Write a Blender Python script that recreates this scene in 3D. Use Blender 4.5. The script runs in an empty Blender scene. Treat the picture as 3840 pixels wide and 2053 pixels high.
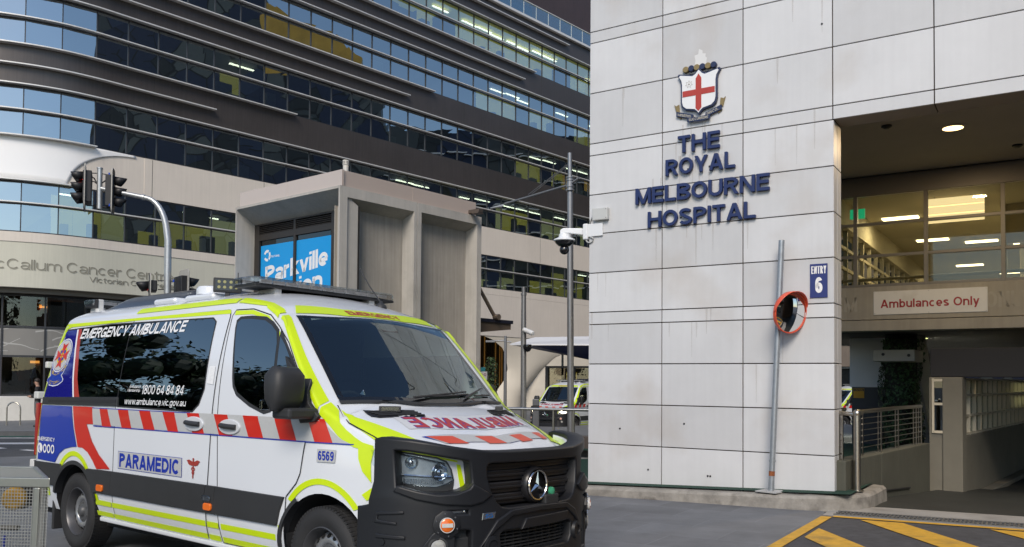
import bpy, bmesh, math, random
from mathutils import Vector, Matrix
random.seed(7)
R=math.radians
SC=bpy.context.scene
# ------------------------------------------------------------------ camera, sky, sun, exposure
def V(*a): return Vector(a)
pit,rol=R(1.65),R(0.46)
fwd=V(0,math.cos(pit),math.sin(pit)); up0=V(0,-math.sin(pit),math.cos(pit)); r0=V(1,0,0)
cr=math.cos(rol)*r0+math.sin(rol)*up0; cu=-math.sin(rol)*r0+math.cos(rol)*up0
cam=bpy.data.cameras.new('camera'); camo=bpy.data.objects.new('camera',cam); SC.collection.objects.link(camo)
camo.matrix_world=Matrix(((cr.x,cu.x,-fwd.x,0),(cr.y,cu.y,-fwd.y,0),(cr.z,cu.z,-fwd.z,1.64),(0,0,0,1)))
cam.sensor_width=36; cam.lens=3180/3840*36; cam.shift_y=(1329-1026.5)/3840; cam.clip_start=.1; cam.clip_end=2000
SC.camera=camo
W=bpy.data.worlds.new('World'); SC.world=W; W.use_nodes=True
nt=W.node_tree; bg=nt.nodes['Background']
sky=nt.nodes.new('ShaderNodeTexSky'); sky.sky_type='NISHITA'; sky.sun_disc=False
SUN_EL,SUN_AZ=R(38),R(189)      # azimuth measured clockwise from +Y
sky.sun_elevation=SUN_EL; sky.sun_rotation=SUN_AZ; sky.air_density=1.0; sky.dust_density=.5; sky.ozone_density=1.0
nt.links.new(sky.outputs[0],bg.inputs[0]); bg.inputs[1].default_value=.125
sl=bpy.data.lights.new('sun','SUN'); sl.energy=2.3; sl.angle=R(25); sl.color=(1,.89,.76)
so=bpy.data.objects.new('sun',sl); SC.collection.objects.link(so)
sd=V(math.sin(SUN_AZ)*math.cos(SUN_EL),math.cos(SUN_AZ)*math.cos(SUN_EL),math.sin(SUN_EL))
so.rotation_euler=sd.to_track_quat('Z','Y').to_euler()
SC.view_settings.view_transform='Standard'; SC.view_settings.look='None'; SC.view_settings.gamma=1
SC.view_settings.exposure=0.32
SC.cycles.max_bounces=8; SC.cycles.transparent_max_bounces=12; SC.cycles.caustics_reflective=False; SC.cycles.caustics_refractive=False
SC.cycles.sample_clamp_indirect=4
# ------------------------------------------------------------------ materials
MATS={}
def pm(name,col,rough=.6,var=.0,scale=3.,metal=0.,bump=0.,bscale=60.,spec=.5,coat=0.,streak=0.,isl=0.,stain=None,trans=0):
    if name in MATS: return MATS[name]
    m=bpy.data.materials.new(name); m.use_nodes=True; n=m.node_tree.nodes; l=m.node_tree.links; b=n['Principled BSDF']
    b.inputs['Roughness'].default_value=rough; b.inputs['Metallic'].default_value=metal; b.inputs['Specular IOR Level'].default_value=spec
    b.inputs['Coat Weight'].default_value=coat; b.inputs['Coat Roughness'].default_value=.05
    c=n.new('ShaderNodeRGB'); c.outputs[0].default_value=(*col,1); out=c.outputs[0]
    tc=n.new('ShaderNodeTexCoord')
    def mul(out,fac,amt,src):
        mr=n.new('ShaderNodeMapRange'); mr.inputs[1].default_value=.25; mr.inputs[2].default_value=.75; mr.inputs[3].default_value=1-amt; mr.inputs[4].default_value=1+amt*.6
        l.new(src,mr.inputs[0])
        mx=n.new('ShaderNodeMix'); mx.data_type='RGBA'; mx.blend_type='MULTIPLY'; mx.inputs[0].default_value=1
        l.new(out,mx.inputs[6]); l.new(mr.outputs[0],mx.inputs[7]); return mx.outputs[2]
    if var:
        nz=n.new('ShaderNodeTexNoise'); nz.inputs['Scale'].default_value=scale; nz.inputs['Detail'].default_value=9; nz.inputs['Roughness'].default_value=.65
        l.new(tc.outputs['Object'],nz.inputs['Vector']); out=mul(out,1,var,nz.outputs[0])
    if streak:
        mp=n.new('ShaderNodeMapping'); mp.inputs['Scale'].default_value=(9,9,.35); l.new(tc.outputs['Object'],mp.inputs[0])
        nz=n.new('ShaderNodeTexNoise'); nz.inputs['Scale'].default_value=1.6; nz.inputs['Detail'].default_value=6; l.new(mp.outputs[0],nz.inputs['Vector']); out=mul(out,1,streak,nz.outputs[0])
    if isl:
        g=n.new('ShaderNodeNewGeometry'); out=mul(out,1,isl,g.outputs['Random Per Island'])
    if stain:
        nz=n.new('ShaderNodeTexNoise'); nz.inputs['Scale'].default_value=stain[1]; nz.inputs['Detail'].default_value=10; l.new(tc.outputs['Object'],nz.inputs['Vector'])
        rp=n.new('ShaderNodeMapRange'); rp.inputs[1].default_value=.55; rp.inputs[2].default_value=.75; l.new(nz.outputs[0],rp.inputs[0])
        mx=n.new('ShaderNodeMix'); mx.data_type='RGBA'; mx.inputs[7].default_value=(*stain[0],1); l.new(out,mx.inputs[6])
        ml=n.new('ShaderNodeMath'); ml.operation='MULTIPLY'; ml.inputs[1].default_value=stain[2]; l.new(rp.outputs[0],ml.inputs[0]); l.new(ml.outputs[0],mx.inputs[0]); out=mx.outputs[2]
    l.new(out,b.inputs['Base Color'])
    if bump:
        nb=n.new('ShaderNodeTexNoise'); nb.inputs['Scale'].default_value=bscale; nb.inputs['Detail'].default_value=5; l.new(tc.outputs['Object'],nb.inputs['Vector'])
        bp=n.new('ShaderNodeBump'); bp.inputs['Strength'].default_value=bump; bp.inputs['Distance'].default_value=.02; l.new(nb.outputs[0],bp.inputs['Height']); l.new(bp.outputs[0],b.inputs['Normal'])
    MATS[name]=m; return m
def em(name,col,s):
    if name in MATS: return MATS[name]
    m=bpy.data.materials.new(name); m.use_nodes=True; b=m.node_tree.nodes['Principled BSDF']
    b.inputs['Base Color'].default_value=(*col,1); b.inputs['Emission Color'].default_value=(*col,1); b.inputs['Emission Strength'].default_value=s
    MATS[name]=m; return m
def glass(name,tint,refl,ior=1.6,rough=0.,wav=0.):
    """architectural glass: tinted see-through + mirror by Fresnel, a base of coating reflectance"""
    if name in MATS: return MATS[name]
    m=bpy.data.materials.new(name); m.use_nodes=True; n=m.node_tree.nodes; l=m.node_tree.links; n.remove(n['Principled BSDF'])
    o=n['Material Output']; t=n.new('ShaderNodeBsdfTransparent'); t.inputs[0].default_value=(*tint,1)
    g=n.new('ShaderNodeBsdfGlossy'); g.inputs['Roughness'].default_value=rough; g.inputs[0].default_value=(.86,.96,1,1)
    f=n.new('ShaderNodeLayerWeight'); f.inputs[0].default_value=.5; pw5=n.new('ShaderNodeMath'); pw5.operation='POWER'; pw5.inputs[1].default_value=4.5; l.new(f.outputs['Facing'],pw5.inputs[0])
    r0=max(refl,((ior-1)/(ior+1))**2)
    mr=n.new('ShaderNodeMapRange'); mr.inputs[3].default_value=r0; mr.inputs[4].default_value=1; l.new(pw5.outputs[0],mr.inputs[0])
    x=n.new('ShaderNodeMixShader'); l.new(mr.outputs[0],x.inputs[0]); l.new(t.outputs[0],x.inputs[1]); l.new(g.outputs[0],x.inputs[2]); l.new(x.outputs[0],o.inputs[0])
    if wav:
        tc=n.new('ShaderNodeTexCoord'); nb=n.new('ShaderNodeTexNoise'); nb.inputs['Scale'].default_value=.5; nb.inputs['Detail'].default_value=1; l.new(tc.outputs['Object'],nb.inputs['Vector'])
        bp=n.new('ShaderNodeBump'); bp.inputs['Strength'].default_value=wav; bp.inputs['Distance'].default_value=.05; l.new(nb.outputs[0],bp.inputs['Height']); l.new(bp.outputs[0],g.inputs['Normal']); 
    MATS[name]=m; return m
# ------------------------------------------------------------------ geometry helpers
F0=lambda a,b,c: Vector((a,b,c))
def frame(o,ea,eb,ec=V(0,0,1)): return lambda a,b,c: o+ea*a+eb*b+ec*c
class MB:
    def __init__(s): s.v=[]; s.f=[]; s.m=[]
    def add(s,vs,fs,mi=0):
        k=len(s.v); s.v+=[Vector(p) for p in vs]; s.f+=[tuple(i+k for i in f) for f in fs]; s.m+=[mi]*len(fs); return s
    def box(s,F,a0,a1,b0,b1,c0,c1,mi=0):
        return s.add([F(a,b,c) for a in(a0,a1) for b in(b0,b1) for c in(c0,c1)],[(0,1,3,2),(4,6,7,5),(0,4,5,1),(2,3,7,6),(0,2,6,4),(1,5,7,3)],mi)
    def prism(s,F,pts,b0,b1,mi=0):
        n=len(pts); vs=[F(a,b0,c) for a,c in pts]+[F(a,b1,c) for a,c in pts]
        return s.add(vs,[tuple(range(n))[::-1],tuple(range(n,2*n))]+[(i,(i+1)%n,n+(i+1)%n,n+i) for i in range(n)],mi)
    def flatprism(s,F,pts,c0,c1,mi=0):
        return s.prism(lambda a,b,c:F(a,c,b),pts,c0,c1,mi)
    def tube(s,pts,r,n=8,mi=0,r2=None,cap=True):
        pts=[Vector(p) for p in pts]; k=len(pts); rings=[]
        for i,p in enumerate(pts):
            t=(pts[min(i+1,k-1)]-pts[max(i-1,0)]).normalized(); a=t.cross(V(0,0,1) if abs(t.z)<.95 else V(1,0,0)).normalized(); b=t.cross(a)
            rr=r if r2 is None else r+(r2-r)*i/(k-1)
            rings.append([p+(a*math.cos(2*math.pi*j/n)+b*math.sin(2*math.pi*j/n))*rr for j in range(n)])
        fs=[(i*n+j,i*n+(j+1)%n,(i+1)*n+(j+1)%n,(i+1)*n+j) for i in range(k-1) for j in range(n)]
        if cap: fs+=[tuple(range(n))[::-1],tuple(range((k-1)*n,k*n))]
        return s.add([p for q in rings for p in q],fs,mi)
    def lathe(s,c,ax,prof,n=24,mi=0,cap=True):
        c=Vector(c); ax=Vector(ax).normalized(); a=ax.cross(V(0,0,1) if abs(ax.z)<.9 else V(1,0,0)).normalized(); b=ax.cross(a); k=len(prof)
        vs=[c+ax*h+(a*math.cos(2*math.pi*j/n)+b*math.sin(2*math.pi*j/n))*max(r,1e-4) for r,h in prof for j in range(n)]
        fs=[(i*n+j,i*n+(j+1)%n,(i+1)*n+(j+1)%n,(i+1)*n+j) for i in range(k-1) for j in range(n)]
        if cap: fs+=[tuple(range(n))[::-1],tuple(range((k-1)*n,k*n))]
        return s.add(vs,fs,mi)
    def grid(s,fn,nu,nv,mi=0):
        return s.add([fn(i/nu,j/nv) for i in range(nu+1) for j in range(nv+1)],[(i*(nv+1)+j,(i+1)*(nv+1)+j,(i+1)*(nv+1)+j+1,i*(nv+1)+j+1) for i in range(nu) for j in range(nv)],mi)
    def mesh(s,me,fn=None,mi=0):
        return s.add([fn(v.co) if fn else v.co for v in me.vertices],[tuple(p.vertices) for p in me.polygons],mi)
    def islands(s,key=None):
        """split into connected pieces (or by key(face centre)); each comes back as its own MB"""
        if key is None:
            p=list(range(len(s.v)))
            def find(i):
                while p[i]!=i: p[i]=p[p[i]]; i=p[i]
                return i
            for f in s.f:
                for i in f[1:]: p[find(f[0])]=find(i)
            ids=[find(f[0]) for f in s.f]
        else: ids=[key(sum((s.v[i] for i in f),V(0,0,0))/len(f)) for f in s.f]
        out={}
        for f,mi,g_ in zip(s.f,s.m,ids):
            if g_ not in out: out[g_]=(MB(),{})
            m,mp=out[g_]
            for i in f:
                if i not in mp: mp[i]=len(m.v); m.v.append(s.v[i])
            m.f.append(tuple(mp[i] for i in f)); m.m.append(mi)
        return {k:m for k,(m,_) in out.items()}
    def each(s,name,mats,parent=None,**k): return [m.build(name,mats,parent,**k) for m in s.islands().values()]
    def build(s,name,mats,parent=None,bevel=0,smooth=None,local=False,recalc=True,seg=2):
        me=bpy.data.meshes.new(name); me.from_pydata(s.v,[],s.f)
        if not isinstance(mats,(list,tuple)): mats=[mats]
        for m in mats: me.materials.append(m)
        me.polygons.foreach_set('material_index',s.m)
        if recalc:
            bm=bmesh.new(); bm.from_mesh(me); bmesh.ops.recalc_face_normals(bm,faces=bm.faces); bm.to_mesh(me); bm.free()
        if smooth is not None:
            me.polygons.foreach_set('use_smooth',[True]*len(me.polygons)); me.set_sharp_from_angle(angle=R(smooth))
        o=bpy.data.objects.new(name,me); SC.collection.objects.link(o)
        if parent is not None:
            o.parent=parent
            if not local:
                r=parent
                M=Matrix.Identity(4)
                while r is not None:
                    M=(r.matrix_parent_inverse@r.matrix_basis) if r.parent is None else M
                    r=r.parent
                # children of parts: part objects have identity basis, so only the root's transform is undone
                if parent.parent is None: o.matrix_parent_inverse=M.inverted()
        if bevel:
            b=o.modifiers.new('bevel','BEVEL'); b.width=bevel; b.segments=seg; b.limit_method='ANGLE'; b.angle_limit=R(40); b.harden_normals=False
        return o
def tag(o,label=None,cat=None,group=None,kind=None):
    if label: o['label']=label
    if cat: o['category']=cat
    if group: o['group']=group
    if kind: o['kind']=kind
    return o
def thing(name,label,cat,loc=(0,0,0),group=None):
    e=bpy.data.objects.new(name,None); e.empty_display_size=.2; SC.collection.objects.link(e); e.location=loc
    bpy.context.view_layer.update(); return tag(e,label,cat,group)
def struct(o): o['kind']='structure'; return o
def copy_tree(o,parent=None):
    c=o.copy(); SC.collection.objects.link(c)
    if parent is not None: c.parent=parent; c.matrix_parent_inverse=o.matrix_parent_inverse.copy()
    for ch in list(o.children): copy_tree(ch,c)
    return c
def _tomesh(o):
    SC.collection.objects.link(o); dg=bpy.context.evaluated_depsgraph_get(); dg.update()
    me=bpy.data.meshes.new_from_object(o.evaluated_get(dg)); bpy.data.objects.remove(o); return me
# ---- lettering: a small grotesque drawn from strokes
def glyph(ch,w,k):
    h=w/2; P=[]; lw=.74
    def ln(*p): P.append(('p',p))
    def sl(x0,y0,x1,y1,f=1.1): P.append(('s',(x0,y0,x1,y1,h*f)))
    def ar(cx,cy,rx,ry,a0,a1,n=14): return [(cx+rx*math.cos(R(a0+(a1-a0)*i/n)),cy+ry*math.sin(R(a0+(a1-a0)*i/n))) for i in range(n+1)]
    W={'I':w,'l':w,'i':w,'J':.55,'E':.62,'F':.58,'L':.57,'M':.86,'W':1.02,'T':.64,'1':.36,'r':.40,'t':.38,'f':.38,'m':.92,'w':.84,'.':w,'S':.68,'s':.54,'O':.80,'G':.80,'C':.76,'Q':.8,'A':.78,'V':.74,'Y':.74,' ':.26,
       **{c:.58 for c in'abcdeghknopquvxyz'},**{c:.58 for c in'0456789'},'B':.70,'P':.66,'R':.71,'D':.74,'H':.74,'N':.74,'U':.72,'K':.72,'a':.56}.get(ch,.7)
    if W>w+.001: W=max(W*k,w*2.05) if ch not in 'rt1' else max(W*k,w*1.6)
    c=W/2; rx=c-h; r=W-h
    v=lambda x,y0=0,y1=1: ln((x,y0),(x,y1))
    if ch in'HNMUKEFLTIBPRD1l' and ch not in'T1U': v(h)
    if ch=='H': v(r); ln((h,.51),(r,.51))
    elif ch=='N': v(r); sl(h*1.15,1,r-h*.15,0)
    elif ch=='M': v(r); sl(h*1.1,1,c,0,.95); sl(r-h*.1,1,c,0,.95)
    elif ch=='K': sl(h*1.2,.38,r-h*.2,1,1.3); sl(W*.42,.60,r-h*.1,0,1.3)
    elif ch=='E': ln((h,1-h),(W,1-h)); ln((h,.52),(W*.93,.52)); ln((h,h),(W,h))
    elif ch=='F': ln((h,1-h),(W,1-h)); ln((h,.50),(W*.9,.50))
    elif ch=='L': ln((h,h),(W,h))
    elif ch=='T': v(c); ln((0,1-h),(W,1-h))
    elif ch=='U': ln((h,1),*ar(c,.36,rx,.36-h,180,360),(r,1))
    elif ch=='J': ln((r,1),*ar(c,.32,rx,.32-h,360,180))
    elif ch=='B': ln((h,1-h),*ar(W-h-.24*k-.02,.755,.24*k,.245-h,90,-90),(h,.51)); ln((h,.51),*ar(W-h-.255*k,.265,.255*k,.265-h+.0,90,-90),(h,h))
    elif ch in'PR': 
        ln((h,1-h),*ar(W-h-.26*k-(.02 if ch=='R' else 0),.72,.26*k,.28-h,90,-90),(h,.44+h*.0))
        if ch=='R': sl(W*.55,.46,r+h*.0,0,1.15)
    elif ch=='D': ln((h,1-h),*ar(W-h-.36*k,.5,.36*k,.5-h,90,-90,20),(h,h))
    elif ch in'O0': P.append(('c',ar(c,.5,rx,.5-h,0,345 if 0 else 360,36)[:-1]))
    elif ch=='C': ln(*ar(c,.5,rx,.5-h,42,318,28))
    elif ch=='G': ln(*ar(c,.5,rx,.5-h,45,330,28)); ln((c+.0,.44),(W,.44)); v(r,.0,.44)
    elif ch=='S': ln(*ar(c,.735,rx*.94,.265-h,25,240,14),*ar(c,.268,rx,.268-h,62,-160,14))
    elif ch=='A': sl(h*1.1,0,c,1); sl(r-h*.1,0,c,1); ln((W*.25,.30-h*.2),(W*.75,.30-h*.2))
    elif ch=='V': sl(h*1.1,1,c,0); sl(r-h*.1,1,c,0)
    elif ch=='Y': sl(h*1.1,1,c,.36); sl(r-h*.1,1,c,.36); v(c,0,.42)
    elif ch=='W': sl(h,1,W*.28,0,.95); sl(W*.28,0,c,1,.95); sl(c,1,W*.72,0,.95); sl(W*.72,0,r,1,.95)
    elif ch=='1': v(r); sl(h*.6,.72,r,.98,.9)
    elif ch=='4': v(W*.70); ln((0,.24+h*.3),(W,.24+h*.3)); sl(h*.9,.28,W*.70-h*.2,1,1.0)
    elif ch=='5': ln((W*.92,1-h),(W*.18,1-h)); sl(W*.19,1,W*.12+h*.4,.45,1.0); ln(*ar(c,.33,rx,.33-h,140,-150,18))
    elif ch=='8': P.append(('c',ar(c,.275,rx,.275-h,0,360,24)[:-1])); P.append(('c',ar(c,.745,rx*.9,.255-h,0,360,24)[:-1]))
    elif ch in'69':
        Q=[('c',ar(c,.33,rx,.33-h,0,360,24)[:-1]),('p',tuple([(h,.33)]+ar(c,.60,rx,.40-h,180,35,16)))]
        P+=Q if ch=='6' else [(t,tuple((W-x,1-y) for x,y in q)) for t,q in Q]
    elif ch=='i': v(h,0,lw); v(h,.86,1.0)
    elif ch=='.': v(h,0,w)
    elif ch=='a': v(r,0,lw*.62); ln(*ar(c,lw*.68,rx,lw*.32-h,165,0,12),(r,.2)); P.append(('c',ar(c-.02*k,.215,rx-.02*k,.215-h,0,360,20)[:-1]))
    elif ch in'bpdgq':
        P.append(('c',ar(c,lw/2,rx,lw/2-h,0,360,24)[:-1]))
        if ch=='b': v(h)
        elif ch=='d': v(r)
        elif ch=='p': v(h,-.26,lw)
        elif ch=='q': v(r,-.26,lw)
        else: ln((r,lw),(r,-.02),*ar(c,-.04,rx,.24-h,0,-150,10))
    elif ch=='c': ln(*ar(c,lw/2,rx,lw/2-h,48,312,22))
    elif ch=='e': ln(*ar(c,lw/2,rx,lw/2-h,0,312,24)); ln((h,lw/2-h*.3),(r+h*.7,lw/2-h*.3))
    elif ch=='o': P.append(('c',ar(c,lw/2,rx,lw/2-h,0,360,24)[:-1]))
    elif ch in'nhr':
        v(h,0,1 if ch=='h' else lw)
        if ch=='r': ln(*ar(W*.95,lw-.30,W*.95-h,.30-h,180,95,8))
        else: ln((h,lw*.5),*ar(c,lw-.30,rx,.30-h,180,0,14),(r,0))
    elif ch=='m':
        v(h,0,lw); q=(r-h)/4; ln((h,lw*.5),*ar(h+q,lw-.27,q,.27-h,180,0,12),(c,0)); ln((c,lw*.5),*ar(c+q,lw-.27,q,.27-h,180,0,12),(r,0))
    elif ch=='u': ln((h,lw),*ar(c,.28,rx,.28-h,180,360,14)); v(r,0,lw)
    elif ch=='s': ln(*ar(c,lw*.735,rx*.95,lw*.265-h+.01,25,240,12),*ar(c,lw*.27,rx,lw*.27-h,60,-160,12))
    elif ch=='t': ln((W*.4,.95),(W*.4,.22),*ar(W*.4+.14*k,.20,.14*k,.20-h,180,280,6)); ln((0,lw-h*.8),(W,lw-h*.8))
    elif ch=='k': v(h); sl(h*1.2,.26,r-h*.2,lw,1.25); sl(W*.42,.42,r-h*.05,0,1.25)
    elif ch=='v': sl(h*1.05,lw,c,0); sl(r-h*.05,lw,c,0)
    elif ch=='y': sl(h*1.05,lw,c,0); sl(r-h*.05,lw,c-.10*k,-.26)
    elif ch=='w': sl(h,lw,W*.28,0,.95); sl(W*.28,0,c,lw,.95); sl(c,lw,W*.72,0,.95); sl(W*.72,0,r,lw,.95)
    return P,W
def text(s,w=None,h=None,ext=0.,bold=0.,shear=0.,space=1.,rise=None):
    """text as a mesh in the XY plane; fitted to a w x h box whose lower-left corner is the origin"""
    wt=max(.10,.145+bold*1.6); gap=(.095 if wt<.17 else .085)*space
    def lay(k):
        x=0; out=[]
        for ch in s:
            P,Wd=glyph(ch,wt,k)
            out.append((x,P)); x+=Wd+(gap*(k**.5) if ch!=' ' else 0)
        return out,x-gap
    desc=.26 if any(c in'gpqyj' for c in s) else 0.
    hi=1.0 if any(c.isupper() or c.isdigit() or c in'bdfhklti' for c in s) else .74
    k=1.
    if w and h:
        for _ in range(8): _,tw=lay(k); k*=min(1.6,max(.6,((w/h*(hi+desc))/tw)))
    L_,tw=lay(k); sy=(h/(hi+desc)) if h else w/tw; sx=w/tw if w else sy
    m=MB(); z=0
    def emit(Q,closed=False):
        nonlocal z
        z+=1; zt=ext+1.2e-4*(z%4+1); n=len(Q)
        vs=[V(x,y,zt) for x,y in Q]
        return vs,zt
    for x0,P in L_:
        for ty,q in P:
            z+=1; zt=ext+1.3e-4*(z%5)
            if ty=='s':
                xa,ya,xb,yb,hw=q; A=[(xa-hw,ya),(xa+hw,ya)]; B=[(xb-hw,yb),(xb+hw,yb)]; rows=[(A[0],A[1]),(B[0],B[1])]; closed=False
            else:
                pts=list(q); closed=ty=='c'; rows=[]; n=len(pts)
                for i in range(n):
                    a=pts[(i-1)%n] if closed or i>0 else pts[0]; b=pts[(i+1)%n] if closed or i<n-1 else pts[-1]
                    p=pts[i]; d1=V(p[0]-a[0],p[1]-a[1],0); d2=V(b[0]-p[0],b[1]-p[1],0)
                    d=(d1.normalized()+d2.normalized()) if d1.length>1e-6 and d2.length>1e-6 else (d1 if d1.length>1e-6 else d2); d=d.normalized(); nn=V(-d.y,d.x,0)*wt/2
                    mm=1.
                    if d1.length>1e-6 and d2.length>1e-6: mm=1/max(.6,math.sqrt((1+d1.normalized().dot(d2.normalized()))/2))
                    rows.append(((p[0]+nn.x*mm,p[1]+nn.y*mm),(p[0]-nn.x*mm,p[1]-nn.y*mm)))
            vs=[]; f=lambda p,zz:V((x0+p[0]+shear*p[1])*sx,(p[1]+desc)*sy,zz)
            nr=len(rows); nf=nr if closed else nr-1
            for a,b in rows: vs+=[f(a,zt),f(b,zt)]+([f(a,0),f(b,0)] if ext else [])
            st_=4 if ext else 2; fs=[]
            for i in range(nf):
                a=i*st_; b=((i+1)%nr)*st_; fs.append((a,a+1,b+1,b))
                if ext: fs+=[(a,b,b+2,a+2),(a+1,a+3,b+3,b+1),(a+2,b+2,b+3,a+3)]
            if ext and not closed: e=(nr-1)*st_; fs+=[(0,2,3,1),(e,e+1,e+3,e+2)]
            m.add(vs,fs)
    me=bpy.data.meshes.new('t'); me.from_pydata(m.v,[],m.f); return me
def poly(polys,ext=0.,bevel=0.,bres=2):
    """filled outline(s) with holes (even-odd) as a mesh in XY, thickness 2*ext"""
    cu=bpy.data.curves.new('p','CURVE'); cu.dimensions='2D'; cu.fill_mode='BOTH'; cu.extrude=ext; cu.bevel_depth=bevel; cu.bevel_resolution=bres
    for P in polys:
        sp=cu.splines.new('POLY'); sp.points.add(len(P)-1); sp.use_cyclic_u=True
        for p,(x,y) in zip(sp.points,P): p.co=(x,y,0,1)
    return _tomesh(bpy.data.objects.new('p',cu))
def cut(me,axis,vals):
    bm=bmesh.new(); bm.from_mesh(me)
    for v in vals:
        co=[0,0,0]; no=[0,0,0]; co[axis]=v; no[axis]=1
        bmesh.ops.bisect_plane(bm,geom=bm.verts[:]+bm.edges[:]+bm.faces[:],plane_co=co,plane_no=no)
    bm.to_mesh(me); bm.free(); return me
def arc(cx,cy,rx,ry,a0,a1,n=24): return [(cx+rx*math.cos(R(a0+(a1-a0)*i/n)),cy+ry*math.sin(R(a0+(a1-a0)*i/n))) for i in range(n+1)]
def rrect(x0,x1,y0,y1,r,n=5): 
    P=[]
    for cx,cy,a in((x1-r,y0+r,-90),(x1-r,y1-r,0),(x0+r,y1-r,90),(x0+r,y0+r,180)): P+=arc(cx,cy,r,r,a,a+90,n)
    return P
def ss(t): t=max(0,min(1,t)); return t*t*(3-2*t)
def G(x,y): return .018*((x+4.1)*.7715-(y-8)*.636)-.5*ss((y-18)/18)*ss((x+8)/8)
# ------------------------------------------------------------------ ground
mAsph=pm('asphalt',(.080,.082,.088),.85,.35,2.2,bump=.25,bscale=180,stain=((.035,.035,.036),.35,.8))
mPave=pm('bluestone',(.17,.18,.195),.7,.18,1.3,bump=.12,bscale=70,stain=((.10,.105,.11),.8,.7))
mConc=pm('concrete',(.33,.32,.30),.8,.2,2.,bump=.15,bscale=50,stain=((.16,.15,.13),1.7,.8))
mKerb=pm('kerb_concrete',(.30,.28,.25),.85,.45,5.,bump=.35,bscale=40,stain=((.06,.05,.04),3.4,1.))
mYel=pm('yellow_paint',(.66,.37,.035),.7,.3,9.,bump=.25,bscale=160,stain=((.20,.14,.06),2.6,.75))
mWhiteLine=pm('white_paint',(.7,.7,.7),.7,.2,5.)
mTurf=pm('turf',(.012,.055,.035),.9,.35,30.,bump=.6,bscale=300)
mDark=pm('dark_metal',(.02,.02,.022),.5)
g=MB(); n=90
def gl(t): return math.copysign(abs(t)**3*160+abs(t)*20,t)
xs=[gl(-1+2*i/n) for i in range(n+1)]; ys=[20+gl(-1+2*i/n) for i in range(n+1)]
def Gd(x,y):
    a=(x-4.33)*.6334+(y-10.72)*.7738; b=(x-4.33)*.7738-(y-10.72)*.6334
    return G(x,y)-.9*ss((a-.1)/.9)*ss((b+.3)/.9)*ss((32-a)/4)*ss((15-b)/3)
g.grid(lambda u,v:V(xs[round(u*n)],ys[round(v*n)],Gd(xs[round(u*n)],ys[round(v*n)])),n,n)
struct(g.build('ground',mAsph,smooth=60))
def sheet(name,pts,dz,mat,step=.7,thick=0):
    """flat polygon draped on the ground"""
    me=poly([pts]); x0=min(p[0] for p in pts);x1=max(p[0] for p in pts);y0=min(p[1] for p in pts);y1=max(p[1] for p in pts)
    cut(me,0,[x0+step*i for i in range(1,int((x1-x0)/step)+1)]); cut(me,1,[y0+step*i for i in range(1,int((y1-y0)/step)+1)])
    m=MB(); m.mesh(me,lambda c:V(c.x,c.y,G(c.x,c.y)+dz)); 
    return m
HP=V(1.107,12.24,0); He=V(.84311,-.53774,0); Hn=V(-.53774,-.84311,0)
FH=frame(HP,He,Hn)                                # hospital frame: along the wall, out from the wall, up
def hs(s,d): p=FH(s,d,0); return (p.x,p.y)
# bluestone paving slabs in the foreground
def paving_mat():
    m=pm('bluestone_slabs',(.150,.158,.172),.6,.28,2.3,bump=.16,bscale=120,stain=((.085,.09,.10),.55,.75))
    n=m.node_tree.nodes;l=m.node_tree.links;b=n['Principled BSDF']; src=b.inputs['Base Color'].links[0].from_socket
    tc=n.new('ShaderNodeTexCoord'); mp=n.new('ShaderNodeMapping'); mp.inputs['Rotation'].default_value=(0,0,R(33)); l.new(tc.outputs['Object'],mp.inputs[0])
    br=n.new('ShaderNodeTexBrick'); br.inputs['Scale'].default_value=1; br.inputs['Brick Width'].default_value=.95; br.inputs['Row Height'].default_value=.62; br.inputs['Mortar Size'].default_value=.006; br.inputs['Mortar Smooth'].default_value=.6
    br.inputs['Color1'].default_value=(.92,.92,.92,1); br.inputs['Color2'].default_value=(1.04,1.04,1.04,1); br.inputs['Mortar'].default_value=(1.18,1.18,1.18,1); l.new(mp.outputs[0],br.inputs[0])
    mx=n.new('ShaderNodeMix'); mx.data_type='RGBA'; mx.blend_type='MULTIPLY'; mx.inputs[0].default_value=1; l.new(src,mx.inputs[6]); l.new(br.outputs[0],mx.inputs[7]); l.new(mx.outputs[2],b.inputs['Base Color'])
    return m
struct(sheet('pavement',[hs(3.40,12),hs(3.40,2.6),hs(3.44,.66),hs(3.3,.3),hs(-14,.3),(-16,17),(-9.5,15.3),(-6.5,11.5),(-12,5),(-12,-4),(2,-4)],.008,paving_mat()).build('pavement',paving_mat()))
struct(sheet('forecourt',[hs(3.40,9),hs(3.40,2.6),hs(3.44,.72),hs(9,.72),hs(9,9)],.010,pm('forecourt_asphalt',(.078,.078,.085),.85,.4,9.,bump=.5,bscale=260,stain=((.04,.04,.043),.9,.7))).build('forecourt',MATS['forecourt_asphalt']))
struct(sheet('drain_apron',[hs(3.40,.72),hs(3.35,-.15),hs(3.9,-.3),hs(9,-.3),hs(9,.72)],.012,mConc).build('drain_apron',mConc))
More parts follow.
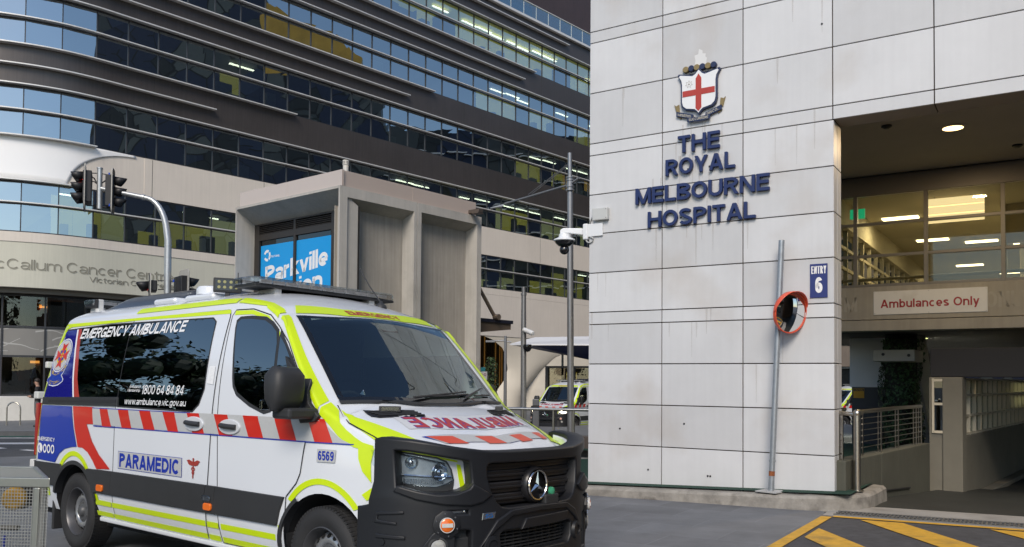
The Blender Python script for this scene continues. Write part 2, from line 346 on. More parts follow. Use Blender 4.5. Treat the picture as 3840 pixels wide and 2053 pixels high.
# yellow hatch
def band(s0,s1,d0,d1): return [hs(s0,d0),hs(s1,d0),hs(s1,d1),hs(s0,d1)]
y=MB()
for P in [band(3.41,3.53,.83,6),band(3.53,9,.72,.83)]: y_=sheet('y',P,.018,mYel,1.2); y.add(y_.v,y_.f)
for k in range(-3,5):
    a=3.84+1.25*k; ab=a+.43; P=[(a,.90),(ab,.90),(ab+.7*4,4.9),(a+.7*4,4.9)]
    # clip left by s>3.58
    Q=[]
    for i in range(4):
        p,q=P[i],P[(i+1)%4]
        if p[0]>=3.58: Q.append(p)
        if (p[0]-3.58)*(q[0]-3.58)<0: t=(3.58-p[0])/(q[0]-p[0]); Q.append((3.58,p[1]+(q[1]-p[1])*t))
    if len(Q)>2: y_=sheet('y',[hs(*p) for p in Q],.018,mYel,1.2); y.add(y_.v,y_.f)
struct(y.build('yellow_hatching',mYel))
# drain grate
gz=lambda s,d:G(*hs(s,d))
dr=MB()
FG=lambda a,b,c: FH(a,b,c+gz(a,b)+.012)
for i in range(130):
    a=3.52+i*.042; dr.box(FG,a,a+.016,.36,.60,0,.012)
dr.box(FG,3.50,9,.335,.36,0,.014); dr.box(FG,3.50,9,.60,.625,0,.014); dr.box(FG,3.50,9,.475,.485,0,.013)
dg_=thing('drain_grate','narrow steel drain grate set in the concrete strip behind the yellow hatching','drain',tuple(FH(3.5,.48,gz(3.5,.48))))
pit_=MB(); pit_.box(FG,3.51,9,.34,.62,.001,.003); pit_.build('channel',pm('void_black',(.004,.004,.004),1.),dg_)
dr.build('grate',pm('galv_dark',(.20,.20,.20),.5,.3,9,metal=.7),dg_)
# street markings at the far left
wl=MB()
def stripe(p,q,w,dz=.006):
    p=V(*p,0);q=V(*q,0);t=(q-p).normalized();nn=V(-t.y,t.x,0)*w/2
    c=sheet('w',[tuple((p+nn)[:2]),tuple((q+nn)[:2]),tuple((q-nn)[:2]),tuple((p-nn)[:2])],dz,mWhiteLine,1.5); wl.add(c.v,c.f)
stripe((-17,27.2),(-7,26),.3); stripe((-16,24.3),(-6,24.0),.75); stripe((-15.3,24.0),(-13.2,22.1),.2); stripe((-12.4,21.6),(-10.4,20.2),.2); stripe((-12,16.2),(-5,16.4),.45); stripe((-12,14.9),(-5,15.2),.12)
struct(wl.build('white_road_markings',mWhiteLine))
gb=sheet('bike_lane',[(-22,28.2),(-6,26.9),(-6,27.5),(-22,29.3)],.005,mTurf); struct(gb.build('green_bike_lane',pm('green_lane',(.02,.10,.07),.8,.2,3)))
# far footpath, raised behind a kerb and rising to the building
fp=MB()
Fy=lambda x:28.3-(x+17)*.10
def fpz(x,y): return G(x,y)+.14+.012*max(0,y-Fy(x))
fp.grid(lambda u,v:(lambda x,y:V(x,y,fpz(x,y)))(-60+75*u,Fy(-60+75*u)+.35+v*60),40,24)
struct(fp.build('footpath',pm('far_paving',(.17,.175,.18),.75,.2,1.5),smooth=50))
kb=MB()
for i in range(50):
    x0=-60+1.5*i;x1=x0+1.495
    vs=[]
    for x in(x0,x1):
        y=Fy(x); vs+=[V(x,y,G(x,y)-.05),V(x,y+.03,G(x,y)+.145),V(x,y+.36,fpz(x,y+.36)+.004),V(x,y+.36,G(x,y)-.05)]
    kb.add(vs,[(0,1,5,4),(1,2,6,5),(2,3,7,6),(0,3,2,1),(4,5,6,7)])
struct(kb.build('road_kerb',pm('dark_kerb',(.10,.10,.105),.75,.25,2.)))
# ------------------------------------------------------------------ hospital: clad pillar and beam, portico, glazed bridge
mClad=pm('white_cladding',(.60,.605,.615),.42,.08,1.2,streak=.03,isl=.09,stain=((.38,.31,.24),.9,.38),bump=.03,bscale=6)
mJoint=pm('cladding_joint',(.10,.075,.055),.9,.3,5)
mSoff=pm('soffit_render',(.50,.45,.40),.8,.12,.8)
mBeam=pm('bridge_concrete',(.36,.335,.285),.85,.18,1.2,streak=.12,bump=.1,bscale=30)
mFrame=pm('bronze_frame',(.20,.185,.165),.45,metal=.3)
hosp=thing('hospital_building','white panel clad hospital building with tall pillar, overhead beam and glazed bridge over a driveway','building',tuple(HP))
ROW=[-.3,.72,1.29,1.859,2.427,2.602,3.17,3.736,4.307,4.882,5.055,5.793,6.531,6.697,7.435,8.17,8.9]
COL=[0,1.124,2.25,3.375,4.51,5.64,6.76,7.88,9.0,10.1,11.2,12.3,13.4]
c=MB(); j=MB(); gp=.0065
for zi in range(len(ROW)-1):
    for si in range(len(COL)-1):
        if COL[si]>3.3 and ROW[zi]<4.88: continue
        a0,a1=COL[si]+(gp if si else 0),COL[si+1]-gp
        if si==2 and ROW[zi]<4.88: a1=3.385
        z1=ROW[zi+1]-gp; z0=ROW[zi]+gp
        if si>2 and zi==9: z0=4.889
        c.box(FH,a0,a1,-.03,0,z0,z1)
for zi in range(9):                                # return face of the pillar in two columns, left end too
    z0,z1=ROW[zi]+gp,ROW[zi+1]-gp
    for b0,b1 in((-.031,-.20),(-.212,-.43)): c.box(FH,3.357,3.385,b1,b0,z0,z1)
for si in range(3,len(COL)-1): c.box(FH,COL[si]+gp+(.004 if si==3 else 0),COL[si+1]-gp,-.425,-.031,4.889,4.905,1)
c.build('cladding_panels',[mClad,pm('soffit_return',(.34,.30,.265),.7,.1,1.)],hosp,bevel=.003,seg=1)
j.box(FH,.01,3.357,-.43,-.0301-.004,-.3,4.89); j.box(FH,.01,13.38,-.43,-.034,4.9055,8.9); j.build('cladding_backing',mJoint,hosp)
j=MB(); j.box(FH,.0,.009,-.43,-.031,-.3,8.9); j.build('end_trim',mClad,hosp)
m=MB(); m.box(FH,.6,16,-5.0,-.4305,5.27,8.85); m.build('portico_ceiling',mSoff,hosp)
m=MB(); m.box(FH,1.2,16,-22,-5.005,5.30,8.80); m.build('upper_block',mClad,hosp)
BR=-5.1
m=MB(); m.box(FH,1.9,16,BR-.35,BR,2.73,3.31); m.box(FH,1.9,16,BR-.35,BR+.05,2.53,2.716); m.build('bridge_beam',mBeam,hosp,bevel=.008)
fr=MB()
for s in (1.6,2.69,3.83,4.98,6.13,7.28,8.43,9.58,10.7,11.8,12.9,14): fr.box(FH,s-.032,s+.032,BR-.12,BR-.01,3.3105,4.99)
for z in (3.335,3.862,4.432): fr.box(FH,1.3,16,BR-.10,BR-.022,z-.025,z+.025)
fr.box(FH,1.3,16,BR-.13,BR,4.93,5.269)
fr.build('window_frame',mFrame,hosp,bevel=.004)
gs=MB(); gs.box(FH,1.3,16,BR-.065,BR-.06,3.33,4.94); gs.build('bridge_glazing',glass('bridge_glass',(.80,.80,.72),.04,1.45),hosp)
# corridor behind the bridge glazing
mWarm=pm('corridor_wall',(.36,.33,.25),.8,.1,1.); mCeil=pm('corridor_ceiling',(.34,.315,.25),.8)
it=MB(); it.box(FH,1.7,9,-22,BR-.36,3.18,3.30,0); it.box(FH,1.7,9,-22,BR-.14,5.12,5.25,1); it.box(FH,2.0,2.3,-22,BR-.15,4.62,5.119,0); it.box(FH,6.2,6.3,-22,BR-.14,3.30,5.119,0); it.box(FH,1.7,9,-22.1,-22,3.0,5.3,0); it.box(FH,3.2,3.28,-21.99,-21.9,3.3,5.119,2); it.box(FH,2.3,6.2,-21.99,-21.9,4.2,4.26,2); it.box(FH,4.3,4.38,-21.99,-21.9,3.3,5.119,2); it.box(FH,5.0,6.19,-13,-12.9,3.3,5.119,0)
it.build('corridor_interior',[mWarm,mCeil,mFrame],hosp)
cf=MB()
for k in range(19): cf.box(FH,2.16,2.24,-5.9-.85*k-.06,-5.9-.85*k,3.30,4.619)
for z in (3.42,3.85,4.25): cf.box(FH,2.17,2.23,-22,BR-.2,z-.03,z+.03)
cf.box(FH,4.84,4.92,-8.2,-8.1,3.3,5.119); cf.box(FH,4.92,6.2,-8.2,-8.14,4.35,5.119)
cf.tube([FH(1.9,-5.9,3.52),FH(6.2,-5.9,3.56)],.03,8); cf.build('corridor_frame',pm('corridor_frame',(.30,.27,.2),.6),hosp)
eL=em('tube_light',(1,.86,.58),5.5); eP=em('lit_panel',(1,.80,.48),1.15)
li=MB()
for s,d in ((4.1,-8.2),(5.45,-9.6),(2.95,-8.6),(4.2,-12.8),(5.2,-13.5),(3.2,-12.),(3.6,-17.5),(4.6,-20.)): li.box(FH,s-.35,s+.35,d-.13,d+.13,5.095,5.119)
li.each('ceiling_light',eL,hosp)
ls=MB()
for k in range(3): ls.box(FH,3.62,4.62,-6.78,-6.72,4.63+.155*k,4.63+.155*k+.145)
ls.build('light_box',eP,hosp)
ll=MB()
for s in (3.8,4.4): ll.tube([FH(s,-6.75,5.09),FH(s,-6.75,5.12)],.008,6)
ll.each('light_box_hanger',mFrame,hosp)
ex=MB(); ex.box(FH,2.46,2.72,-5.9,-5.86,4.68,4.86); ex.build('exit_light',em('exit_green',(.02,.5,.25),.7),hosp)
# portico downlight and dark sensors
dl=MB(); dl.lathe((6.26,11.99,5.262),(0,0,-1),[(.001,0),(.13,0),(.135,.006)],28); dl.build('downlight',em('downlight',(1,.70,.30),4),hosp)
dl=MB(); dl.lathe((6.26,11.99,5.269),(0,0,-1),[(.136,0),(.20,0),(.20,.008),(.136,.012)],28,cap=False); dl.build('downlight_ring',mSoff,hosp)
dl=MB()
for x,yy in((5.29,11.93),(7.69,12.85)): dl.lathe((x,yy,5.269),(0,0,-1),[(.07,0),(.075,.02),(.03,.045)],14)
dl.each('ceiling_sensor',pm('sensor_black',(.01,.01,.012),.4),hosp)
def lamp(name,loc,size,power,col,down=True):
    a=bpy.data.lights.new(name,'AREA'); a.shape='DISK'; a.size=size; a.energy=power; a.color=col
    o=bpy.data.objects.new(name,a); SC.collection.objects.link(o); o.location=loc; o.parent=hosp; o.matrix_parent_inverse=Matrix.Translation(-HP); return o
lamp('downlight_lamp',(6.26,11.99,5.25),.24,55,(1,.72,.40))
for s,d in ((4.1,-8.2),(5.45,-9.6),(2.95,-8.6),(4.2,-12.8),(3.6,-17.5),(4.6,-20)): p=FH(s,d,5.09); lamp('corridor_lamp',tuple(p),.5,38,(1,.82,.52))
for x,yy in ((11.18,23.88),(12.92,25.64),(9.0,18.6)): lamp('undercroft_lamp',(x,yy,2.57),.25,130,(.95,.95,.75))  # the last lamp is added only to brighten the undercroft
# under the bridge
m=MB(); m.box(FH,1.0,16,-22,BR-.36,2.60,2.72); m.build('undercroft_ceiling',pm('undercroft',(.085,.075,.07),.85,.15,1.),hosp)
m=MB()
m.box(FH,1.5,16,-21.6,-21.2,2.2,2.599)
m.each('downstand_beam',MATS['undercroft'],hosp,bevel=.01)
m=MB()
for x,yy in ((11.18,23.88),(12.92,25.64),(14.55,27.41),(9.0,18.6)): m.lathe((x,yy,2.597),(0,0,-1),[(.001,0),(.11,0),(.11,.01)],18)  # the last disc is an added fitting for the added fill lamp
m.each('undercroft_light',em('undercroft_light',(.75,.85,.25),2.2),hosp)
# ------------------------------------------------------------------ things on the hospital wall
mBlue=pm('letter_blue',(.008,.022,.105),.45,.15,8)
wl_=thing('wall_lettering','raised navy capital letters spelling the hospital name on the white panels','lettering',tuple(FH(1.6,0,3.74)))
for s,x0,x1,z0,z1 in (('THE',1.368,1.955,4.705,4.978),('ROYAL',1.191,2.161,4.432,4.652),('MELBOURNE',.746,2.61,4.085,4.302),('HOSPITAL',.931,2.432,3.742,3.961)):
    z1=z0+.222 if s!='THE' else z0+.232
    t=MB(); t.mesh(text(s,x1-x0,z1-z0,ext=.045,bold=.028),lambda c:FH(x0+c.x,.012+c.z,z0+c.y+(.02 if s=='THE' else 0)))
    t.build('word',mBlue,wl_,bevel=.004,seg=1)
st=MB()                                            # pins that hold the letters off the wall
for x,z in ((1.45,4.85),(1.7,4.85),(1.9,4.85),(1.25,4.5),(1.5,4.5),(1.8,4.5),(2.05,4.5),(.8,4.2),(1.2,4.2),(1.6,4.2),(2.0,4.2),(2.5,4.2),(1.0,3.85),(1.4,3.85),(1.8,3.85),(2.3,3.85)): st.box(FH,x-.01,x+.01,-.002,.013,z-.01,z+.01)
st.build('fixing_pin',mDark,wl_)
# run-off stains below the letters: long thin streaks
sm=MB()
for k in range(52):
    s=random.uniform(.78,2.55); z1=random.choice((3.74,4.08,4.43,4.70,5.12)); 
    if k>26: s=random.uniform(.05,3.3); z1=random.choice(ROW[3:13])
    elif z1>4.6: s=random.uniform(1.35,1.95)
    elif z1<3.9: s=random.uniform(.95,2.4)
    L=random.uniform(.15,.6); w=random.uniform(.006,.016); dz_=.0022+k*1.2e-5; sm.add([FH(s-w,dz_,z1),FH(s+w,dz_,z1),FH(s+w*.3,dz_,z1-L),FH(s-w*.3,dz_,z1-L)],[(0,1,2,3)])
def stainmat():
    m=bpy.data.materials.new('rust_streak'); m.use_nodes=True; n=m.node_tree.nodes; l=m.node_tree.links; b=n['Principled BSDF']; b.inputs['Base Color'].default_value=(.30,.22,.14,1); b.inputs['Roughness'].default_value=.8
    b.inputs['Alpha'].default_value=.13; return m
sm.build('rust_streaks',stainmat(),hosp,recalc=False)
# crest
mGold=pm('crest_bronze',(.24,.18,.075),.5,.2,9); mNavy=pm('crest_navy',(.015,.025,.075),.4); mWht=pm('enamel_white',(.78,.79,.80),.35,.04,4); mRed=pm('crest_red',(.43,.045,.03),.4,.1,6)
cre=thing('wall_crest','coloured hospital crest with white shield, red cross and motto ribbon on the wall','crest',tuple(FH(1.665,0,5.13)))
def shield(k,cx=1.665):
    P=[(-.285,.0),(-.27,.02),(-.09,-.02),(-.05,0),(0,.055),(.05,0),(.09,-.02),(.27,.02),(.285,0),(.25,-.06),(.24,-.12),(.24,-.36),(.225,-.42),(.18,-.46),(.06,-.485),(.03,-.51),(0,-.545),(-.03,-.51),(-.06,-.485),(-.18,-.46),(-.225,-.42),(-.24,-.36),(-.24,-.12),(-.25,-.06)]
    return [(cx+x*k,5.515+(z+.255)*k) for x,z in P]
m=MB(); m.prism(FH,shield(1.06),.002,.05); m.build('shield_rim',mNavy,cre,bevel=.004)
m=MB(); m.prism(FH,shield(.97),.0505,.058); m.build('shield',mWht,cre)
m=MB(); m.prism(FH,[(1.625,5.70),(1.665,5.765),(1.705,5.70),(1.705,5.05+.0),(1.665,5.255-.01),(1.625,5.05)][:3]+[(1.705,5.30),(1.665,5.255),(1.625,5.30)],.0585,.0625); m.box(FH,1.44,1.6245,.0585,.0625,5.475,5.555); m.box(FH,1.7055,1.89,.0585,.0625,5.475,5.555); m.build('cross',mRed,cre)
def star(cx,cy,r0,r1,n,ph=90): return [(cx+(r0 if i%2==0 else r1)*math.cos(R(ph+180*i/n)),cy+(r0 if i%2==0 else r1)*math.sin(R(ph+180*i/n))) for i in range(2*n)]
m=MB(); m.mesh(poly([star(1.53,5.64,.055,.03,7),star(1.53,5.64,.047,.025,7)]),lambda c:FH(c.x,.0595,c.y)); m.mesh(poly([star(1.53,5.64,.016,.008,7)]),lambda c:FH(c.x,.0595,c.y)); m.build('star',pm('star_grey',(.3,.27,.22),.5),cre)
for k in range(6):
    m=MB(); cx=1.475+k*.078; m.lathe(FH(cx,.002,5.856+.004*math.sin(k)),Hn,[(.001,0),(.043,0),(.043,.04),(.036,.048),(.001,.048)],20); m.build('torse_disc',[mGold,mNavy][k%2],cre,smooth=40)
def rib(P,b0,b1,mat,nm): m=MB(); m.prism(FH,P,b0,b1); return m.build(nm,mat,cre,bevel=.002,seg=1)
rib([(1.34,5.235),(1.585,5.165),(1.585,5.225),(1.345,5.30)][::1],.02,.04,mNavy,'ribbon'); rib([(1.505,5.13),(1.66,5.118),(1.825,5.13),(1.825,5.19),(1.66,5.178),(1.505,5.19)],.041,.06,mNavy,'ribbon'); rib([(1.75,5.165),(1.98,5.235),(1.975,5.30),(1.755,5.225)],.02,.04,mNavy,'ribbon')
for sx in(1,-1):
    rib([(1.665+sx*a,z) for a,z in((.29,5.40),(.335,5.385),(.36,5.41),(.325,5.28),(.28,5.29))],.008,.02,mGold,'ribbon_tail'); rib([(1.665+sx*a,z) for a,z in((.32,5.235),(.26,5.19),(.26,5.25))],.008,.0195,mGold,'ribbon_tail'); rib([(1.665+sx*a,z) for a,z in((.155,5.19),(.08,5.215),(.08,5.175))],.008,.0195,mGold,'ribbon_tail')
mIv=pm('motto_ivory',(.5,.47,.38),.5)
for s,x0,w,z0,sl,dd in (('MISERIS',1.365,.19,5.24,-.29,.0405),('SUCCURRERE',1.53,.27,5.138,0.,.0605),('DISCO...',1.775,.17,5.188,.30,.0405)):
    m=MB(); m.mesh(text(s,w,.034,bold=.01),lambda c:FH(x0+c.x,dd+.001,z0+c.y+sl*c.x)); m.build('motto_text',mIv,cre,recalc=False)
# pale ghost of a removed crest piece above
m=MB(); m.mesh(poly([[(1.59,5.90),(1.75,5.90),(1.76,5.98),(1.74,6.0),(1.745,6.04),(1.70,6.05),(1.70,6.09),(1.65,6.12),(1.64,6.05),(1.585,6.04),(1.60,5.97)]]),lambda c:FH(c.x,.0015,c.y)); m.build('crest_ghost',pm('clean_patch',(.68,.68,.675),.45),hosp)
# small holes and studs
m=MB()
for s,z in ((3.25,6.11),(.5,.95),(.93,.40),(1.78,.37),(1.815,.37),(1.45,1.05)): m.lathe(FH(s,0,z),Hn,[(.014,0),(.012,.008),(.001,.009)],8)
m.each('wall_stud',mDark,hosp)
def sign(name,label,s0,s1,z0,z1,d,mat,texts,cat='sign',rim=None,bolts=True):
    e=thing(name,label,cat,tuple(FH((s0+s1)/2,d,z0))); m=MB(); m.box(FH,s0,s1,d+.002,d+.014,z0,z1); m.build('board',mat,e,bevel=.002,seg=1)
    for s,x0,x1,a0,a1,mt,bo in texts:
        m=MB(); m.mesh(text(s,x1-x0,a1-a0,bold=bo),lambda c:FH(x0+c.x,d+.0158,a0+c.y)); m.build('lettering',mt,e,recalc=False)
    if bolts:
        m=MB()
        for s in (s0+.02,(s0+s1)/2,s1-.02):
            for z in(z0+.02,z1-.02): m.lathe(FH(s,d+.014,z),Hn,[(.007,0),(.006,.004),(.001,.005)],8)
        m.each('bolt',pm('bolt_steel',(.4,.4,.4),.3,metal=.9),e)
    return e
mSB=pm('sign_blue',(.018,.03,.16),.4,.06,5); mSW=pm('sign_white',(.74,.73,.71),.45,.06,2,stain=((.5,.46,.4),3,.4)); mSR=pm('sign_red',(.36,.03,.035),.45); mLW=pm('sign_letter_white',(.80,.80,.80),.5)
sign('entry_sign','dark blue plate reading ENTRY 6 on the white pillar',3.101,3.311,2.675,3.098,0,mSB,[('ENTRY',3.118,3.294,2.975,3.07,mLW,-.005),('6',3.165,3.25,2.735,2.93,mLW,.03)],bolts=False)
sign('ambulances_sign','white board with red wording Ambulances Only fixed on the bridge beam',2.995,4.752,2.812,3.222,BR,mSW,[('Ambulances Only',3.11,4.635,2.935-.045,3.075,mSR,.02)])
m=MB()
for s,x0,w in (('EM',2.32,.40),('ERGENC',3.0,1.5),('ONLY',4.72,.66)): m.mesh(text(s,w,.26,bold=.02),lambda c:FH(x0+c.x,BR+.0012,2.88+c.y))
m.build('ghost_lettering',pm('ghost_letter',(.40,.375,.325),.85,.15,3),hosp,recalc=False)
# CCTV dome and junction boxes at the wall's edge
mCam=pm('camera_white',(.72,.74,.76),.35,.04,6); mBlk=pm('gloss_black',(.01,.01,.012),.08,coat=.5); mGry=pm('conduit_grey',(.42,.43,.43),.5)
cc=thing('dome_camera','white corner mounted security camera with black dome on a bracket beside the white pillar','camera',tuple(FH(.0,0,3.7)))
m=MB(); m.box(FH,-.01,.225,.002,.03,3.70,3.885); m.build('mounting_plate',mCam,cc,bevel=.006)
m=MB(); m.box(FH,-.09,-.008,-.10,.045,3.66,3.895); m.build('corner_box',mCam,cc,bevel=.02,seg=3)
m=MB(); FA=lambda a,b,c:FH(-.085-a*.90,.02+a*.34+b,c); m.prism(FA,[(0,3.73),(0,3.83),(.30,3.84),(.345,3.815),(.345,3.745),(.25,3.765)],-.035,.035); m.build('bracket_arm',mCam,cc,bevel=.015,seg=3)
dc=FA(.29,0,3.73)
m=MB(); m.lathe(dc,(0,0,-1),[(.001,-.03),(.075,-.025),(.085,.02),(.10,.03),(.155,.055),(.16,.07),(.15,.08),(.09,.08)],32); m.build('dome_housing',mCam,cc,smooth=35)
m=MB(); m.lathe(dc,(0,0,-1),[(.145,.081),(.125,.115),(.085,.15),(.06,.155),(.001,.157)],32); m.build('skirt',mBlk,cc,smooth=40)
m=MB(); m.lathe(dc+V(0,0,-.205),(0,0,1),[(.07*math.cos(R(a)),.07*math.sin(R(a))) for a in range(-90,91,12)],24); m.build('dome',mBlk,cc,smooth=80)
m=MB(); m.tube([FH(.02,.02,3.70)]+[FH(.015+.055*math.cos(R(a)),.02,3.665+.05*math.sin(R(a))) for a in range(20,-200,-20)],.011,8); m.tube([FH(.02,.02,3.89),FH(.025,.02,3.93),FH(.05,.02,3.975),FH(.085,.02,3.985)],.012,8); m.each('cable',mGry,cc,smooth=50)
jb=thing('junction_box','small grey junction box above the security camera on the pillar','box',tuple(FH(.2,0,3.92))); m=MB(); m.box(FH,.082,.322,.002,.075,3.92,4.095); m.build('box_body',pm('junction_grey',(.52,.53,.52),.45,.06,7),jb,bevel=.01); m=MB(); m.lathe(FH(.3,.075,3.945),Hn,[(.006,0),(.001,.004)],8); m.lathe(FH(.3,.075,4.07),Hn,[(.006,0),(.001,.004)],8); m.each('screw',mDark,jb)
# ------------------------------------------------------------------ turf strip and kerb round the pillar
def kz(s): return .165+.036*max(-3,min(4.2,s))
tf=MB(); tf.grid(lambda u,v:FH(-9+12.62*u,-6+6.27*v,kz(-9+12.62*u)+.006),30,12); struct(tf.build('turf',mTurf,smooth=60))
KP=[(s,.42) for s in (-9,-7.6,-6.2,-4.8,-3.4,-2.0,-.6,.2,.8,1.4,2.0,2.6,3.0)]+[(3.0+.78*math.sin(R(a)),-.36+.78*math.cos(R(a))) for a in range(8,91,8)]+[(3.79,-.6),(3.80,-1.2)]
kb=MB(); prof=[(.0,-9),(-.012,-.055),(-.045,-.022),(-.17,-.014),(-.19,-.2)]; vs=[]
for i,(s,d) in enumerate(KP):
    a=KP[max(i-1,0)];b=KP[min(i+1,len(KP)-1)]; t=V(b[0]-a[0],b[1]-a[1],0).normalized(); nn=V(-t.y,t.x,0)
    for off,zz in prof:
        ss_,dd_=s+nn.x*(-off)*-1,d+nn.y*(-off)*-1
        ss_,dd_=s+nn.x*off,d+nn.y*off
        z=kz(min(s,3.5))+zz if zz>-5 else gz(s,d)-.1
        vs.append(FH(ss_,dd_,z))
k=len(prof); kb.add(vs,[(i*k+q,i*k+q+1,(i+1)*k+q+1,(i+1)*k+q) for i in range(len(KP)-1) for q in range(k-1)]); struct(kb.build('kerb',mKerb,smooth=40))
# ------------------------------------------------------------------ convex traffic mirror on its leaning post
pb=FH(2.68,.24,kz(2.68))
tm=thing('traffic_mirror','round convex traffic mirror with orange hood on a leaning grey steel post','mirror',tuple(pb))
mGalv=pm('galvanised',(.36,.39,.42),.42,.16,14,metal=.55,stain=((.20,.20,.21),6,.4)); mOr=pm('mirror_orange',(.75,.10,.045),.38,.08,5,coat=.2)
tp=pb+V(.135,.0,3.14)
m=MB(); m.tube([pb+(tp-pb)*t for t in (0,.25,.5,.75,1)],.036,16); m.build('post',mGalv,tm,smooth=50)
m=MB(); m.tube([pb+(tp-pb)*.062,pb+(tp-pb)*.081],.0368,16); m.build('rust_band',pm('rust',(.28,.09,.03),.9,.5,30),tm,smooth=50)
m=MB(); m.tube([pb+(tp-pb)*.118,pb+(tp-pb)*.124],.043,16); m.tube([pb+(tp-pb)*.69,pb+(tp-pb)*.71],.044,16); m.each('clamp',mGalv,tm)
m=MB(); m.lathe(pb+V(0,0,-.002),(0,0,1),[(.001,0),(.20,0),(.20,.012),(.001,.014)],4); m.build('base_plate',pm('plate_grey',(.45,.45,.44),.6,.2,8),tm)
mn=V(.44,-.89,-.13).normalized(); mc=V(3.45,10.50,2.485)
def disc_frame(c,n): a=n.cross(V(0,0,1)).normalized(); b=a.cross(n); return a,b
ma,mb_=disc_frame(mc,mn)
m=MB(); m.lathe(mc,mn,[(.255,-.03),(.258,.0),(.258,.016),(.248,.018),(.248,.0)],40,cap=False); m.lathe(mc-mn*.03,mn,[(.001,0),(.255,.0)],40,cap=False); m.build('mirror_rim',mOr,tm,smooth=40)
m=MB(); m.lathe(mc,mn,[(.2485,.004),(.20,.018),(.15,.028),(.08,.036),(.001,.039)],40,cap=False); m.build('mirror_face',pm('mirror_chrome',(.85,.86,.86),.02,metal=1.),tm,smooth=80)
m=MB()
def hood(u,v):
    a=R(15+165*u); w=.02+.085*math.sin(math.pi*u)**.8; r=.266+.006*v
    return mc+(-ma*math.cos(a)+mb_*math.sin(a))*r+mn*(-.01+w*v)
m.grid(hood,36,4); hd=m.build('mirror_hood',mOr,tm,smooth=60); sd_=hd.modifiers.new('thick','SOLIDIFY'); sd_.thickness=.006
m=MB(); m.tube([pb+(tp-pb)*.70,mc-mn*.03],.018,8); m.build('mirror_arm',mGalv,tm)
# ------------------------------------------------------------------ driveway under the bridge
dv=V(math.sin(R(39.3)),math.cos(R(39.3)),0); dn=V(dv.y,-dv.x,0)          # along the driveway, to its right
wb=V(4.33,10.72,0); FD=frame(wb,dv,dn)
def rz(a): return .092-.06*max(0,a-.5) if a<7 else .092-.06*6.5
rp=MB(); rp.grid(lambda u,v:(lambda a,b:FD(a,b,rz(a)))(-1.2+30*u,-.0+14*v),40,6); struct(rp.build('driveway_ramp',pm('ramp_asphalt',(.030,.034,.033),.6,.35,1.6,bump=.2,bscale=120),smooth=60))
mRet=pm('retaining_concrete',(.085,.085,.066),.8,.22,1.2,streak=.1,bump=.15,bscale=30)
rw=thing('retaining_wall','low green grey concrete wall beside the driveway ramp under a steel railing','wall',tuple(wb))
m=MB(); m.box(FD,-.35,1.15,-.22,-.0,-.5,.66); m.box(FD,1.158,3.75,-.22,0,-.5,.66); m.each('wall_panel',mRet,rw,bevel=.012)
m=MB(); m.tube([FD(.9,.02,rz(.9)+.1),FD(2.5,.02,rz(2.5)+.1)],.012,6); m.build('conduit',mDark,rw)
mSS=pm('stainless',(.52,.49,.44),.28,.08,20,metal=1.)
rl=thing('ramp_railing','stainless steel railing with big round end post and thin rails beside the driveway','railing',(4.27,10.5,.3))
ep=V(4.27,10.5,.29)
m=MB(); m.tube([ep,ep+V(0,0,.93)],.042,20); m.lathe(ep+V(0,0,.955),(0,0,1),[(.05*math.cos(R(a)),.05*math.sin(R(a))) for a in range(-90,91,15)],16); m.lathe(ep,(0,0,1),[(.075,0),(.075,.012),(.001,.013)],20); m.build('end_post',mSS,rl,smooth=40)
RP=[V(4.33,10.62,1.24),V(4.46,10.83,1.235),FD(.45,-.11,1.235),FD(1.2,-.11,1.24),FD(2.2,-.11,1.25),FD(3.65,-.11,1.25)]
m=MB(); m.tube(RP,.028,10); m.build('handrail',mSS,rl,smooth=50)
BP=[V(4.12,10.62,1.24),V(4.1,10.95,1.24),V(4.3,11.5,1.24),V(4.75,12.1,1.24)]
m=MB(); m.tube([ep+V(-.02,.03,.94)]+BP,.028,10); m.build('handrail',mSS,rl,smooth=50)
m=MB()
for a in (.62,1.45,2.3,3.3,3.6):
    for o in (-.02,.02): m.box(frame(FD(a,-.11+o,0),dv,dn),-.018,.018,-.005,.005,.655,1.23)
for p in BP[:3]+[V(4.16,10.78,1.2)]:
    for o in(-.02,.02): m.box(frame(V(p.x,p.y,0),dv,dn),-.018,.018,o-.005,o+.005,.28,1.22)
m.each('baluster_post',mSS,rl)
m=MB()
for k in range(6):
    z=.76+.078*k; m.tube([V(4.42,10.8,z),FD(.62,-.11,z),FD(3.65,-.11,z+.005)],.0055,6); m.tube([V(4.15,10.66,z-.18),BP[1]+V(0,0,z-1.42),BP[2]+V(0,0,z-1.42)],.0055,6)
m.each('thin_rail',mSS,rl)
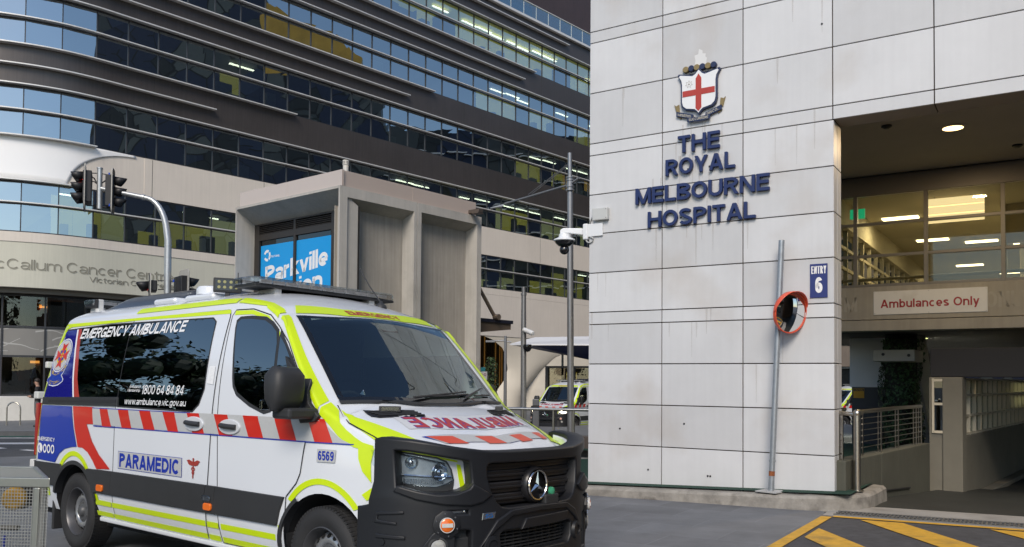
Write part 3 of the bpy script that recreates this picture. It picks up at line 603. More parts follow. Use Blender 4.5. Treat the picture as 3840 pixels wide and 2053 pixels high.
# ivy column, clad drum and other things beyond the undercroft
iv=thing('ivy_column','round column wrapped in dark green ivy behind the ramp railing','ivy',(7.85,17.0,.2))
m=MB(); m.lathe((7.85,17.1,-.2),(0,0,1),[(.30,0),(.30,2.8)],20); m.build('column_core',pm('ivy_core',(.02,.022,.018),.9),iv)
rnd=random.Random(3); m=MB()
def leaf(m,p,n,s,rnd,mi=0):
    n=n.normalized(); a=n.cross(V(rnd.uniform(-1,1),rnd.uniform(-1,1),rnd.uniform(-1,1))).normalized(); b=n.cross(a)
    m.add([p-a*s,p+b*s*.55+n*s*.15,p+a*s,p-b*s*.55+n*s*.15],[(0,1,2,3)],mi)
for i in range(4200):
    a=rnd.uniform(0,2*math.pi); z=rnd.uniform(.12,2.5)**1; r=.32+.06*math.sin(3*a+z*4)+rnd.uniform(-.02,.06)
    p=V(7.85+r*math.cos(a),17.1+r*math.sin(a),z); leaf(m,p,V(math.cos(a),math.sin(a),rnd.uniform(-.2,.8))+V(rnd.uniform(-.5,.5),rnd.uniform(-.5,.5),0),rnd.uniform(.025,.05),rnd)
m.build('ivy_leaves',pm('ivy_green',(.035,.085,.03),.45,.0,3,isl=.55),iv,recalc=False)
dw=thing('clad_screen_wall','wall with pale metal panels above and dark grey panels below beyond the bridge','wall',(8.2,19.2,.2))
FW=frame(V(7.57,19,0),He*1.0,Hn)
m=MB(); m.box(FW,.0,.885,-.25,0,1.515,3.2); m.box(FW,.90,1.5,-.25,0,1.515,3.2); m.each('upper_panel',pm('pale_metal',(.66,.68,.72),.4,.08,1.,metal=.2),dw,bevel=.006)
m=MB(); m.box(FW,.04,1.5,-.25,-.012,-.4,1.513); m.build('lower_panel',pm('charcoal_panel',(.045,.047,.055),.5,.1,1.),dw)
cs=thing('caution_sign','small yellow caution sign on the dark grey panel below the bridge','sign',tuple(FW(.15,0,1.27)))
m=MB(); m.box(FW,.075,.30,-.011,.0,1.27,1.485); m.build('board',pm('caution_yellow',(.66,.34,.02),.5,.1,5),cs)
m=MB(); m.box(FW,.082,.293,.0002,.003,1.425,1.478); m.build('header_band',mDark,cs)
m=MB(); m.mesh(text('CAUTION',.17,.034,bold=.02),lambda c:FW(.10+c.x,.0035,1.434+c.y)); m.build('lettering',MATS['caution_yellow'],cs,recalc=False)
gt=MB(); gt.grid(lambda u,v:FW(-4.2+5.4*u,.0+5.4*v,.26),4,4); struct(gt.build('rear_turf',mTurf))
lc=thing('leaning_column','pale concrete column leaning beside the ivy under the bridge','column',(8.6,17.5,.3))
m=MB(); A=V(8.40,17.6,2.6); B=V(8.83,17.6,-.2); m.box(frame(V(0,0,0),V(1,0,0),V(0,1,0)),0,0,0,0,0,0) if 0 else None
m.add([p+V(dx,dy,0) for p in(A,B) for dx,dy in((-.13,-.13),(.13,-.13),(.13,.13),(-.13,.13))],[(0,1,2,3),(4,7,6,5),(0,4,5,1),(1,5,6,2),(2,6,7,3),(3,7,4,0)]); m.build('shaft',mConc,lc,bevel=.02)
bk=thing('bolted_beam_end','pale bolted beam end projecting below the bridge soffit','beam',(7.1,16.0,2.0))
FK=frame(V(6.81,16.,0),He,Hn); m=MB(); m.box(FK,0,.72,-1.2,0,2.02,2.235); m.build('beam',pm('pale_beam',(.42,.39,.33),.6,.12,2.),bk,bevel=.01)
m=MB(); m.lathe(FK(.18,0,2.15),Hn,[(.03,0),(.026,.02),(.001,.022)],10); m.lathe(FK(.62,0,2.13),Hn,[(.03,0),(.026,.02),(.001,.022)],10); m.each('bolt',mDark,bk)
uw=thing('undercroft_wall','concrete column and low glazed wall running along the driveway under the hospital','wall',(7.4,14,-.2))
FU=frame(V(7.47,13.95,0),dv,dn)
m=MB(); m.box(FU,-.28,0.02,-.30,.0,-.6,1.72); m.build('column',pm('undercroft_concrete',(.19,.178,.145),.8,.18,1.3,bump=.1),uw,bevel=.015)
m=MB(); m.box(FU,.021,14,-.25,-.03,-.6,.75); m.box(FU,.021,14,-.03,.16,-.6,-.22); m.build('base_wall',MATS['undercroft_concrete'],uw,bevel=.01)
m=MB()
for k in range(26): m.box(FU,.1+.47*k-.022,.1+.47*k+.022,-.16,-.05,.751,1.70)
for z in (.775,1.08,1.42,1.69): m.box(FU,.022,13,-.155,-.055,z-.02,z+.02)
m.build('window_frame',pm('pale_frame',(.58,.53,.42),.5),uw)
m=MB(); m.box(FU,.03,13,-.11,-.105,.76,1.70); m.build('glazing',glass('undercroft_glass',(.5,.5,.4),.05,1.45),uw)
m=MB(); m.box(FU,2.6,13,-.8,-.75,.3,1.71,0); 
for k in range(10): m.box(FU,2.7+.95*k,3.0+.95*k,-.74,-.72,1.35,1.62,1)
m.build('room_interior',[pm('dim_room',(.16,.145,.10),.8),em('dim_window',(.8,.55,.12),.55)],uw)
m=MB(); FX=frame(V(6.93,14.05,0),He,Hn)
m.box(FX,-.02,.30,-.10,0,-.4,1.72); m.build('door_surround',MATS['undercroft_concrete'],uw,bevel=.01); m=MB(); m.box(FX,.0,9,-.5,-.02,1.725,2.20); m.build('dark_lintel',pm('dark_lintel',(.016,.016,.019),.7,.1,2),uw,bevel=.01)
m=MB(); m.box(FX,.06,.27,.001,.01,.85,1.66); m.build('side_glazing',glass('side_glass',(.10,.10,.09),.10,1.5),uw)
m=MB()
for z in(.82,1.28,1.67): m.box(FX,.04,.29,.001,.03,z-.02,z+.02)
for s in(.04,.27): m.box(FX,s-.015,s+.02,.001,.03,.8,1.7)
m.build('side_frame',MATS['pale_frame'],uw)
# ------------------------------------------------------------------ station entrance box
S0=V(-4.11,20,0); ser=V(.63742,.77051,0); sel=V(-.77051,.63742,0)
FR=lambda a,b,c:S0+ser*a+V(.77051,-.63742,0)*b+V(0,0,c)   # right face: along, out, up
FL=lambda a,b,c:S0+sel*a-ser*b+V(0,0,c)                    # left face: along, out, up
mPre=pm('precast',(.46,.44,.405),.75,.13,1.4,streak=.10,bump=.08,bscale=40,stain=((.22,.21,.19),1.2,.4))
mPreD=pm('precast_ribbed',(.36,.335,.295),.85,.12,2.,streak=.17,bump=.1,bscale=40)
mPink=pm('champagne_panel',(.66,.55,.48),.38,.03,1.,metal=.35); mFr=pm('dark_bronze',(.05,.045,.042),.45,.05,3,metal=.4)
stn=thing('station_entrance','grey precast concrete station entrance box with recessed panels and bright blue poster','station',tuple(S0))
m=MB()
def recess(F,s0,s1,o0,o1,zt,i0,i1,zi,d,zb=-.6,zo=6.2):
    q=lambda a,b,c:F(a,b,c)
    m.add([q(s0,0,zb),q(o0,0,zb),q(o0,0,zt),q(s0,0,zo)],[(0,1,2,3)]); m.add([q(o1,0,zb),q(s1,0,zb),q(s1,0,zo),q(o1,0,zt)],[(0,1,2,3)]); m.add([q(s0,0,zo),q(o0,0,zt),q(o1,0,zt),q(s1,0,zo)],[(0,1,2,3)])
    m.add([q(o0,0,zt),q(o1,0,zt),q(i1,-d,zi),q(i0,-d,zi)],[(0,1,2,3)]); m.add([q(o0,0,zb),q(o0,0,zt),q(i0,-d,zi),q(i0,-d,zb)],[(0,1,2,3)]); m.add([q(o1,0,zb),q(o1,0,zt),q(i1,-d,zi),q(i1,-d,zb)],[(0,1,2,3)])
recess(FR,0,2.525,.23,2.43,5.95,.27,2.41,5.775,.42); recess(FR,2.545,5.05,2.69,4.87,5.97,2.73,4.85,5.80,.42)
recess(FL,0,4.40,.055,4.36,6.14,.055,4.37,5.80,.6)
m.add([FR(2.525,0,-.6),FR(2.525,-.04,-.6),FR(2.525,-.04,6.2),FR(2.525,0,6.2)],[(0,1,2,3)]); m.add([FR(2.545,0,-.6),FR(2.545,-.04,-.6),FR(2.545,-.04,6.2),FR(2.545,0,6.2)],[(0,1,2,3)])
m.add([FR(5.05,0,-.6),FR(5.05,-4.4,-.6),FR(5.05,-4.4,6.2),FR(5.05,0,6.2)],[(0,1,2,3)]); m.add([FL(4.4,0,-.6),FL(4.4,-5.05,-.6),FL(4.4,-5.05,6.2),FL(4.4,0,6.2)],[(0,1,2,3)])
m.add([FR(0,0,6.2),FR(5.05,0,6.2),FR(5.05,-4.4,6.2),FR(0,-4.4,6.2)],[(0,1,2,3)])
pc=m.build('concrete_frame',mPre,stn,recalc=False)
m=MB(); m.box(FR,.2,2.45,-.45,-.421,-.6,5.80); m.box(FR,2.66,4.9,-.45,-.421,-.6,5.83); m.each('recessed_panel',mPreD,stn)
m=MB(); m.box(FR,2.52,2.55,-.1,-.045,-.6,6.19); m.build('joint',mJoint,stn)
m=MB(); m.box(FL,.0,2.17,-.12,-.05,6.202,6.59); m.box(FL,2.176,4.28,-.12,-.05,6.202,6.59); m.box(FR,.12,2.40,-.12,-.05,6.202,6.59); m.box(FR,2.406,4.86,-.12,-.05,6.202,6.59); m.each('roof_fascia',mPink,stn,bevel=.004)
m=MB(); m.box(FR,.12,4.86,-4.2,-.121,6.3,6.56); m.build('roof_deck',mDark,stn)
m=MB(); DL=-.6
m.box(FL,.056,1.05,DL-.06,DL+.02,-.5,5.80); m.box(FL,4.16,4.38,DL-.06,DL+.02,-.5,5.80); m.box(FL,2.53,2.62,DL-.06,DL+.015,-.5,5.76); m.box(FL,1.05,4.16,DL-.06,DL+.018,5.755,5.80); m.box(FL,1.05,4.16,DL-.06,DL+.012,5.34,5.51); m.build('window_frame',mFr,stn,bevel=.006)
m=MB()
for a0,a1 in((1.05,2.53),(2.62,4.16)):
    for k in range(5):
        z=5.525+.047*k; m.add([FL(a0,DL-.0,z),FL(a1,DL-.0,z),FL(a1,DL-.04,z+.035),FL(a0,DL-.04,z+.035),FL(a0,DL-.0,z-.008),FL(a1,DL-.0,z-.008),FL(a1,DL-.04,z+.027),FL(a0,DL-.04,z+.027)],[(0,1,2,3),(4,7,6,5),(0,4,5,1),(3,2,6,7)])
m.build('louvre',mFr,stn)
m=MB(); m.box(FL,1.0,4.2,DL-.3,DL-.1,-.5,5.79); m.build('dark_interior',MATS['void_black'],stn)
m=MB(); m.box(FL,1.05,2.53,DL-.04,DL-.035,-.5,5.34); m.box(FL,2.62,4.16,DL-.04,DL-.035,-.5,5.34); m.each('window_pane',glass('station_glass',(.05,.05,.05),.10,1.6),stn)
po=thing('station_poster','bright blue poster with white wording in the station window','poster',tuple(FL(2.6,DL,3)))
mPB=pm('poster_blue',(.004,.30,.72),.35,.02,2); mPW=pm('poster_white',(.78,.80,.82),.4)
m=MB(); m.prism(FL,[(1.06,1.5),(2.525,1.5),(2.525,5.205),(1.06,5.205)],DL-.034,DL-.028); m.prism(FL,[(2.625,1.5),(4.13,1.5),(4.13,5.205),(2.625,5.205)],DL-.034,DL-.028); m.build('sheet',mPB,po)
FLt=lambda x,z:FL(x,DL-.0265,z)
for s,x0,w,z0,h in (('Parkville',3.91,2.69,4.15,.47),('Station',3.90,2.47,3.60,.47)):
    m=MB(); me=text(s,w,h,bold=.045,space=.55); m.mesh(me,lambda c:FLt(x0-c.x,z0+c.y+.122*c.x)); m.build('lettering',mPW,po,recalc=False)
m=MB(); me=text('METRO TUNNEL',.50,.055,bold=.015); m.mesh(me,lambda c:FLt(3.76-c.x,4.855+c.y)); m.build('lettering',mPW,po,recalc=False)
lg=[]
for a0,a1 in((20,120),(140,235),(255,330)): lg.append(arc(3.83,4.92,.155,.155,a0,a1,14)+arc(3.83,4.92,.085,.085,a1,a0,14))
m=MB(); m.mesh(poly(lg),lambda c:FLt(c.x,c.y)); m.build('emblem',mPW,po,recalc=False)
vp=MB(); vp.tube([FR(.57,-.5,6.5),FR(.57,-.5,6.86)],.07,18); vp.tube([FR(.57,-.5,6.865),FR(.57,-.5,6.98)],.082,18); vp.build('vent_pipe',pm('cream_pipe',(.6,.58,.53),.4),stn,smooth=40)
vp=MB()
for k in range(14): a=2*math.pi*k/14; p=FR(.57,-.5,0)+V(math.cos(a),math.sin(a),0)*.083; vp.box(frame(p,V(-math.sin(a),math.cos(a),0),V(math.cos(a),math.sin(a),0)),-.006,.006,-.002,.002,6.885,6.955)
vp.build('vent_slot',mDark,stn)
m=MB(); m.box(FR,4.55,4.72,-.12,.34,6.24,6.33); m.box(FR,4.52,4.75,.10,.33,6.20,6.239); m.build('wall_light',pm('bracket_bronze',(.12,.10,.085),.4,metal=.5),stn,bevel=.005)
# awning blade on the station's far end
aw=MB(); FE=lambda a,b,c:FR(5.05+a,b,c)
aw.prism(FE,[(0,3.36),(0,3.08),(.25,2.95),(2.0,3.13),(2.0,3.30)],-.6,-.55,1); aw.box(FE,.0,2.05,-1.6,-.50,3.30,3.40,0); aw.build('awning',[pm('awning_navy',(.012,.014,.028),.4),pm('awning_bronze',(.10,.075,.055),.5)],stn,bevel=.004)
aw=MB(); aw.tube([FE(.0,-.52,4.85),FE(1.18,-.52,3.50)],.055,10); aw.lathe(FE(1.22,-.45,3.46),(.77,-.64,0),[(.001,-.09),(.09,-.09),(.09,.09),(.001,.09)],16); aw.build('awning_strut',pm('strut_bronze',(.30,.24,.19),.35,metal=.7),stn,smooth=40)
# ------------------------------------------------------------------ cancer centre: ribbon windows and dark spandrels on a curved facade
FPX=[(-34,41.5),(-30.5,38.2),(-27.4,36.5),(-24.6,35.75),(-22.9,35.85),(-21.3,36.42),(-20.03,37.17),(-18.98,38.13),(-17.95,39.3),(-16.3,41.15),(-9.9,48.34),(1.45,61.1),(14,75.2)]
def catmull(P,n=6):
    out=[]
    for i in range(len(P)-1):
        p0,p1,p2,p3=P[max(i-1,0)],P[i],P[i+1],P[min(i+2,len(P)-1)]
        k=n if i<9 else 1
        for j in range(k):
            t=j/k; out.append(tuple(.5*((2*p1[a])+(-p0[a]+p2[a])*t+(2*p0[a]-5*p1[a]+4*p2[a]-p3[a])*t*t+(-p0[a]+3*p1[a]-3*p2[a]+p3[a])*t**3) if i<8 else p1[a]+(p2[a]-p1[a])*t for a in(0,1)))
    out.append(P[-1]); return out
PTH=[V(x,y,0) for x,y in catmull(FPX)]; UU=[0.]
for a,b in zip(PTH,PTH[1:]): UU.append(UU[-1]+(b-a).length)
i0=min(range(len(PTH)),key=lambda i:(PTH[i]-V(-20.03,37.17,0)).length); U0=UU[i0]; UU=[u-U0 for u in UU]
def FP(u,d,z):
    u=max(UU[0],min(UU[-1]-1e-4,u)); i=max(k for k in range(len(UU)-1) if UU[k]<=u); t=(u-UU[i])/(UU[i+1]-UU[i])
    def tg(k): return (PTH[min(k+1,len(PTH)-1)]-PTH[max(k-1,0)]).normalized()
    tn_=(tg(i)*(1-t)+tg(i+1)*t).normalized(); p=PTH[i]*(1-t)+PTH[i+1]*t
    return p+V(tn_.y,-tn_.x,0)*d+V(0,0,z)
def uX(x): return next(UU[k]+(x-PTH[k].x)/(PTH[k+1].x-PTH[k].x)*(UU[k+1]-UU[k]) for k in range(len(PTH)-1) if PTH[k].x<=x<=PTH[k+1].x)
def usamp(u0,u1): return [u0]+[u for u in UU if u0+.02<u<u1-.02]+[u1]
def ribbon(m,u0,u1,d0,d1,z0,z1,mi=0):
    us=usamp(u0,u1); n=len(us); vs=[FP(u,d,z) for u in us for d,z in((d0,z0),(d1,z0),(d1,z1),(d0,z1))]
    m.add(vs,[(i*4+a,i*4+(a+1)%4,(i+1)*4+(a+1)%4,(i+1)*4+a) for i in range(n-1) for a in range(4)]+[(0,3,2,1),((n-1)*4,(n-1)*4+1,(n-1)*4+2,(n-1)*4+3)],mi); return m
UA,UB=-12.5,uX(13)
mSpan=pm('charcoal_spandrel',(.080,.071,.068),.36,.14,.5,metal=.35,streak=.14); mBeige=pm('beige_render',(.68,.62,.55),.7,.06,.5,streak=.05,bump=.03,bscale=20)
mSign=pm('sign_band_render',(.57,.56,.47),.75,.06,.6,streak=.05); mWPan=pm('gloss_white_panel',(.88,.88,.88),.25,.02,.5,coat=.3); mSilv=pm('silver_louvre',(.74,.73,.71),.4,.05,3,metal=.25)
mMul=pm('mullion_dark',(.035,.036,.04),.4); mGlD=glass('facade_glass',(.30,.38,.37),.48,1.75,wav=.18)
bld=thing('cancer_centre_building','tall dark building with curved ribbon windows and cream lettered base across the street','building',tuple(PTH[i0]))
m=MB()
for z0,z1 in((14.18,15.91),(18.28,19.85),(22.25,23.85),(26.2,27.55)): ribbon(m,UA,UB,-.35,0,z0,z1)
m.each('spandrel_band',mSpan,bld,smooth=30)
m=MB(); ribbon(m,uX(-17.45),UB,-.35,0,10.04,11.93); ribbon(m,UA,uX(-17.45),-.35,-.02,10.04,11.93); ribbon(m,UA,UB,-.35,0,7.38,7.80); m.build('cream_band',mBeige,bld,smooth=30)
# white swept panel that ends in a curve
m=MB()
def wp(u,v):
    ue=uX(-17.75); u_=UA+(ue-UA)*u; zt=11.93; zb=10.02
    ct=max(0,min(1,(u_-uX(-19.75))/(ue-uX(-19.75)))); zb=zb+(zt-.10-zb)*math.sqrt(1-(1-ct)**2)
    return FP(u_,.03+.10*math.sin(math.pi*v)*0,zb+(zt-zb)*v)
m.grid(wp,110,6); w_=m.build('white_panel',mWPan,bld,smooth=60); sdm=w_.modifiers.new('thick','SOLIDIFY'); sdm.thickness=.05; sdm.offset=1
m=MB(); ribbon(m,UA,uX(-9),-.40,-.03,5.42,7.37); m.build('lettered_band',mSign,bld,smooth=30)
m=MB(); ribbon(m,uX(-9),UB,-.40,0.,4.55,7.37); m.build('base_wall',mBeige,bld,smooth=30)
m=MB()
for u in (uX(-17.2),uX(-13.2),uX(-8.9),uX(-3.3),uX(2)):
    for z0,z1 in((14.2,15.9),(18.3,19.8),(22.3,23.8),(26.2,27.5),(10.1,11.9)): m.box(lambda a,b,c:FP(a,b,c),u-.012,u+.012,.001,.003,z0,z1)
m.build('panel_joint',pm('panel_joint',(.05,.048,.045),.8),bld)
# louvre blades
m=MB()
def blade(u0,u1,z,d=.42,t=.05): ribbon(m,u0,u1,.03,d,z,z+t)
for z in(9.04,13.08,17.13,21.05,25.0): blade(UA,UB,z,.22)
for z,x in((14.16,99),(18.26,99),(22.2,99),(26.15,99),(15.02,-15.15),(15.91,-12.0),(11.93,-18.97),(19.05,-6.6),(19.85,-5.2),(23.0,0.6),(23.85,1.4),(27.0,4.),(10.0,-19.6)): blade(UA,UB if x==99 else uX(x),z,.30)
ribbon(m,UA,UB,-.3,.25,27.56,27.72)
m.each('louvre_blade',mSilv,bld)
# ribbon windows: bays two panes wide; each has its frame and glass
STR=[(7.80,10.04,9.04),(11.93,14.18,13.08),(15.91,18.28,17.13),(19.85,22.25,21.05),(23.85,26.2,25.0)]
BAY=2.88; nb0=-3; nb1=int(uX(9)/BAY)
mYlow=em('lit_room',(.62,.52,.08),.50); mYpale=em('lit_room_pale',(.60,.56,.24),.55); mOrg=em('lit_room_amber',(.75,.38,.05),.55); mRoomD=pm('dark_room',(.055,.06,.06),.9,.4,.4); mBlind=pm('brown_blind',(.10,.075,.06),.9,.1,2.); mTube=em('room_tube',(1,.93,.72),5.); mPart=pm('furniture_mix',(.18,.20,.20),.8,.5,1.5)
rr=random.Random(11)
for si,(z0,z1,zm) in enumerate(STR):
    rm=MB(); lt=MB()
    for k in range(nb0,nb1):
        ua,ub=k*BAY,(k+1)*BAY
        m=MB()
        for u in(ua,ua+BAY/2): ribbon(m,u-.022,u+.022,-.12,-.02,z0,z1)
        for z in(z0,zm-.03,z1-.06): ribbon(m,ua+.022,ub-.022,-.11,-.03,z,z+.05)
        wn=m.build('window',mMul,bld)
        m=MB(); us=[ua+.02,ua+BAY/2-.02,ua+BAY/2+.02,ub-.02]
        for a,b in((us[0],us[1]),(us[2],us[3])):
            for c0,c1 in((z0+.04,zm-.02),(zm+.03,z1-.05)): tl=rr.uniform(-.004,.004); m.add([FP(a,-.07+tl,c0),FP(b,-.07-tl,c0),FP(b,-.07,c1),FP(a,-.07,c1)],[(0,1,2,3)])
        m.build('pane',mGlD,wn,recalc=False)
        # room behind each half bay
        for a in(ua,ua+BAY/2):
            b=a+BAY/2-.01; x=FP(a,0,0).x
            lit={0:rr.random()<(.75 if x<0 else .6),1:rr.random()<(.10 if x<-7.5 else .45),2:rr.random()<(.03 if x<1 else .5),3:rr.random()<(.12 if x<-2 else .75),4:x>-9 and rr.random()<.85}[si]
            if si==1 and x>-8: lit=rr.random()<.8
            mi=rr.choice([1,1,2,2,1]) if lit else 0
            if lit and si==2: mi=rr.choice([1,6])
            dp=-2.6 if lit else -1.6-rr.random()*1.5
            rm.add([FP(a,dp,z0),FP(b,dp,z0),FP(b,dp,z1),FP(a,dp,z1)],[(0,1,2,3)],mi)
            rm.add([FP(a,-.15,z1),FP(b,-.15,z1),FP(b,dp,z1),FP(a,dp,z1)],[(0,1,2,3)],0 if si!=4 else 3)
            rm.add([FP(a,-.15,z0),FP(b,-.15,z0),FP(b,dp,z0),FP(a,dp,z0)],[(0,1,2,3)],0)
            if si==0 and rr.random()<.75: zb_=zm if x<-12 and rr.random()<.5 else z0+.55+rr.random()*.5; rm.add([FP(a,-.2,zb_),FP(b,-.2,zb_),FP(b,-.2,z1),FP(a,-.2,z1)],[(0,1,2,3)],4)
            if lit or rr.random()<.35:
                h=.35+.8*rr.random(); c_=a+rr.random()*.7; w_=.3+.6*rr.random(); q=-.5-rr.random(); ribbon(rm,c_,min(b,c_+w_),q-.3,q,z0,z0+h,5)
            if lit and rr.random()<.7 and si!=0: d_=-1.0-.4*rr.random(); lt.box(lambda p,q,c:FP(p,q,c),a+.0,b,d_-.07,d_+.07,z1-.16,z1-.11)
            elif lit and rr.random()<.5: d_=-1.0-.8*rr.random(); lt.box(lambda p,q,c:FP(p,q,c),a+.3,b-.2,d_-.08,d_+.08,z1-.16,z1-.11)
    rm.build('room_interior',[mRoomD,mYlow,mYpale,em('lit_ceiling',(.62,.55,.05),.45),mBlind,mPart,mOrg],bld,recalc=False); 
    if lt.v: lt.each('room_light',mTube,bld)
# engraved lettering (shadow of the cut painted as a darker offset copy behind the letters)
mEng=pm('engraved_letter',(.30,.29,.235),.8); mEngS=pm('painted_cut_shadow',(.12,.115,.095),.9)
for s,u0,w,z0,h in (('cCallum Cancer Centre',-2.3,7.6,6.17,.44),('Victorian Comprehensive Cancer',1.36,6.6,5.76,.30)):
    me=text(s,w,h,bold=-.022,ext=.03); me=cut(me,0,[.35*i for i in range(1,30)])
    m=MB(); m.mesh(me,lambda c:FP(u0+c.x,-.029+c.z*.4,z0+c.y)); m.build('engraved_text',mEng,bld)
    m=MB(); m.mesh(me,lambda c:FP(u0+c.x-.022,-.0295+c.z*.1,z0+c.y+.020)); m.build('engraved_text_shadow',mEngS,bld)
# street level glazing at the left, low white wall
m=MB(); ribbon(m,UA,uX(-12),-.7,-.45,5.2,5.42); m.build('sign_band_soffit',pm('soffit_taupe',(.20,.18,.15),.8),bld)
m=MB(); k=0
for i in range(-6,6):
    u=-.32+1.9*i; ribbon(m,u-.04,u+.04,-1.15,-1.0,.7,5.3)
for z in(.72,2.45,3.75,5.15): ribbon(m,UA,uX(-12),-1.13,-1.02,z-.04,z+.05)
m.build('shopfront_frame',mMul,bld)
m=MB(); ribbon(m,UA,uX(-12),-1.09,-1.08,.75,5.2); m.build('shopfront_glass',glass('shop_glass',(.62,.6,.55),.06,1.5),bld)
m=MB(); ribbon(m,UA,uX(-12),-1.06,-1.055,2.50,3.70); m.build('frosted_band',pm('frosted',(.22,.215,.20),.5,.05,2),bld)
m=MB()
for i in range(30):                                   # branch pattern on the frosted band
    u=-11+rr.random()*18; z=2.52+rr.random()*1.1; pts=[]; a=rr.uniform(-.5,.5)
    for k in range(9): pts.append((u+.2*k,z)); z+=a*.2; a+=rr.uniform(-.22,.22); z=max(2.52,min(3.66,z))
    vs=[]
    for q,(uu,zz) in enumerate(pts): w=.035*(1-q/12); vs+=[FP(uu,-1.052,zz-w),FP(uu,-1.052,zz+w)]
    m.add(vs,[(2*q,2*q+2,2*q+3,2*q+1) for q in range(8)])
m.build('branch_pattern',pm('frost_line',(.40,.40,.38),.5),bld,recalc=False)
m=MB()
ribbon(m,UA,uX(-12),-5.2,-5,.4,5.3,0); ribbon(m,UA,uX(-12),-5,-1.2,5.2,5.3,0); 
for i in range(16): u=-11+rr.random()*15; z=rr.choice((.95,1.2,1.55,2.2,4.9)); ribbon(m,u,u+.4+rr.random()*1.3,-4.98,-4.9,z,z+.05+.1*rr.random(),1)
for i in range(14): u=-11+rr.random()*15; ribbon(m,u,u+.3+rr.random()*.9,-3.5,-3.,.4,.9+rr.random()*1.2 if i%2 else 5.1,2)
m.build('shop_interior',[pm('shop_wall',(.14,.105,.075),.8,.3,.6),em('shop_glow',(1,.45,.10),1.6),pm('shop_fit',(.10,.095,.085),.7,.4,1.)],bld)
m=MB(); ribbon(m,UA,uX(-12),-1.0,.0,-.9,.70); m.build('plinth_wall',pm('plinth_white',(.62,.61,.57),.75,.1,1.5),bld,bevel=.03)
# base: swept trunk-like shell column and dark slatted entry on the right
m=MB(); ribbon(m,uX(-5.5),UB,-6,-5.8,-1.6,7,0)
for k in range(70):
    u=uX(-5.4)+k*.25; ribbon(m,u,u+.05,-5.7,-5.6,-1.5,6,1 if rr.random()<.6 else 2)
m.build('slatted_entry',[pm('entry_black',(.006,.006,.007),.5),pm('slat_timber',(.07,.045,.025),.6),em('slat_glow',(.8,.4,.1),.05)],bld)
def trunk(name,cl,mat):
    """swept shell: rows of (left u, right u, bulge) by height, lofted"""
    m=MB()
    def fn(a,b):
        t=a*(len(cl)-1); i=min(int(t),len(cl)-2); f=ss(t-i) if 0 else t-i
        L=[cl[i][q]*(1-f)+cl[i+1][q]*f for q in range(4)]; u=L[1]+(L[2]-L[1])*b
        return FP(u,L[3]*math.sin(math.pi*b)**.7-.05,L[0])
    m.grid(fn,40,20); return m.build(name,mat,bld,smooth=70)
mShell=pm('shell_cream',(.60,.55,.46),.6,.06,.6)
trunk('shell_column',[(4.57,26.9,41,.0),(4.29,28.07,40,.05),(3.77,29.03,37.5,.12),(3.2,29.4,35.,.2),(2.3,29.6,33.3,.4),(1.55,29.27,32.3,.55),(.91,28.6,31.5,.7),(.2,28.1,31.1,.8),(-.54,27.86,30.9,.9),(-1.8,27.7,30.6,1.0)],mShell)
trunk('shell_column',[(4.565,39,52,.02),(3.77,36.2,50,.25),(3.2,34.4,48,.4),(2.3,33.1,45,.6),(1.5,32.2,42,.8),(.9,31.6,39.5,.9),(-.5,31.1,37,1.0),(-1.8,30.8,36,1.0)],mShell)
# roof terrace: glass balustrade, recessed upper floor
m=MB(); ribbon(m,uX(-3),UB,-.12,-.10,27.75,28.9); m.build('terrace_balustrade',glass('balustrade_glass',(.75,.85,.88),.22,1.6),bld)
m=MB(); ribbon(m,uX(-3),UB,-.16,-.06,28.9,28.95)
k=uX(-3)
while k<UB: m.box(lambda a,b,c:FP(a,b,c),k,k+.03,-.14,-.09,27.74,28.9); k+=1.4
m.build('balustrade_rail',mSilv,bld)
m=MB(); ribbon(m,UA,UB,-4.2,-3.6,27.3,36); m.build('upper_floor_wall',pm('upper_brown',(.055,.035,.035),.5,.2,.7,streak=.2),bld)
m=MB(); ribbon(m,uX(-6),uX(4),-3.58,-3.55,27.8,31); m.build('upper_floor_glazing',glass('upper_glass',(.05,.05,.07),.12,1.6),bld)
m=MB(); ribbon(m,UA,UB,-9,-6.2,-2,30); m.build('building_core',pm('core_dark',(.02,.02,.022),.9),bld)
# white canopy with blue underside in front of the base
cn=thing('entry_canopy','white angular canopy with dark blue underside over the ambulance bay','canopy',(4,42,3.5))
m=MB(); m.add([V(-.12,42,3.34),V(.9,40.6,3.30),V(7.5,39.5,3.32),V(7.5,44.,3.95),V(1.2,44.,3.80),V(.0,42.6,3.42),V(-.12,42,3.30),V(.9,40.6,3.25),V(7.5,39.5,3.24)],[(0,1,2,3,4,5),(0,6,7,1),(1,7,8,2)]); m.build('canopy_top',pm('canopy_white',(.72,.73,.75),.45,.03,1),cn,recalc=False)
m=MB(); m.add([V(.0,42,3.29),V(.95,40.65,3.24),V(7.5,39.6,3.23),V(7.5,43.,2.35),V(3.8,42.3,2.62),V(.9,42,3.15)],[(0,1,2,3,4,5)]); m.build('canopy_underside',pm('canopy_blue',(.012,.02,.075),.5),cn,recalc=False)
m=MB()
for x,yy in((2.6,43.6),(7.2,43.6)): m.tube([V(x,yy,3.1),V(x,yy,-1)],.06,10)
m.each('canopy_post',pm('pole_grey',(.22,.23,.235),.4,.08,10,metal=.6),cn)
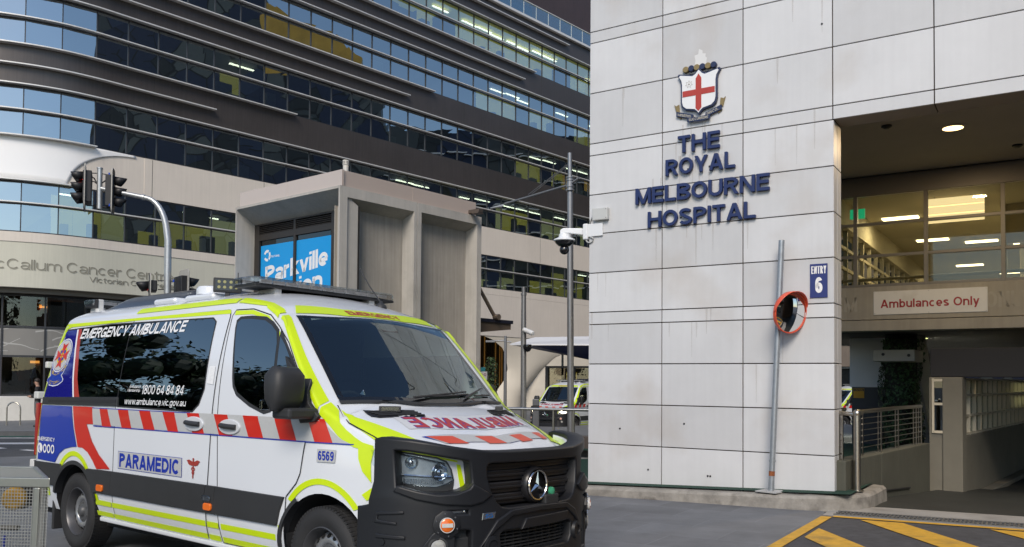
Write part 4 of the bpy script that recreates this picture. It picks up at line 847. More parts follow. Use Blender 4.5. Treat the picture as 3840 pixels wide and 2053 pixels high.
# glazed box and wall under the canopy
ec=thing('entry_pavilion','small glazed entrance pavilion under the white canopy','pavilion',(3,44,-.8))
m=MB(); FQ=frame(V(1.75,43.5,0),V(.9,-.43,0),V(-.43,-.9,0))
m.box(FQ,0,.16,-.1,.1,-1,2.3); m.box(FQ,0,6,-.08,.08,2.2,2.3); m.box(FQ,1.55,1.62,-.05,.05,-1,2.2); m.box(FQ,3.2,3.27,-.05,.05,-1,2.2); m.box(FQ,0,6,-.05,.05,1.0,1.06); m.build('pavilion_frame',pm('pavilion_bronze',(.06,.052,.045),.5),ec)
m=MB(); m.box(FQ,0.16,6,-.02,-.01,-1,2.2); m.build('pavilion_glass',glass('pavilion_glass',(.55,.52,.45),.12,1.5),ec)
m=MB(); m.box(FQ,.2,6,-2.2,-2.1,-1,2.2,0); m.box(FQ,.5,1.6,-1.2,-.8,-1,.6,1); m.box(FQ,.3,.9,-2.08,-2.05,1.4,2.0,2); m.box(FQ,3.4,4.8,-2.08,-2.05,-.1,.9,2); m.build('pavilion_interior',[pm('pav_wall',(.12,.10,.08),.8,.4,1.),mPart,mYlow],ec)
# ------------------------------------------------------------------ ambulance: analytic body surface, everything on it is bent to that surface
def lerp(a,b,t): return a+(b-a)*t
def pw(x,pts):
    if x<=pts[0][0]: return pts[0][1]
    for (a,fa),(b,fb) in zip(pts,pts[1:]):
        if x<=b:
            t=(x-a)/(b-a); return fa+(fb-fa)*t
    return pts[-1][1]
def xrear(z): return -1.04+.17*max(0.,z-.8)
def zsh(x): return pw(x,[(-.8,2.17),(2.4,2.19),(2.75,2.15),(2.9,2.105),(3.03,2.045),(3.6,1.41),(3.8,1.31),(4.0,1.22),(4.2,1.13),(4.4,1.04),(4.6,.98)])
def zc(x):
    roof=2.37
    if x<-.5: roof-=.16*((-.5-x)/.5)**2
    if x>2.0: roof-=.295*((min(x,3.13)-2.0)/1.13)**2
    if x<=3.13: return roof
    if x<=3.82: return lerp(2.075,1.415,(x-3.13)/.69)
    return 1.415-.30*(x-3.82)-.18*(x-3.82)**2
def tn(x): return pw(x,[(2.6,2.6),(3.1,2.0),(3.7,2.0),(3.9,2.6)])
def sideq(x,z):
    q=1.0
    if x>3.3: q-=.21*((x-3.3)/1.3)**2.2
    if z<.6: q-=.05*((.6-z)/.25)**2
    if z>1.3:
        d=z-1.3; q-=.07*d+.14*d*d
    if 3.5<x and z>1.0: q-=.22*max(0,min(1,(x-3.6)/.3))*max(0,(z-1.0))**1.5
    r=.16; e=x-xrear(z)
    if e<r: q-=r-math.sqrt(max(0,r*r-(r-max(e,0))**2))
    return q
def qs(x): return sideq(x,zsh(x))
def vtop(x,q):
    h=qs(x); a=min(1,abs(q)/h); n=tn(x)
    return zsh(x)+(zc(x)-zsh(x))*(1-a**n)**(1/1.6 if n>2.2 else 1.0)
def bump_x(q,x0=4.05,L=.70,n=2.6,w=1.0):
    return x0+L*max(0,1-(abs(q)/w)**n)**(1/n)

mBody=pm('ambulance_white',(.70,.73,.77),.22,.02,1.,coat=.6); mFlu=pm('fluoro_yellow',(.58,.76,.004),.38,.03,3.,coat=.2); mARed=pm('livery_red',(.56,.022,.012),.3,.04,3,coat=.3)
mABlue=pm('livery_blue',(.006,.035,.36),.3,.03,2,coat=.4); mASil=pm('reflective_silver',(.46,.47,.47),.45,.05,30.); mClad2=pm('black_trim',(.028,.029,.031),.55,.12,6,bump=.04,bscale=400); mSeam=pm('panel_gap',(.02,.02,.022),.7)
mTint=glass('tinted_glass',(.0,.0,.0),.26,1.6); mBlWin=pm('window_blue_film',(.012,.012,.20),.06,spec=.6,coat=.3); mTyre=pm('tyre_rubber',(.022,.022,.023),.75,.2,12,bump=.15,bscale=150); mRim=pm('steel_rim',(.40,.41,.42),.35,.06,10,metal=.7)
mChr=pm('chrome',(.75,.76,.78),.08,metal=1.); mLens=glass('lamp_lens',(.88,.92,.95),.05,1.45); mClear=glass('lightbar_lens',(.78,.78,.78),.10,1.45,rough=.10); mAmber=pm('amber_lens',(.80,.16,.01),.2,coat=.6); mIvory=pm('aged_white',(.62,.62,.60),.5,.15,8)
mHub=pm('hub_grey',(.075,.078,.082),.45,.08,9); mLetB=pm('lettering_blue',(.008,.03,.34),.4); mWTxt=pm('lettering_white',(.78,.79,.80),.4)
FWD=V(.77149081,-.63619412,.00767937); NEAR=V(-.63619743,-.77124203,.0209418); UPV=V(.0074004,.021042,.9997512); ORG=V(-3.4667427,8.7639018,-.0175318)
amb=bpy.data.objects.new('ambulance',None); SC.collection.objects.link(amb)
LM=Matrix.Identity(4)
for i in range(3): LM[i][0]=FWD[i]; LM[i][1]=-NEAR[i]; LM[i][2]=UPV[i]; LM[i][3]=ORG[i]
amb.matrix_world=LM; tag(amb,'white ambulance with blue and yellow livery and black bull bar parked nearest in the foreground','ambulance','ambulances at the hospital')
SIDED={'side_cladding','side_window','rear_quarter_window','door_window','quarter_light','window_frame','door_rail','chequer_band','rear_livery_panel','arch_lip','marker_lamp','side_strobe','tail_lamp','rear_hinge','rear_scene_lamp','door_handle','grip','mirror_sail','window_seal','bonnet_vent','bonnet_shut_line','roof_plinth','sill'}
DOOR={}
def AB(m,name,mats,par=None,**k):
    if name in SIDED:
        o=None
        for g_,mm in sorted(((k_,w2) for k_,w in m.islands(lambda c:c.y>0).items() for w2 in (w.islands().values() if name in('side_cladding','roof_plinth','tail_lamp') else (w,))),key=lambda t_:t_[0]):          # the seen side (y<0) first
            p_=par
            if par is not None and par.name.split('.')[0] in('front_door','sliding_door'): p_=DOOR[(par.name.split('.')[0],-1 if g_ else 1)]
            q_=mm.build(name,mats,p_ or amb,local=True,**k); o=o or q_
        return o
    return m.build(name,mats,par or amb,local=True,**k)
L=lambda x,q,z: V(x,-q,z)
FLo=lambda a,b,c: V(a,-b,c)          # (x forward, q towards the seen side, z up)
def sid(x,z,off=0.,sg=1):
    zs_=zsh(x)-.002
    if z>zs_ and x>2.5:
        q=max(.05,sideq(x,zs_)-(z-zs_)*.9); return L(x,sg*q,vtop(x,q)+off*1.6+.003)
    return L(x,sg*(sideq(x,min(z,zs_))+off),z)
def nrm(f,a,b,off,e=.004):
    p=f(a,b); n=(f(a+e,b)-p).cross(f(a,b+e)-p).normalized(); return p,n
def tops(x,q,off=0.):
    p=L(x,q,vtop(x,q)); e=.006; n=(L(x+e,q,vtop(x+e,q))-p).cross(L(x,q+e,vtop(x,q+e))-p).normalized()
    if n.z<0: n=-n
    return p+n*off
def ribw(x,w,off=0.,sg=1):
    """corner wrap: w<=0 down the side from the roof shoulder, w>0 in along the top"""
    if w<=0: return sid(x,zsh(x)+w,off,sg)
    q=qs(x)-w; p=tops(x,q,off); return V(p.x,p.y*sg,p.z)
def deck(polys,mat_i,m,off,sg=(1,),sz=.06,sx=.12,f=sid):
    me=poly(polys) if not hasattr(polys,'vertices') else polys
    xs=[v.co.x for v in me.vertices]; ys=[v.co.y for v in me.vertices]
    cut(me,0,[min(xs)+sx*i for i in range(1,int((max(xs)-min(xs))/sx)+1)]); cut(me,1,[min(ys)+sz*i for i in range(1,int((max(ys)-min(ys))/sz)+1)])
    for s in sg: m.mesh(me,lambda c:f(c.x,c.y,off,s) if f is sid else f(c.x,c.y,off),mat_i)
    return m
# body shell
m=MB(); NS=16; NT=26; stx=[-1.04,-1.02,-.99,-.95,-.91,-.86,-.8,-.7]+[-.6+.15*i for i in range(20)]+[2.35+.07*i for i in range(9)]+[2.95+.03*i for i in range(31)]+[3.90+.06*i for i in range(5)]+[4.19,4.2]+[4.21+.04*i for i in range(9)]
def station(x0):
    pts=[]
    if x0>4.2:
        f_=max(.02,1-((x0-4.2)/.345)**2.2)**.5; qe=qs(4.2)*f_*.985; zt=vtop(x0,qe)
        pts=[(x0,qe,zt-.06*(1-i/NS)) for i in range(NS+1)]
        for i in range(1,NT): q=qe*math.cos(math.pi*i/NT); pts.append((x0,q,vtop(x0,q)))
        return pts+[(a,-b,c) for a,b,c in reversed(pts[:NS+1])]
    pass;
    for i in range(NS+1):
        zt=.33+(zsh(max(x0,-.8))-.33)*(i/NS); xx=x0*(xrear(zt)/-1.04) if x0<0 else x0; pts.append((xx,sideq(xx,min(zt,zsh(xx)-.001)),zt))
    xt,qe,zt=pts[-1]
    for i in range(1,NT):
        q=qe*math.cos(math.pi*i/NT); pts.append((xt,q,vtop(max(min(xt,4.62),-.9),q)))
    return pts+[(a,-b,c) for a,b,c in reversed(pts[:NS+1])]
rows=[station(x) for x in stx]; k=len(rows[0])
m.add([L(*p) for r in rows for p in r],[(i*k+j,i*k+(j+1)%k,(i+1)*k+(j+1)%k,(i+1)*k+j) for i in range(len(rows)-1) for j in range(k)]+[tuple(range(k)),tuple(range((len(rows)-1)*k,len(rows)*k))])
body=AB(m,'body',[mBody,pm('wheel_well',(.012,.012,.013),.9)],smooth=35)
cutm=MB()
for x,z in((0,.36),(3.665,.39)):
    for s in(1,-1): cutm.lathe(L(x,s*.62,z),V(0,-s,0),[(.001,0),(.44,0),(.44,.6),(.001,.6)],40,1)
co=AB(cutm,'cutter',[mBody,MATS['wheel_well']]); bo=body.modifiers.new('arch','BOOLEAN'); bo.operation='DIFFERENCE'; bo.object=co; bo.solver='EXACT'
dgx=bpy.context.evaluated_depsgraph_get(); dgx.update(); nm=bpy.data.meshes.new_from_object(body.evaluated_get(dgx)); body.modifiers.clear(); body.data=nm; bpy.data.objects.remove(co); nm.set_sharp_from_angle(angle=R(35))
BOTH=(1,-1)
# cut the windscreen opening
bm=bmesh.new(); bm.from_mesh(body.data); kill=[]
for f_ in bm.faces:
    c=f_.calc_center_median(); q=c.y
    if abs(q)<.86 and c.z>1.25 and 2.95<c.x<3.82 and f_.normal.x>.15:
        x=q/.80; xb=3.80-.165*x*x; xt=3.09-.075*x*x; y=(c.x-xb)/(xt-xb); wq=.835*(1-y)+.765*y
        if .03<y<.975 and abs(q)<wq*.965: kill.append(f_)
bmesh.ops.delete(bm,geom=kill,context='FACES'); bm.to_mesh(body.data); bm.free()
# cab interior: dashboard, wheel, seats, lining
mDash=pm('dash_plastic',(.030,.031,.032),.6,.1,10); mSeat=pm('seat_fabric',(.035,.037,.045),.9,.15,30)
m=MB(); m.grid(lambda u,v:L(3.84-.62*v-.15*(2*u-1)**2*(1-v),(-1+2*u)*.80,1.345+.05*math.sin(math.pi*v)*(1.3 if .15<u<.45 else .7)),24,8); m.box(FLo,3.18,3.24,-.82,.82,.7,1.36); cab=AB(m,'dashboard',mDash,recalc=False,smooth=40)
m=MB(); m.box(FLo,1.9,1.95,-.80,.80,.5,2.12); m.box(FLo,1.95,3.6,-.9,.9,.45,.5); m.box(FLo,1.95,3.2,.83,.84,.5,1.85); m.box(FLo,1.95,3.2,-.84,-.83,.5,1.85); AB(m,'cab_lining',pm('cab_lining',(.05,.052,.055),.9,.1,5))
for q in(.42,-.42):
    m=MB(); m.box(FLo,2.20,2.75,q-.25,q+.25,.85,1.02); m.prism(FLo,[(2.20,1.02),(2.36,1.02),(2.22,1.60),(2.10,1.60)],q-.24,q+.24); m.prism(FLo,[(2.16,1.64),(2.25,1.64),(2.22,1.84),(2.13,1.84)],q-.13,q+.13); m.tube([L(2.17,q-.06,1.58),L(2.18,q-.06,1.66)],.012,6); m.tube([L(2.17,q+.06,1.58),L(2.18,q+.06,1.66)],.012,6); AB(m,'seat',mSeat,bevel=.03)
m=MB(); wc=L(3.10,.42,1.36); wx=V(-.75,0,.66); m.tube([wc+(V(0,1,0)*math.cos(R(a))+V(.66,0,.75)*math.sin(R(a)))*.20 for a in range(0,361,15)],.016,8); m.tube([wc-V(0,.19,0),wc,wc+V(0,.19,0)],.022,6); m.tube([wc,wc+V(.15,0,-.14)],.04,8); AB(m,'steering_wheel',mDash,smooth=50)
m=MB(); m.box(frame(L(3.60,-.30,1.40),V(.8,.1,-.1),V(.1,-1,0)),-.10,.10,-.15,.15,0,.006); m.box(frame(L(3.45,-.52,1.405),V(.9,-.3,-.1),V(-.3,-.9,0)),-.07,.07,-.10,.10,.0,.03); AB(m,'paper',pm('paper_white',(.70,.72,.75),.6,.1,20),cab)
m=MB(); m.box(frame(L(3.62,-.38,1.412),V(.8,.1,-.1),V(.1,-1,0)),-.03,.03,-.05,.05,0,.004); AB(m,'paper_print',pm('print_blue',(.03,.14,.35),.6),cab)
m=MB(); m.tube([L(3.66,.62,1.36),L(3.62,.62,1.50)],.008,6); m.lathe(L(3.62,.62,1.50),V(.3,0,1),[(.02,-.03),(.025,.0),(.001,.03)],10); AB(m,'dash_mount',mChr,cab)
# doors, thin raised skins
door1=[(2.425,.79),(2.40,1.25),(2.33,2.10),(2.36,2.145),(2.60,2.14),(2.85,2.08),(3.0,1.985),(3.16,1.86),(3.50,1.46),(3.52,1.30),(3.47,1.10),(3.44,.95),(3.40,.88),(3.29,.78),(3.26,.36),(2.46,.36)]
door2=[(.755,.37),(.745,.80),(.745,1.35),(.72,2.12),(.74,2.15),(2.27,2.15),(2.30,2.10),(2.315,1.3),(2.285,.79),(2.265,.37)]
for nmn,P in(('front_door',door1),('sliding_door',door2)):
    for s in BOTH:
        m=deck([P],0,MB(),.004,(s,)); d_=AB(m,nmn,mBody,recalc=False,smooth=40)
        DOOR[(nmn,s)]=d_
        if s==1: globals()[nmn]=d_
m=MB()
def line(m,pts,w,off,f=sid,sg=BOTH):
    out=[]
    for i in range(len(pts)-1):
        a=V(*pts[i],0);b=V(*pts[i+1],0); n_=max(1,int((b-a).length/.06)); t=(b-a).normalized(); nn=V(-t.y,t.x,0)*w/2
        for j in range(n_):
            p=a.lerp(b,j/n_);q=a.lerp(b,(j+1)/n_)
            for s in sg: m.add([f(*(r)[:2],off,s) if f is sid else f(*(r)[:2],off) for r in(p+nn,q+nn,q-nn,p-nn)],[(0,1,2,3)])
for P in(door1,door2): line(m,P+[P[0]],.009,.0052)
line(m,[(-.99+.02,.80),(-.93,1.2),(-.86,1.6),(-.79,2.0)],.006,.003)
AB(m,'panel_gap',mSeam,recalc=False)
# black lower cladding with arch lips
m=MB()
def cl(P): 
    for s in BOTH:
        me=poly([P],ext=.009,bevel=.004,bres=1); xs=[v.co.x for v in me.vertices]; cut(me,0,[min(xs)+.12*i for i in range(1,30) if min(xs)+.12*i<max(xs)]); cut(me,1,[.6,.66,.72]); m.mesh(me,lambda c:sid(c.x,c.y,.010+c.z,s))
cl([(.36,.575)]+[(.45*math.cos(R(a)),.36+.455*math.sin(R(a))) for a in(30,38,45,52,58)]+[(.27,.772),(.738,.778),(.725,.575)])
cl([(.737,.575),(.75,.778),(2.28,.778),(2.26,.70),(2.262,.575)]); cl([(2.275,.575),(2.275,.70),(2.293,.778),(2.415,.778),(2.40,.70),(2.41,.575)]); cl([(2.425,.575),(2.412,.70),(2.428,.778),(3.27,.772),(3.225,.68),(3.195,.575)])
cl([(-1.0,.57),(-1.0,.77)]+[(-.97,.775),(-.30,.778)]+[(.455*math.cos(R(a)),.36+.455*math.sin(R(a))) for a in(126,135,145,155)]+[(-.44,.57)])
AB(m,'side_cladding',mClad2,smooth=30)
m=MB()
for cx,cz,a0,a1,rr0,rr1 in((0,.36,18,162,.437,.475),(3.665,.39,28,176,.437,.468)):
    for s in BOTH:
        for i in range(30):
            a=R(a0+(a1-a0)*i/30);b=R(a0+(a1-a0)*(i+1)/30)
            if cx and math.cos(a)>-.5: continue
            P=[(cx+r*math.cos(t),cz+r*math.sin(t)) for r,t in((rr0,a),(rr0,b),(rr1,b),(rr1,a))]
            m.add([sid(*P[0],.022,s),sid(*P[1],.022,s),sid(*P[2],.020,s),sid(*P[3],.020,s),sid(*P[0],-.05,s),sid(*P[1],-.05,s)],[(0,1,2,3),(0,4,5,1)])
AB(m,'arch_lip',mClad2,smooth=40,recalc=False)
# livery: blue and red rear panel, chequer band, yellow stripes
m=MB(); O1=.0062
xr=lambda z:xrear(z)+.0
deck([[(xr(.83)+.185,.80),(xr(1.1)+.16,1.1),(xr(1.342)+.145,1.342),(-.135,1.34),(-.075,1.142),(.01,.962),(-.10,.955),(-.25,.93),(-.36,.88),(-.45,.79)]],0,m,O1,BOTH)
deck([[(-.105,1.342),(.31,1.342),(.335,1.185),(.20,1.182),(.32,1.03),(.46,.92),(.69,.797),(.43,.783),(.34,.86),(.24,.925),(.13,.96),(.035,.962),(-.05,1.142)]],1,m,O1,BOTH)
AB(m,'rear_livery_panel',[mABlue,mARed],recalc=False,smooth=40)
m=MB(); T0,T1=1.326,1.170
deck([[(.30,T0+.01),(3.60,T0),(3.70,1.275),(3.80,1.205),(3.90,1.172),(.335,T1+.012)]],0,m,O1+.0005,BOTH)
for a0,a1,b0,b1 in((.45,.60,.515,.69),(.80,.985,.885,1.06),(1.18,1.365,1.275,1.46),(1.57,1.76,1.67,1.835),(1.95,2.13,2.05,2.222),(2.345,2.53,2.43,2.615),(2.735,2.925,2.82,3.005),(3.125,3.315,3.205,3.394),(3.51,3.665,3.585,3.751)): deck([[(a0,T0+.002),(a1,T0+.002),(b1,T1+.002),(b0,T1+.002)]],1,m,O1+.0015,BOTH)
deck([[(.34,T1-.004),(3.93,T1-.006),(3.93,T1+.002),(.34,T1+.006)]],2,m,O1+.001,BOTH); deck([[(.30,T0+.004),(2.0,T0-.001),(2.0,T0+.006),(.30,T0+.012)]],2,m,O1+.001,BOTH)
AB(m,'chequer_band',[mASil,mARed,mLetB],recalc=False,smooth=40)
m=MB()
deck([[(xr(.80)+.085,.79),(xr(1.4)+.075,1.4),(xr(2.1)+.10,2.14),(xr(2.1)+.20,2.12),(xr(1.9)+.165,1.9),(xr(1.4)+.135,1.4),(xr(.8)+.125,.79)]],0,m,O1,BOTH)
deck([[(-.74,2.128),(-.66,2.16),(2.28,2.152),(2.30,2.118),(.7,2.132),(-.55,2.125),(-.70,2.085)]],0,m,O1,BOTH)
deck([arc(-.04,.36,.475*.97,.56,20+26,180-28,20)+arc(-.04,.36,.40,.515,180-30,20+30,20)],0,m,O1,BOTH)
deck([arc(3.655,.39,.475,.54,43,136,24)+arc(3.655,.39,.425,.50,134,45,24)],0,m,O1,BOTH)
deck([[(.40,.558),(.46,.558),(.48,.508),(.72,.507),(.72,.462),(.425,.462)]],0,m,O1,BOTH); deck([[(.415,.408),(.72,.406),(.72,.364),(.41,.364)]],0,m,O1,BOTH)
deck([[(-.93,.555),(-.56,.555),(-.56,.46),(-.93,.46)]],0,m,O1,BOTH)
for a,b in((.735,2.262),(2.283,2.44),(2.475,3.17)):
    deck([[(a,.507),(b,.507),(b,.462),(a,.462)]],0,m,O1,BOTH); deck([[(a,.406),(b,.406),(b,.362),(a,.362)]],0,m,O1,BOTH)
deck([[(3.205,.575),(3.215,.575),(3.23,.36),(3.22,.36)]],0,m,O1,BOTH)
deck([[(2.36,2.138),(2.60,2.132),(2.83,2.075),(2.98,1.98),(3.14,1.85),(3.30,1.66),(3.33,1.60),(3.28,1.60),(3.14,1.755),(3.0,1.90),(2.93,1.99),(2.80,2.055),(2.6,2.098),(2.36,2.104)]],0,m,O1+.001,BOTH)
deck([[(3.97,1.145),(4.05,1.165),(4.10,1.15),(4.085,1.06),(4.095,.93),(4.02,1.0),(3.98,1.08)]],0,m,O1,BOTH); deck([[(4.02,.85),(4.10,.90),(4.10,.835),(4.06,.815)]],0,m,O1,BOTH)
for s in BOTH:
    def strip(P,n=40):
        vs=[]
        for i in range(n+1):
            x=P[0][0]+(P[-1][0]-P[0][0])*i/n; w0=pw(x,[(p[0],p[1]) for p in P]); w1=pw(x,[(p[0],p[2]) for p in P])
            vs+=[ribw(x,w0+(w1-w0)*j/8,.006,s) for j in range(9)]
        m.add(vs,[(i*9+j,(i+1)*9+j,(i+1)*9+j+1,i*9+j+1) for i in range(n) for j in range(8)])
    strip([(2.99,-.018,.055),(3.3,-.03,.062),(3.60,-.040,.085)]); strip([(3.615,-.045,.085),(3.70,-.065,.072),(3.78,-.095,.0),(3.85,-.105,-.025),(3.93,-.10,-.035),(4.0,-.08,-.035),(4.09,-.07,-.012)]); strip([(.72,.006,.06),(2.33,.006,.06)]); strip([(2.36,.004,.06),(2.75,.0,.065),(2.95,-.03,.06)])
deck([[(2.86,.66),(2.93,.27),(2.93,-.27),(2.86,-.66),(2.975,-.735),(3.055,-.30),(3.065,0),(3.055,.30),(2.975,.735)]],0,m,.005,(1,),.05,.05,tops)
for s in(1,-1): deck([[(3.70,s*.875),(3.82,s*.86),(4.31,s*.66),(4.36,s*.62),(4.36,s*.80),(4.1,s*.90),(3.86,s*.92)][::s]],0,m,.006,(1,),.05,.05,tops)
yl=AB(m,'yellow_striping',mFlu,recalc=False,smooth=40)
# windows
m=MB(); deck([[(-.30,2.105),(.3,2.113),(1.9,2.098),(2.06,2.09),(2.11,2.06),(2.118,2.0),(2.16,1.52),(2.11,1.40),(2.03,1.345),(1.9,1.34),(.79,1.362),(.775,1.437),(.005,1.428),(-.10,1.6),(-.18,1.81)]],0,m,.0075,BOTH); AB(m,'side_window',mTint,sliding_door,recalc=False,smooth=60)
m=MB(); deck([[(xr(1.42)+.16,1.42),(xr(1.7)+.18,1.7),(xr(2.0)+.215,2.02),(-.64,2.07),(-.60,2.09),(-.52,2.10),(-.405,2.106),(-.285,1.812),(-.21,1.6),(-.135,1.426)]],0,m,.0075,BOTH); deck([[(-.375,2.106),(-.305,2.105),(-.18,1.811),(-.10,1.6),(.005,1.428),(-.108,1.427),(-.18,1.6),(-.255,1.812)]],1,m,.0077,BOTH); deck([[(-.405,2.106),(-.375,2.106),(-.255,1.812),(-.18,1.6),(-.105,1.427),(-.137,1.426),(-.21,1.6),(-.285,1.812)]],2,m,.0076,BOTH); AB(m,'rear_quarter_window',[mBlWin,pm('window_red_film',(.40,.05,.04),.15,coat=.3),mWTxt],recalc=False,smooth=60)
m=MB(); line(m,[(.77,1.40),(.725,2.112)],.010,.0082); line(m,[(-.62,2.095),(.3,2.117),(2.06,2.094),(2.12,2.06),(2.165,1.52),(2.115,1.40),(2.03,1.340),(.78,1.357)],.012,.0079); AB(m,'window_seal',mSeam,recalc=False)
m=MB()
for s in BOTH:
    me=poly([[(xr(1.4)+.155,1.352),(xr(1.4)+.155,1.418),(.77,1.437),(.785,1.362)]],ext=.006,bevel=.003); cut(me,0,[-.7+.15*i for i in range(10)]); m.mesh(me,lambda c:sid(c.x,c.y,.008+c.z,s)); me=poly([[(xr(1.4)+.30,1.375),(xr(1.4)+.30,1.395),(.76,1.415),(.76,1.39)]],ext=.003); cut(me,0,[-.7+.15*i for i in range(10)]); m.mesh(me,lambda c:sid(c.x,c.y,.017+c.z,s),1)
AB(m,'door_rail',[mClad2,mSeam])
fw_=[(2.475,2.065),(2.62,2.06),(2.80,2.04),(2.90,2.00),(2.985,1.945),(3.02,1.86),(3.05,1.65),(3.06,1.385),(2.98,1.37),(2.80,1.425),(2.63,1.50),(2.575,1.56),(2.555,1.62),(2.445,1.98),(2.435,2.04)]
qw=[(3.045,1.91),(3.12,1.85),(3.20,1.765),(3.32,1.60),(3.40,1.45),(3.10,1.45),(3.085,1.65)]
def shrink(P,d):
    cx=sum(p[0] for p in P)/len(P);cy=sum(p[1] for p in P)/len(P); return [(x+(cx-x)*d/max(.05,math.hypot(x-cx,y-cy)),y+(cy-y)*d/max(.05,math.hypot(x-cx,y-cy))) for x,y in P]
m=MB(); deck([shrink(fw_,-.03)],0,m,.0078,BOTH); deck([[(3.03,1.97),(3.10,1.90),(3.24,1.76),(3.48,1.48),(3.49,1.42),(3.05,1.37)]],0,m,.0074,BOTH); AB(m,'window_frame',mClad2,front_door,recalc=False,smooth=60)
m=MB(); deck([fw_],0,m,.0095,BOTH); AB(m,'door_window',mTint,front_door,recalc=False,smooth=60)
m=MB(); deck([qw],0,m,.0095,BOTH); AB(m,'quarter_light',mTint,front_door,recalc=False,smooth=60)
m=MB()
for s in BOTH:
    me=poly([[(3.20,1.74),(3.48,1.55),(3.52,1.43),(3.625,1.345),(3.60,1.315),(3.46,1.30),(3.38,1.42)]],ext=.012,bevel=.006); cut(me,1,[1.4,1.5,1.6]); cut(me,0,[3.3,3.4,3.5]); m.mesh(me,lambda c:sid(c.x,c.y,.014+c.z,s))
AB(m,'mirror_sail',mClad2,smooth=40)
# windscreen
def wsp(x,y,off=0.): # x across -1..1, y 0 bottom 1 top
    q=x*(.835*(1-y)+.765*y); xb=3.80-.165*x*x; xt=3.09-.075*x*x
    xx=xb+(xt-xb)*y; return tops(xx,q,off)
m=MB(); m.grid(lambda u,v:wsp(-1+2*u,v,.006),40,24)
mWS=glass('windscreen_glass',(.50,.58,.54),.13,1.5)
AB(m,'windscreen',mWS,recalc=False,smooth=80)
m=MB()
for a in range(60):
    t0,t1=a/60,(a+1)/60
    for (f0,f1) in ((lambda t:(-1+2*t,0,),lambda t:(-1+2*t,.045)),(lambda t:(-1+2*t,1),lambda t:(-1+2*t,.97)),(lambda t:(-1,t),lambda t:(-.95,t)),(lambda t:(1,t),lambda t:(.95,t))):
        m.add([wsp(*f0(t0),.0072),wsp(*f0(t1),.0072),wsp(*f1(t1),.0072),wsp(*f1(t0),.0072)],[(0,1,2,3)])
m.add([wsp(x,y,.0073) for x,y in((-.13,.97),(.13,.97),(.10,.82),(-.10,.82))],[(0,1,2,3)])
AB(m,'windscreen_border',pm('frit_black',(.008,.008,.009),.12,coat=.3),recalc=False,smooth=80)
m=MB(); m.grid(lambda u,v:tops(3.805-.175*(-1+2*u)**2+.03*v,(-1+2*u)*.85,.010+.012*math.sin(math.pi*v)),40,3); AB(m,'cowl_trim',mClad2,recalc=False,smooth=60)
for q0,q1,x1 in((.33,-.42,.10),(-.36,-.78,.16)):
    m=MB(); P=[wsp(q0,.02,.03)+(wsp(q1,x1,.03)-wsp(q0,.02,.03))*t for t in(0,.3,.6,1)]; m.tube(P,.011,6,r2=.006); P2=[wsp(q0-.18+(q1-q0)*t*.8,.06+.02*t,.018) for t in(0,.25,.5,.75,1)]; m.tube(P2,.008,6); AB(m,'wiper',mClad2)
# small lamps on the cowl corners
for s in(1,-1):
    c_=tops(3.86 if s>0 else 3.86,s*.58,.03); m=MB(); FC=frame(c_,V(.77,-s*.64,0).normalized(),V(s*.64,.77,0).normalized()); m.box(FC,-.03,.03,-.075,.075,-.03,.012); lp_=AB(m,'cowl_lamp',mClad2,bevel=.006)
    m=MB(); m.box(FC,.0305,.034,-.06,.06,-.02,.005); AB(m,'lens',mClear,lp_)
# bonnet: vents, mirrored lettering, chequer strip, shut line
m=MB()
for s in(1,-1):
    deck([[(3.79,s*.76),(3.885,s*.42),(4.0,s*.36),(4.02,s*.40),(3.92,s*.72),(3.88,s*.76)][::s]],0,m,.004,(1,),.05,.05,tops)
    for k in range(4):
        a=.20+.2*k; P=[tops(3.79+a*.13+.095*t,s*(.745-.345*t-a*.04),.009) for t in(0,.33,.66,1)]; m.tube(P,.006,5,1)
AB(m,'bonnet_vent',[pm('vent_black',(.012,.012,.014),.5),mClad2],recalc=False)
m=MB(); line(m,[(3.66,.872),(3.76,.90),(3.85,.925),(4.0,.90),(4.12,.88),(4.30,.80)],.008,.0065,tops); line(m,[(3.66,-.872),(3.76,-.90),(3.85,-.925),(4.0,-.90),(4.12,-.88),(4.30,-.80)],.008,.0065,tops); AB(m,'bonnet_shut_line',mSeam,recalc=False)
m=MB(); deck([[(4.03-.13*t*t,.62*t) for t in(1,.5,0,-.5,-1)]+[(4.245-.12*t*t,.64*t) for t in(-1,-.5,0,.5,1)]],0,m,.004,(1,),.06,.06,tops); AB(m,'bonnet_backing',pm('reflective_white',(.60,.61,.62),.4,.04,30),recalc=False,smooth=60)
me=text('AMBULANCE',1.14,.155,bold=.03); cut(me,0,[.06*i for i in range(1,19)])
m=MB(); m.mesh(me,lambda c:(lambda q:tops(4.225-c.y-.115*(q/.62)**2,q,.0062))(c.x-.57)); AB(m,'bonnet_lettering',pm('letter_red',(.42,.04,.04),.4,.05,6),recalc=False)
me=text('AMBULANCE',1.155,.168,bold=.055); cut(me,0,[.06*i for i in range(1,19)]); m=MB(); m.mesh(me,lambda c:(lambda q:tops(4.232-c.y-.115*(q/.62)**2,q,.0055))(c.x-.5775)); AB(m,'lettering_outline',pm('letter_purple',(.10,.05,.30),.4),recalc=False)
m=MB(); bx=lambda q,t:(4.335+.092*t-.10*(q/.62)**2)
def bpoly(q0,q1,q2,q3): return [(bx(q0,0),q0),(bx((q0+q1)/2,0),(q0+q1)/2),(bx(q1,0),q1),(bx(q2,1),q2),(bx((q2+q3)/2,1),(q2+q3)/2),(bx(q3,1),q3)]
deck([bpoly(.63,-.63,-.63,.50)],2,m,.004,(1,),.05,.05,tops); deck([bpoly(.60,-.62,-.62,.52)],0,m,.005,(1,),.05,.05,tops)
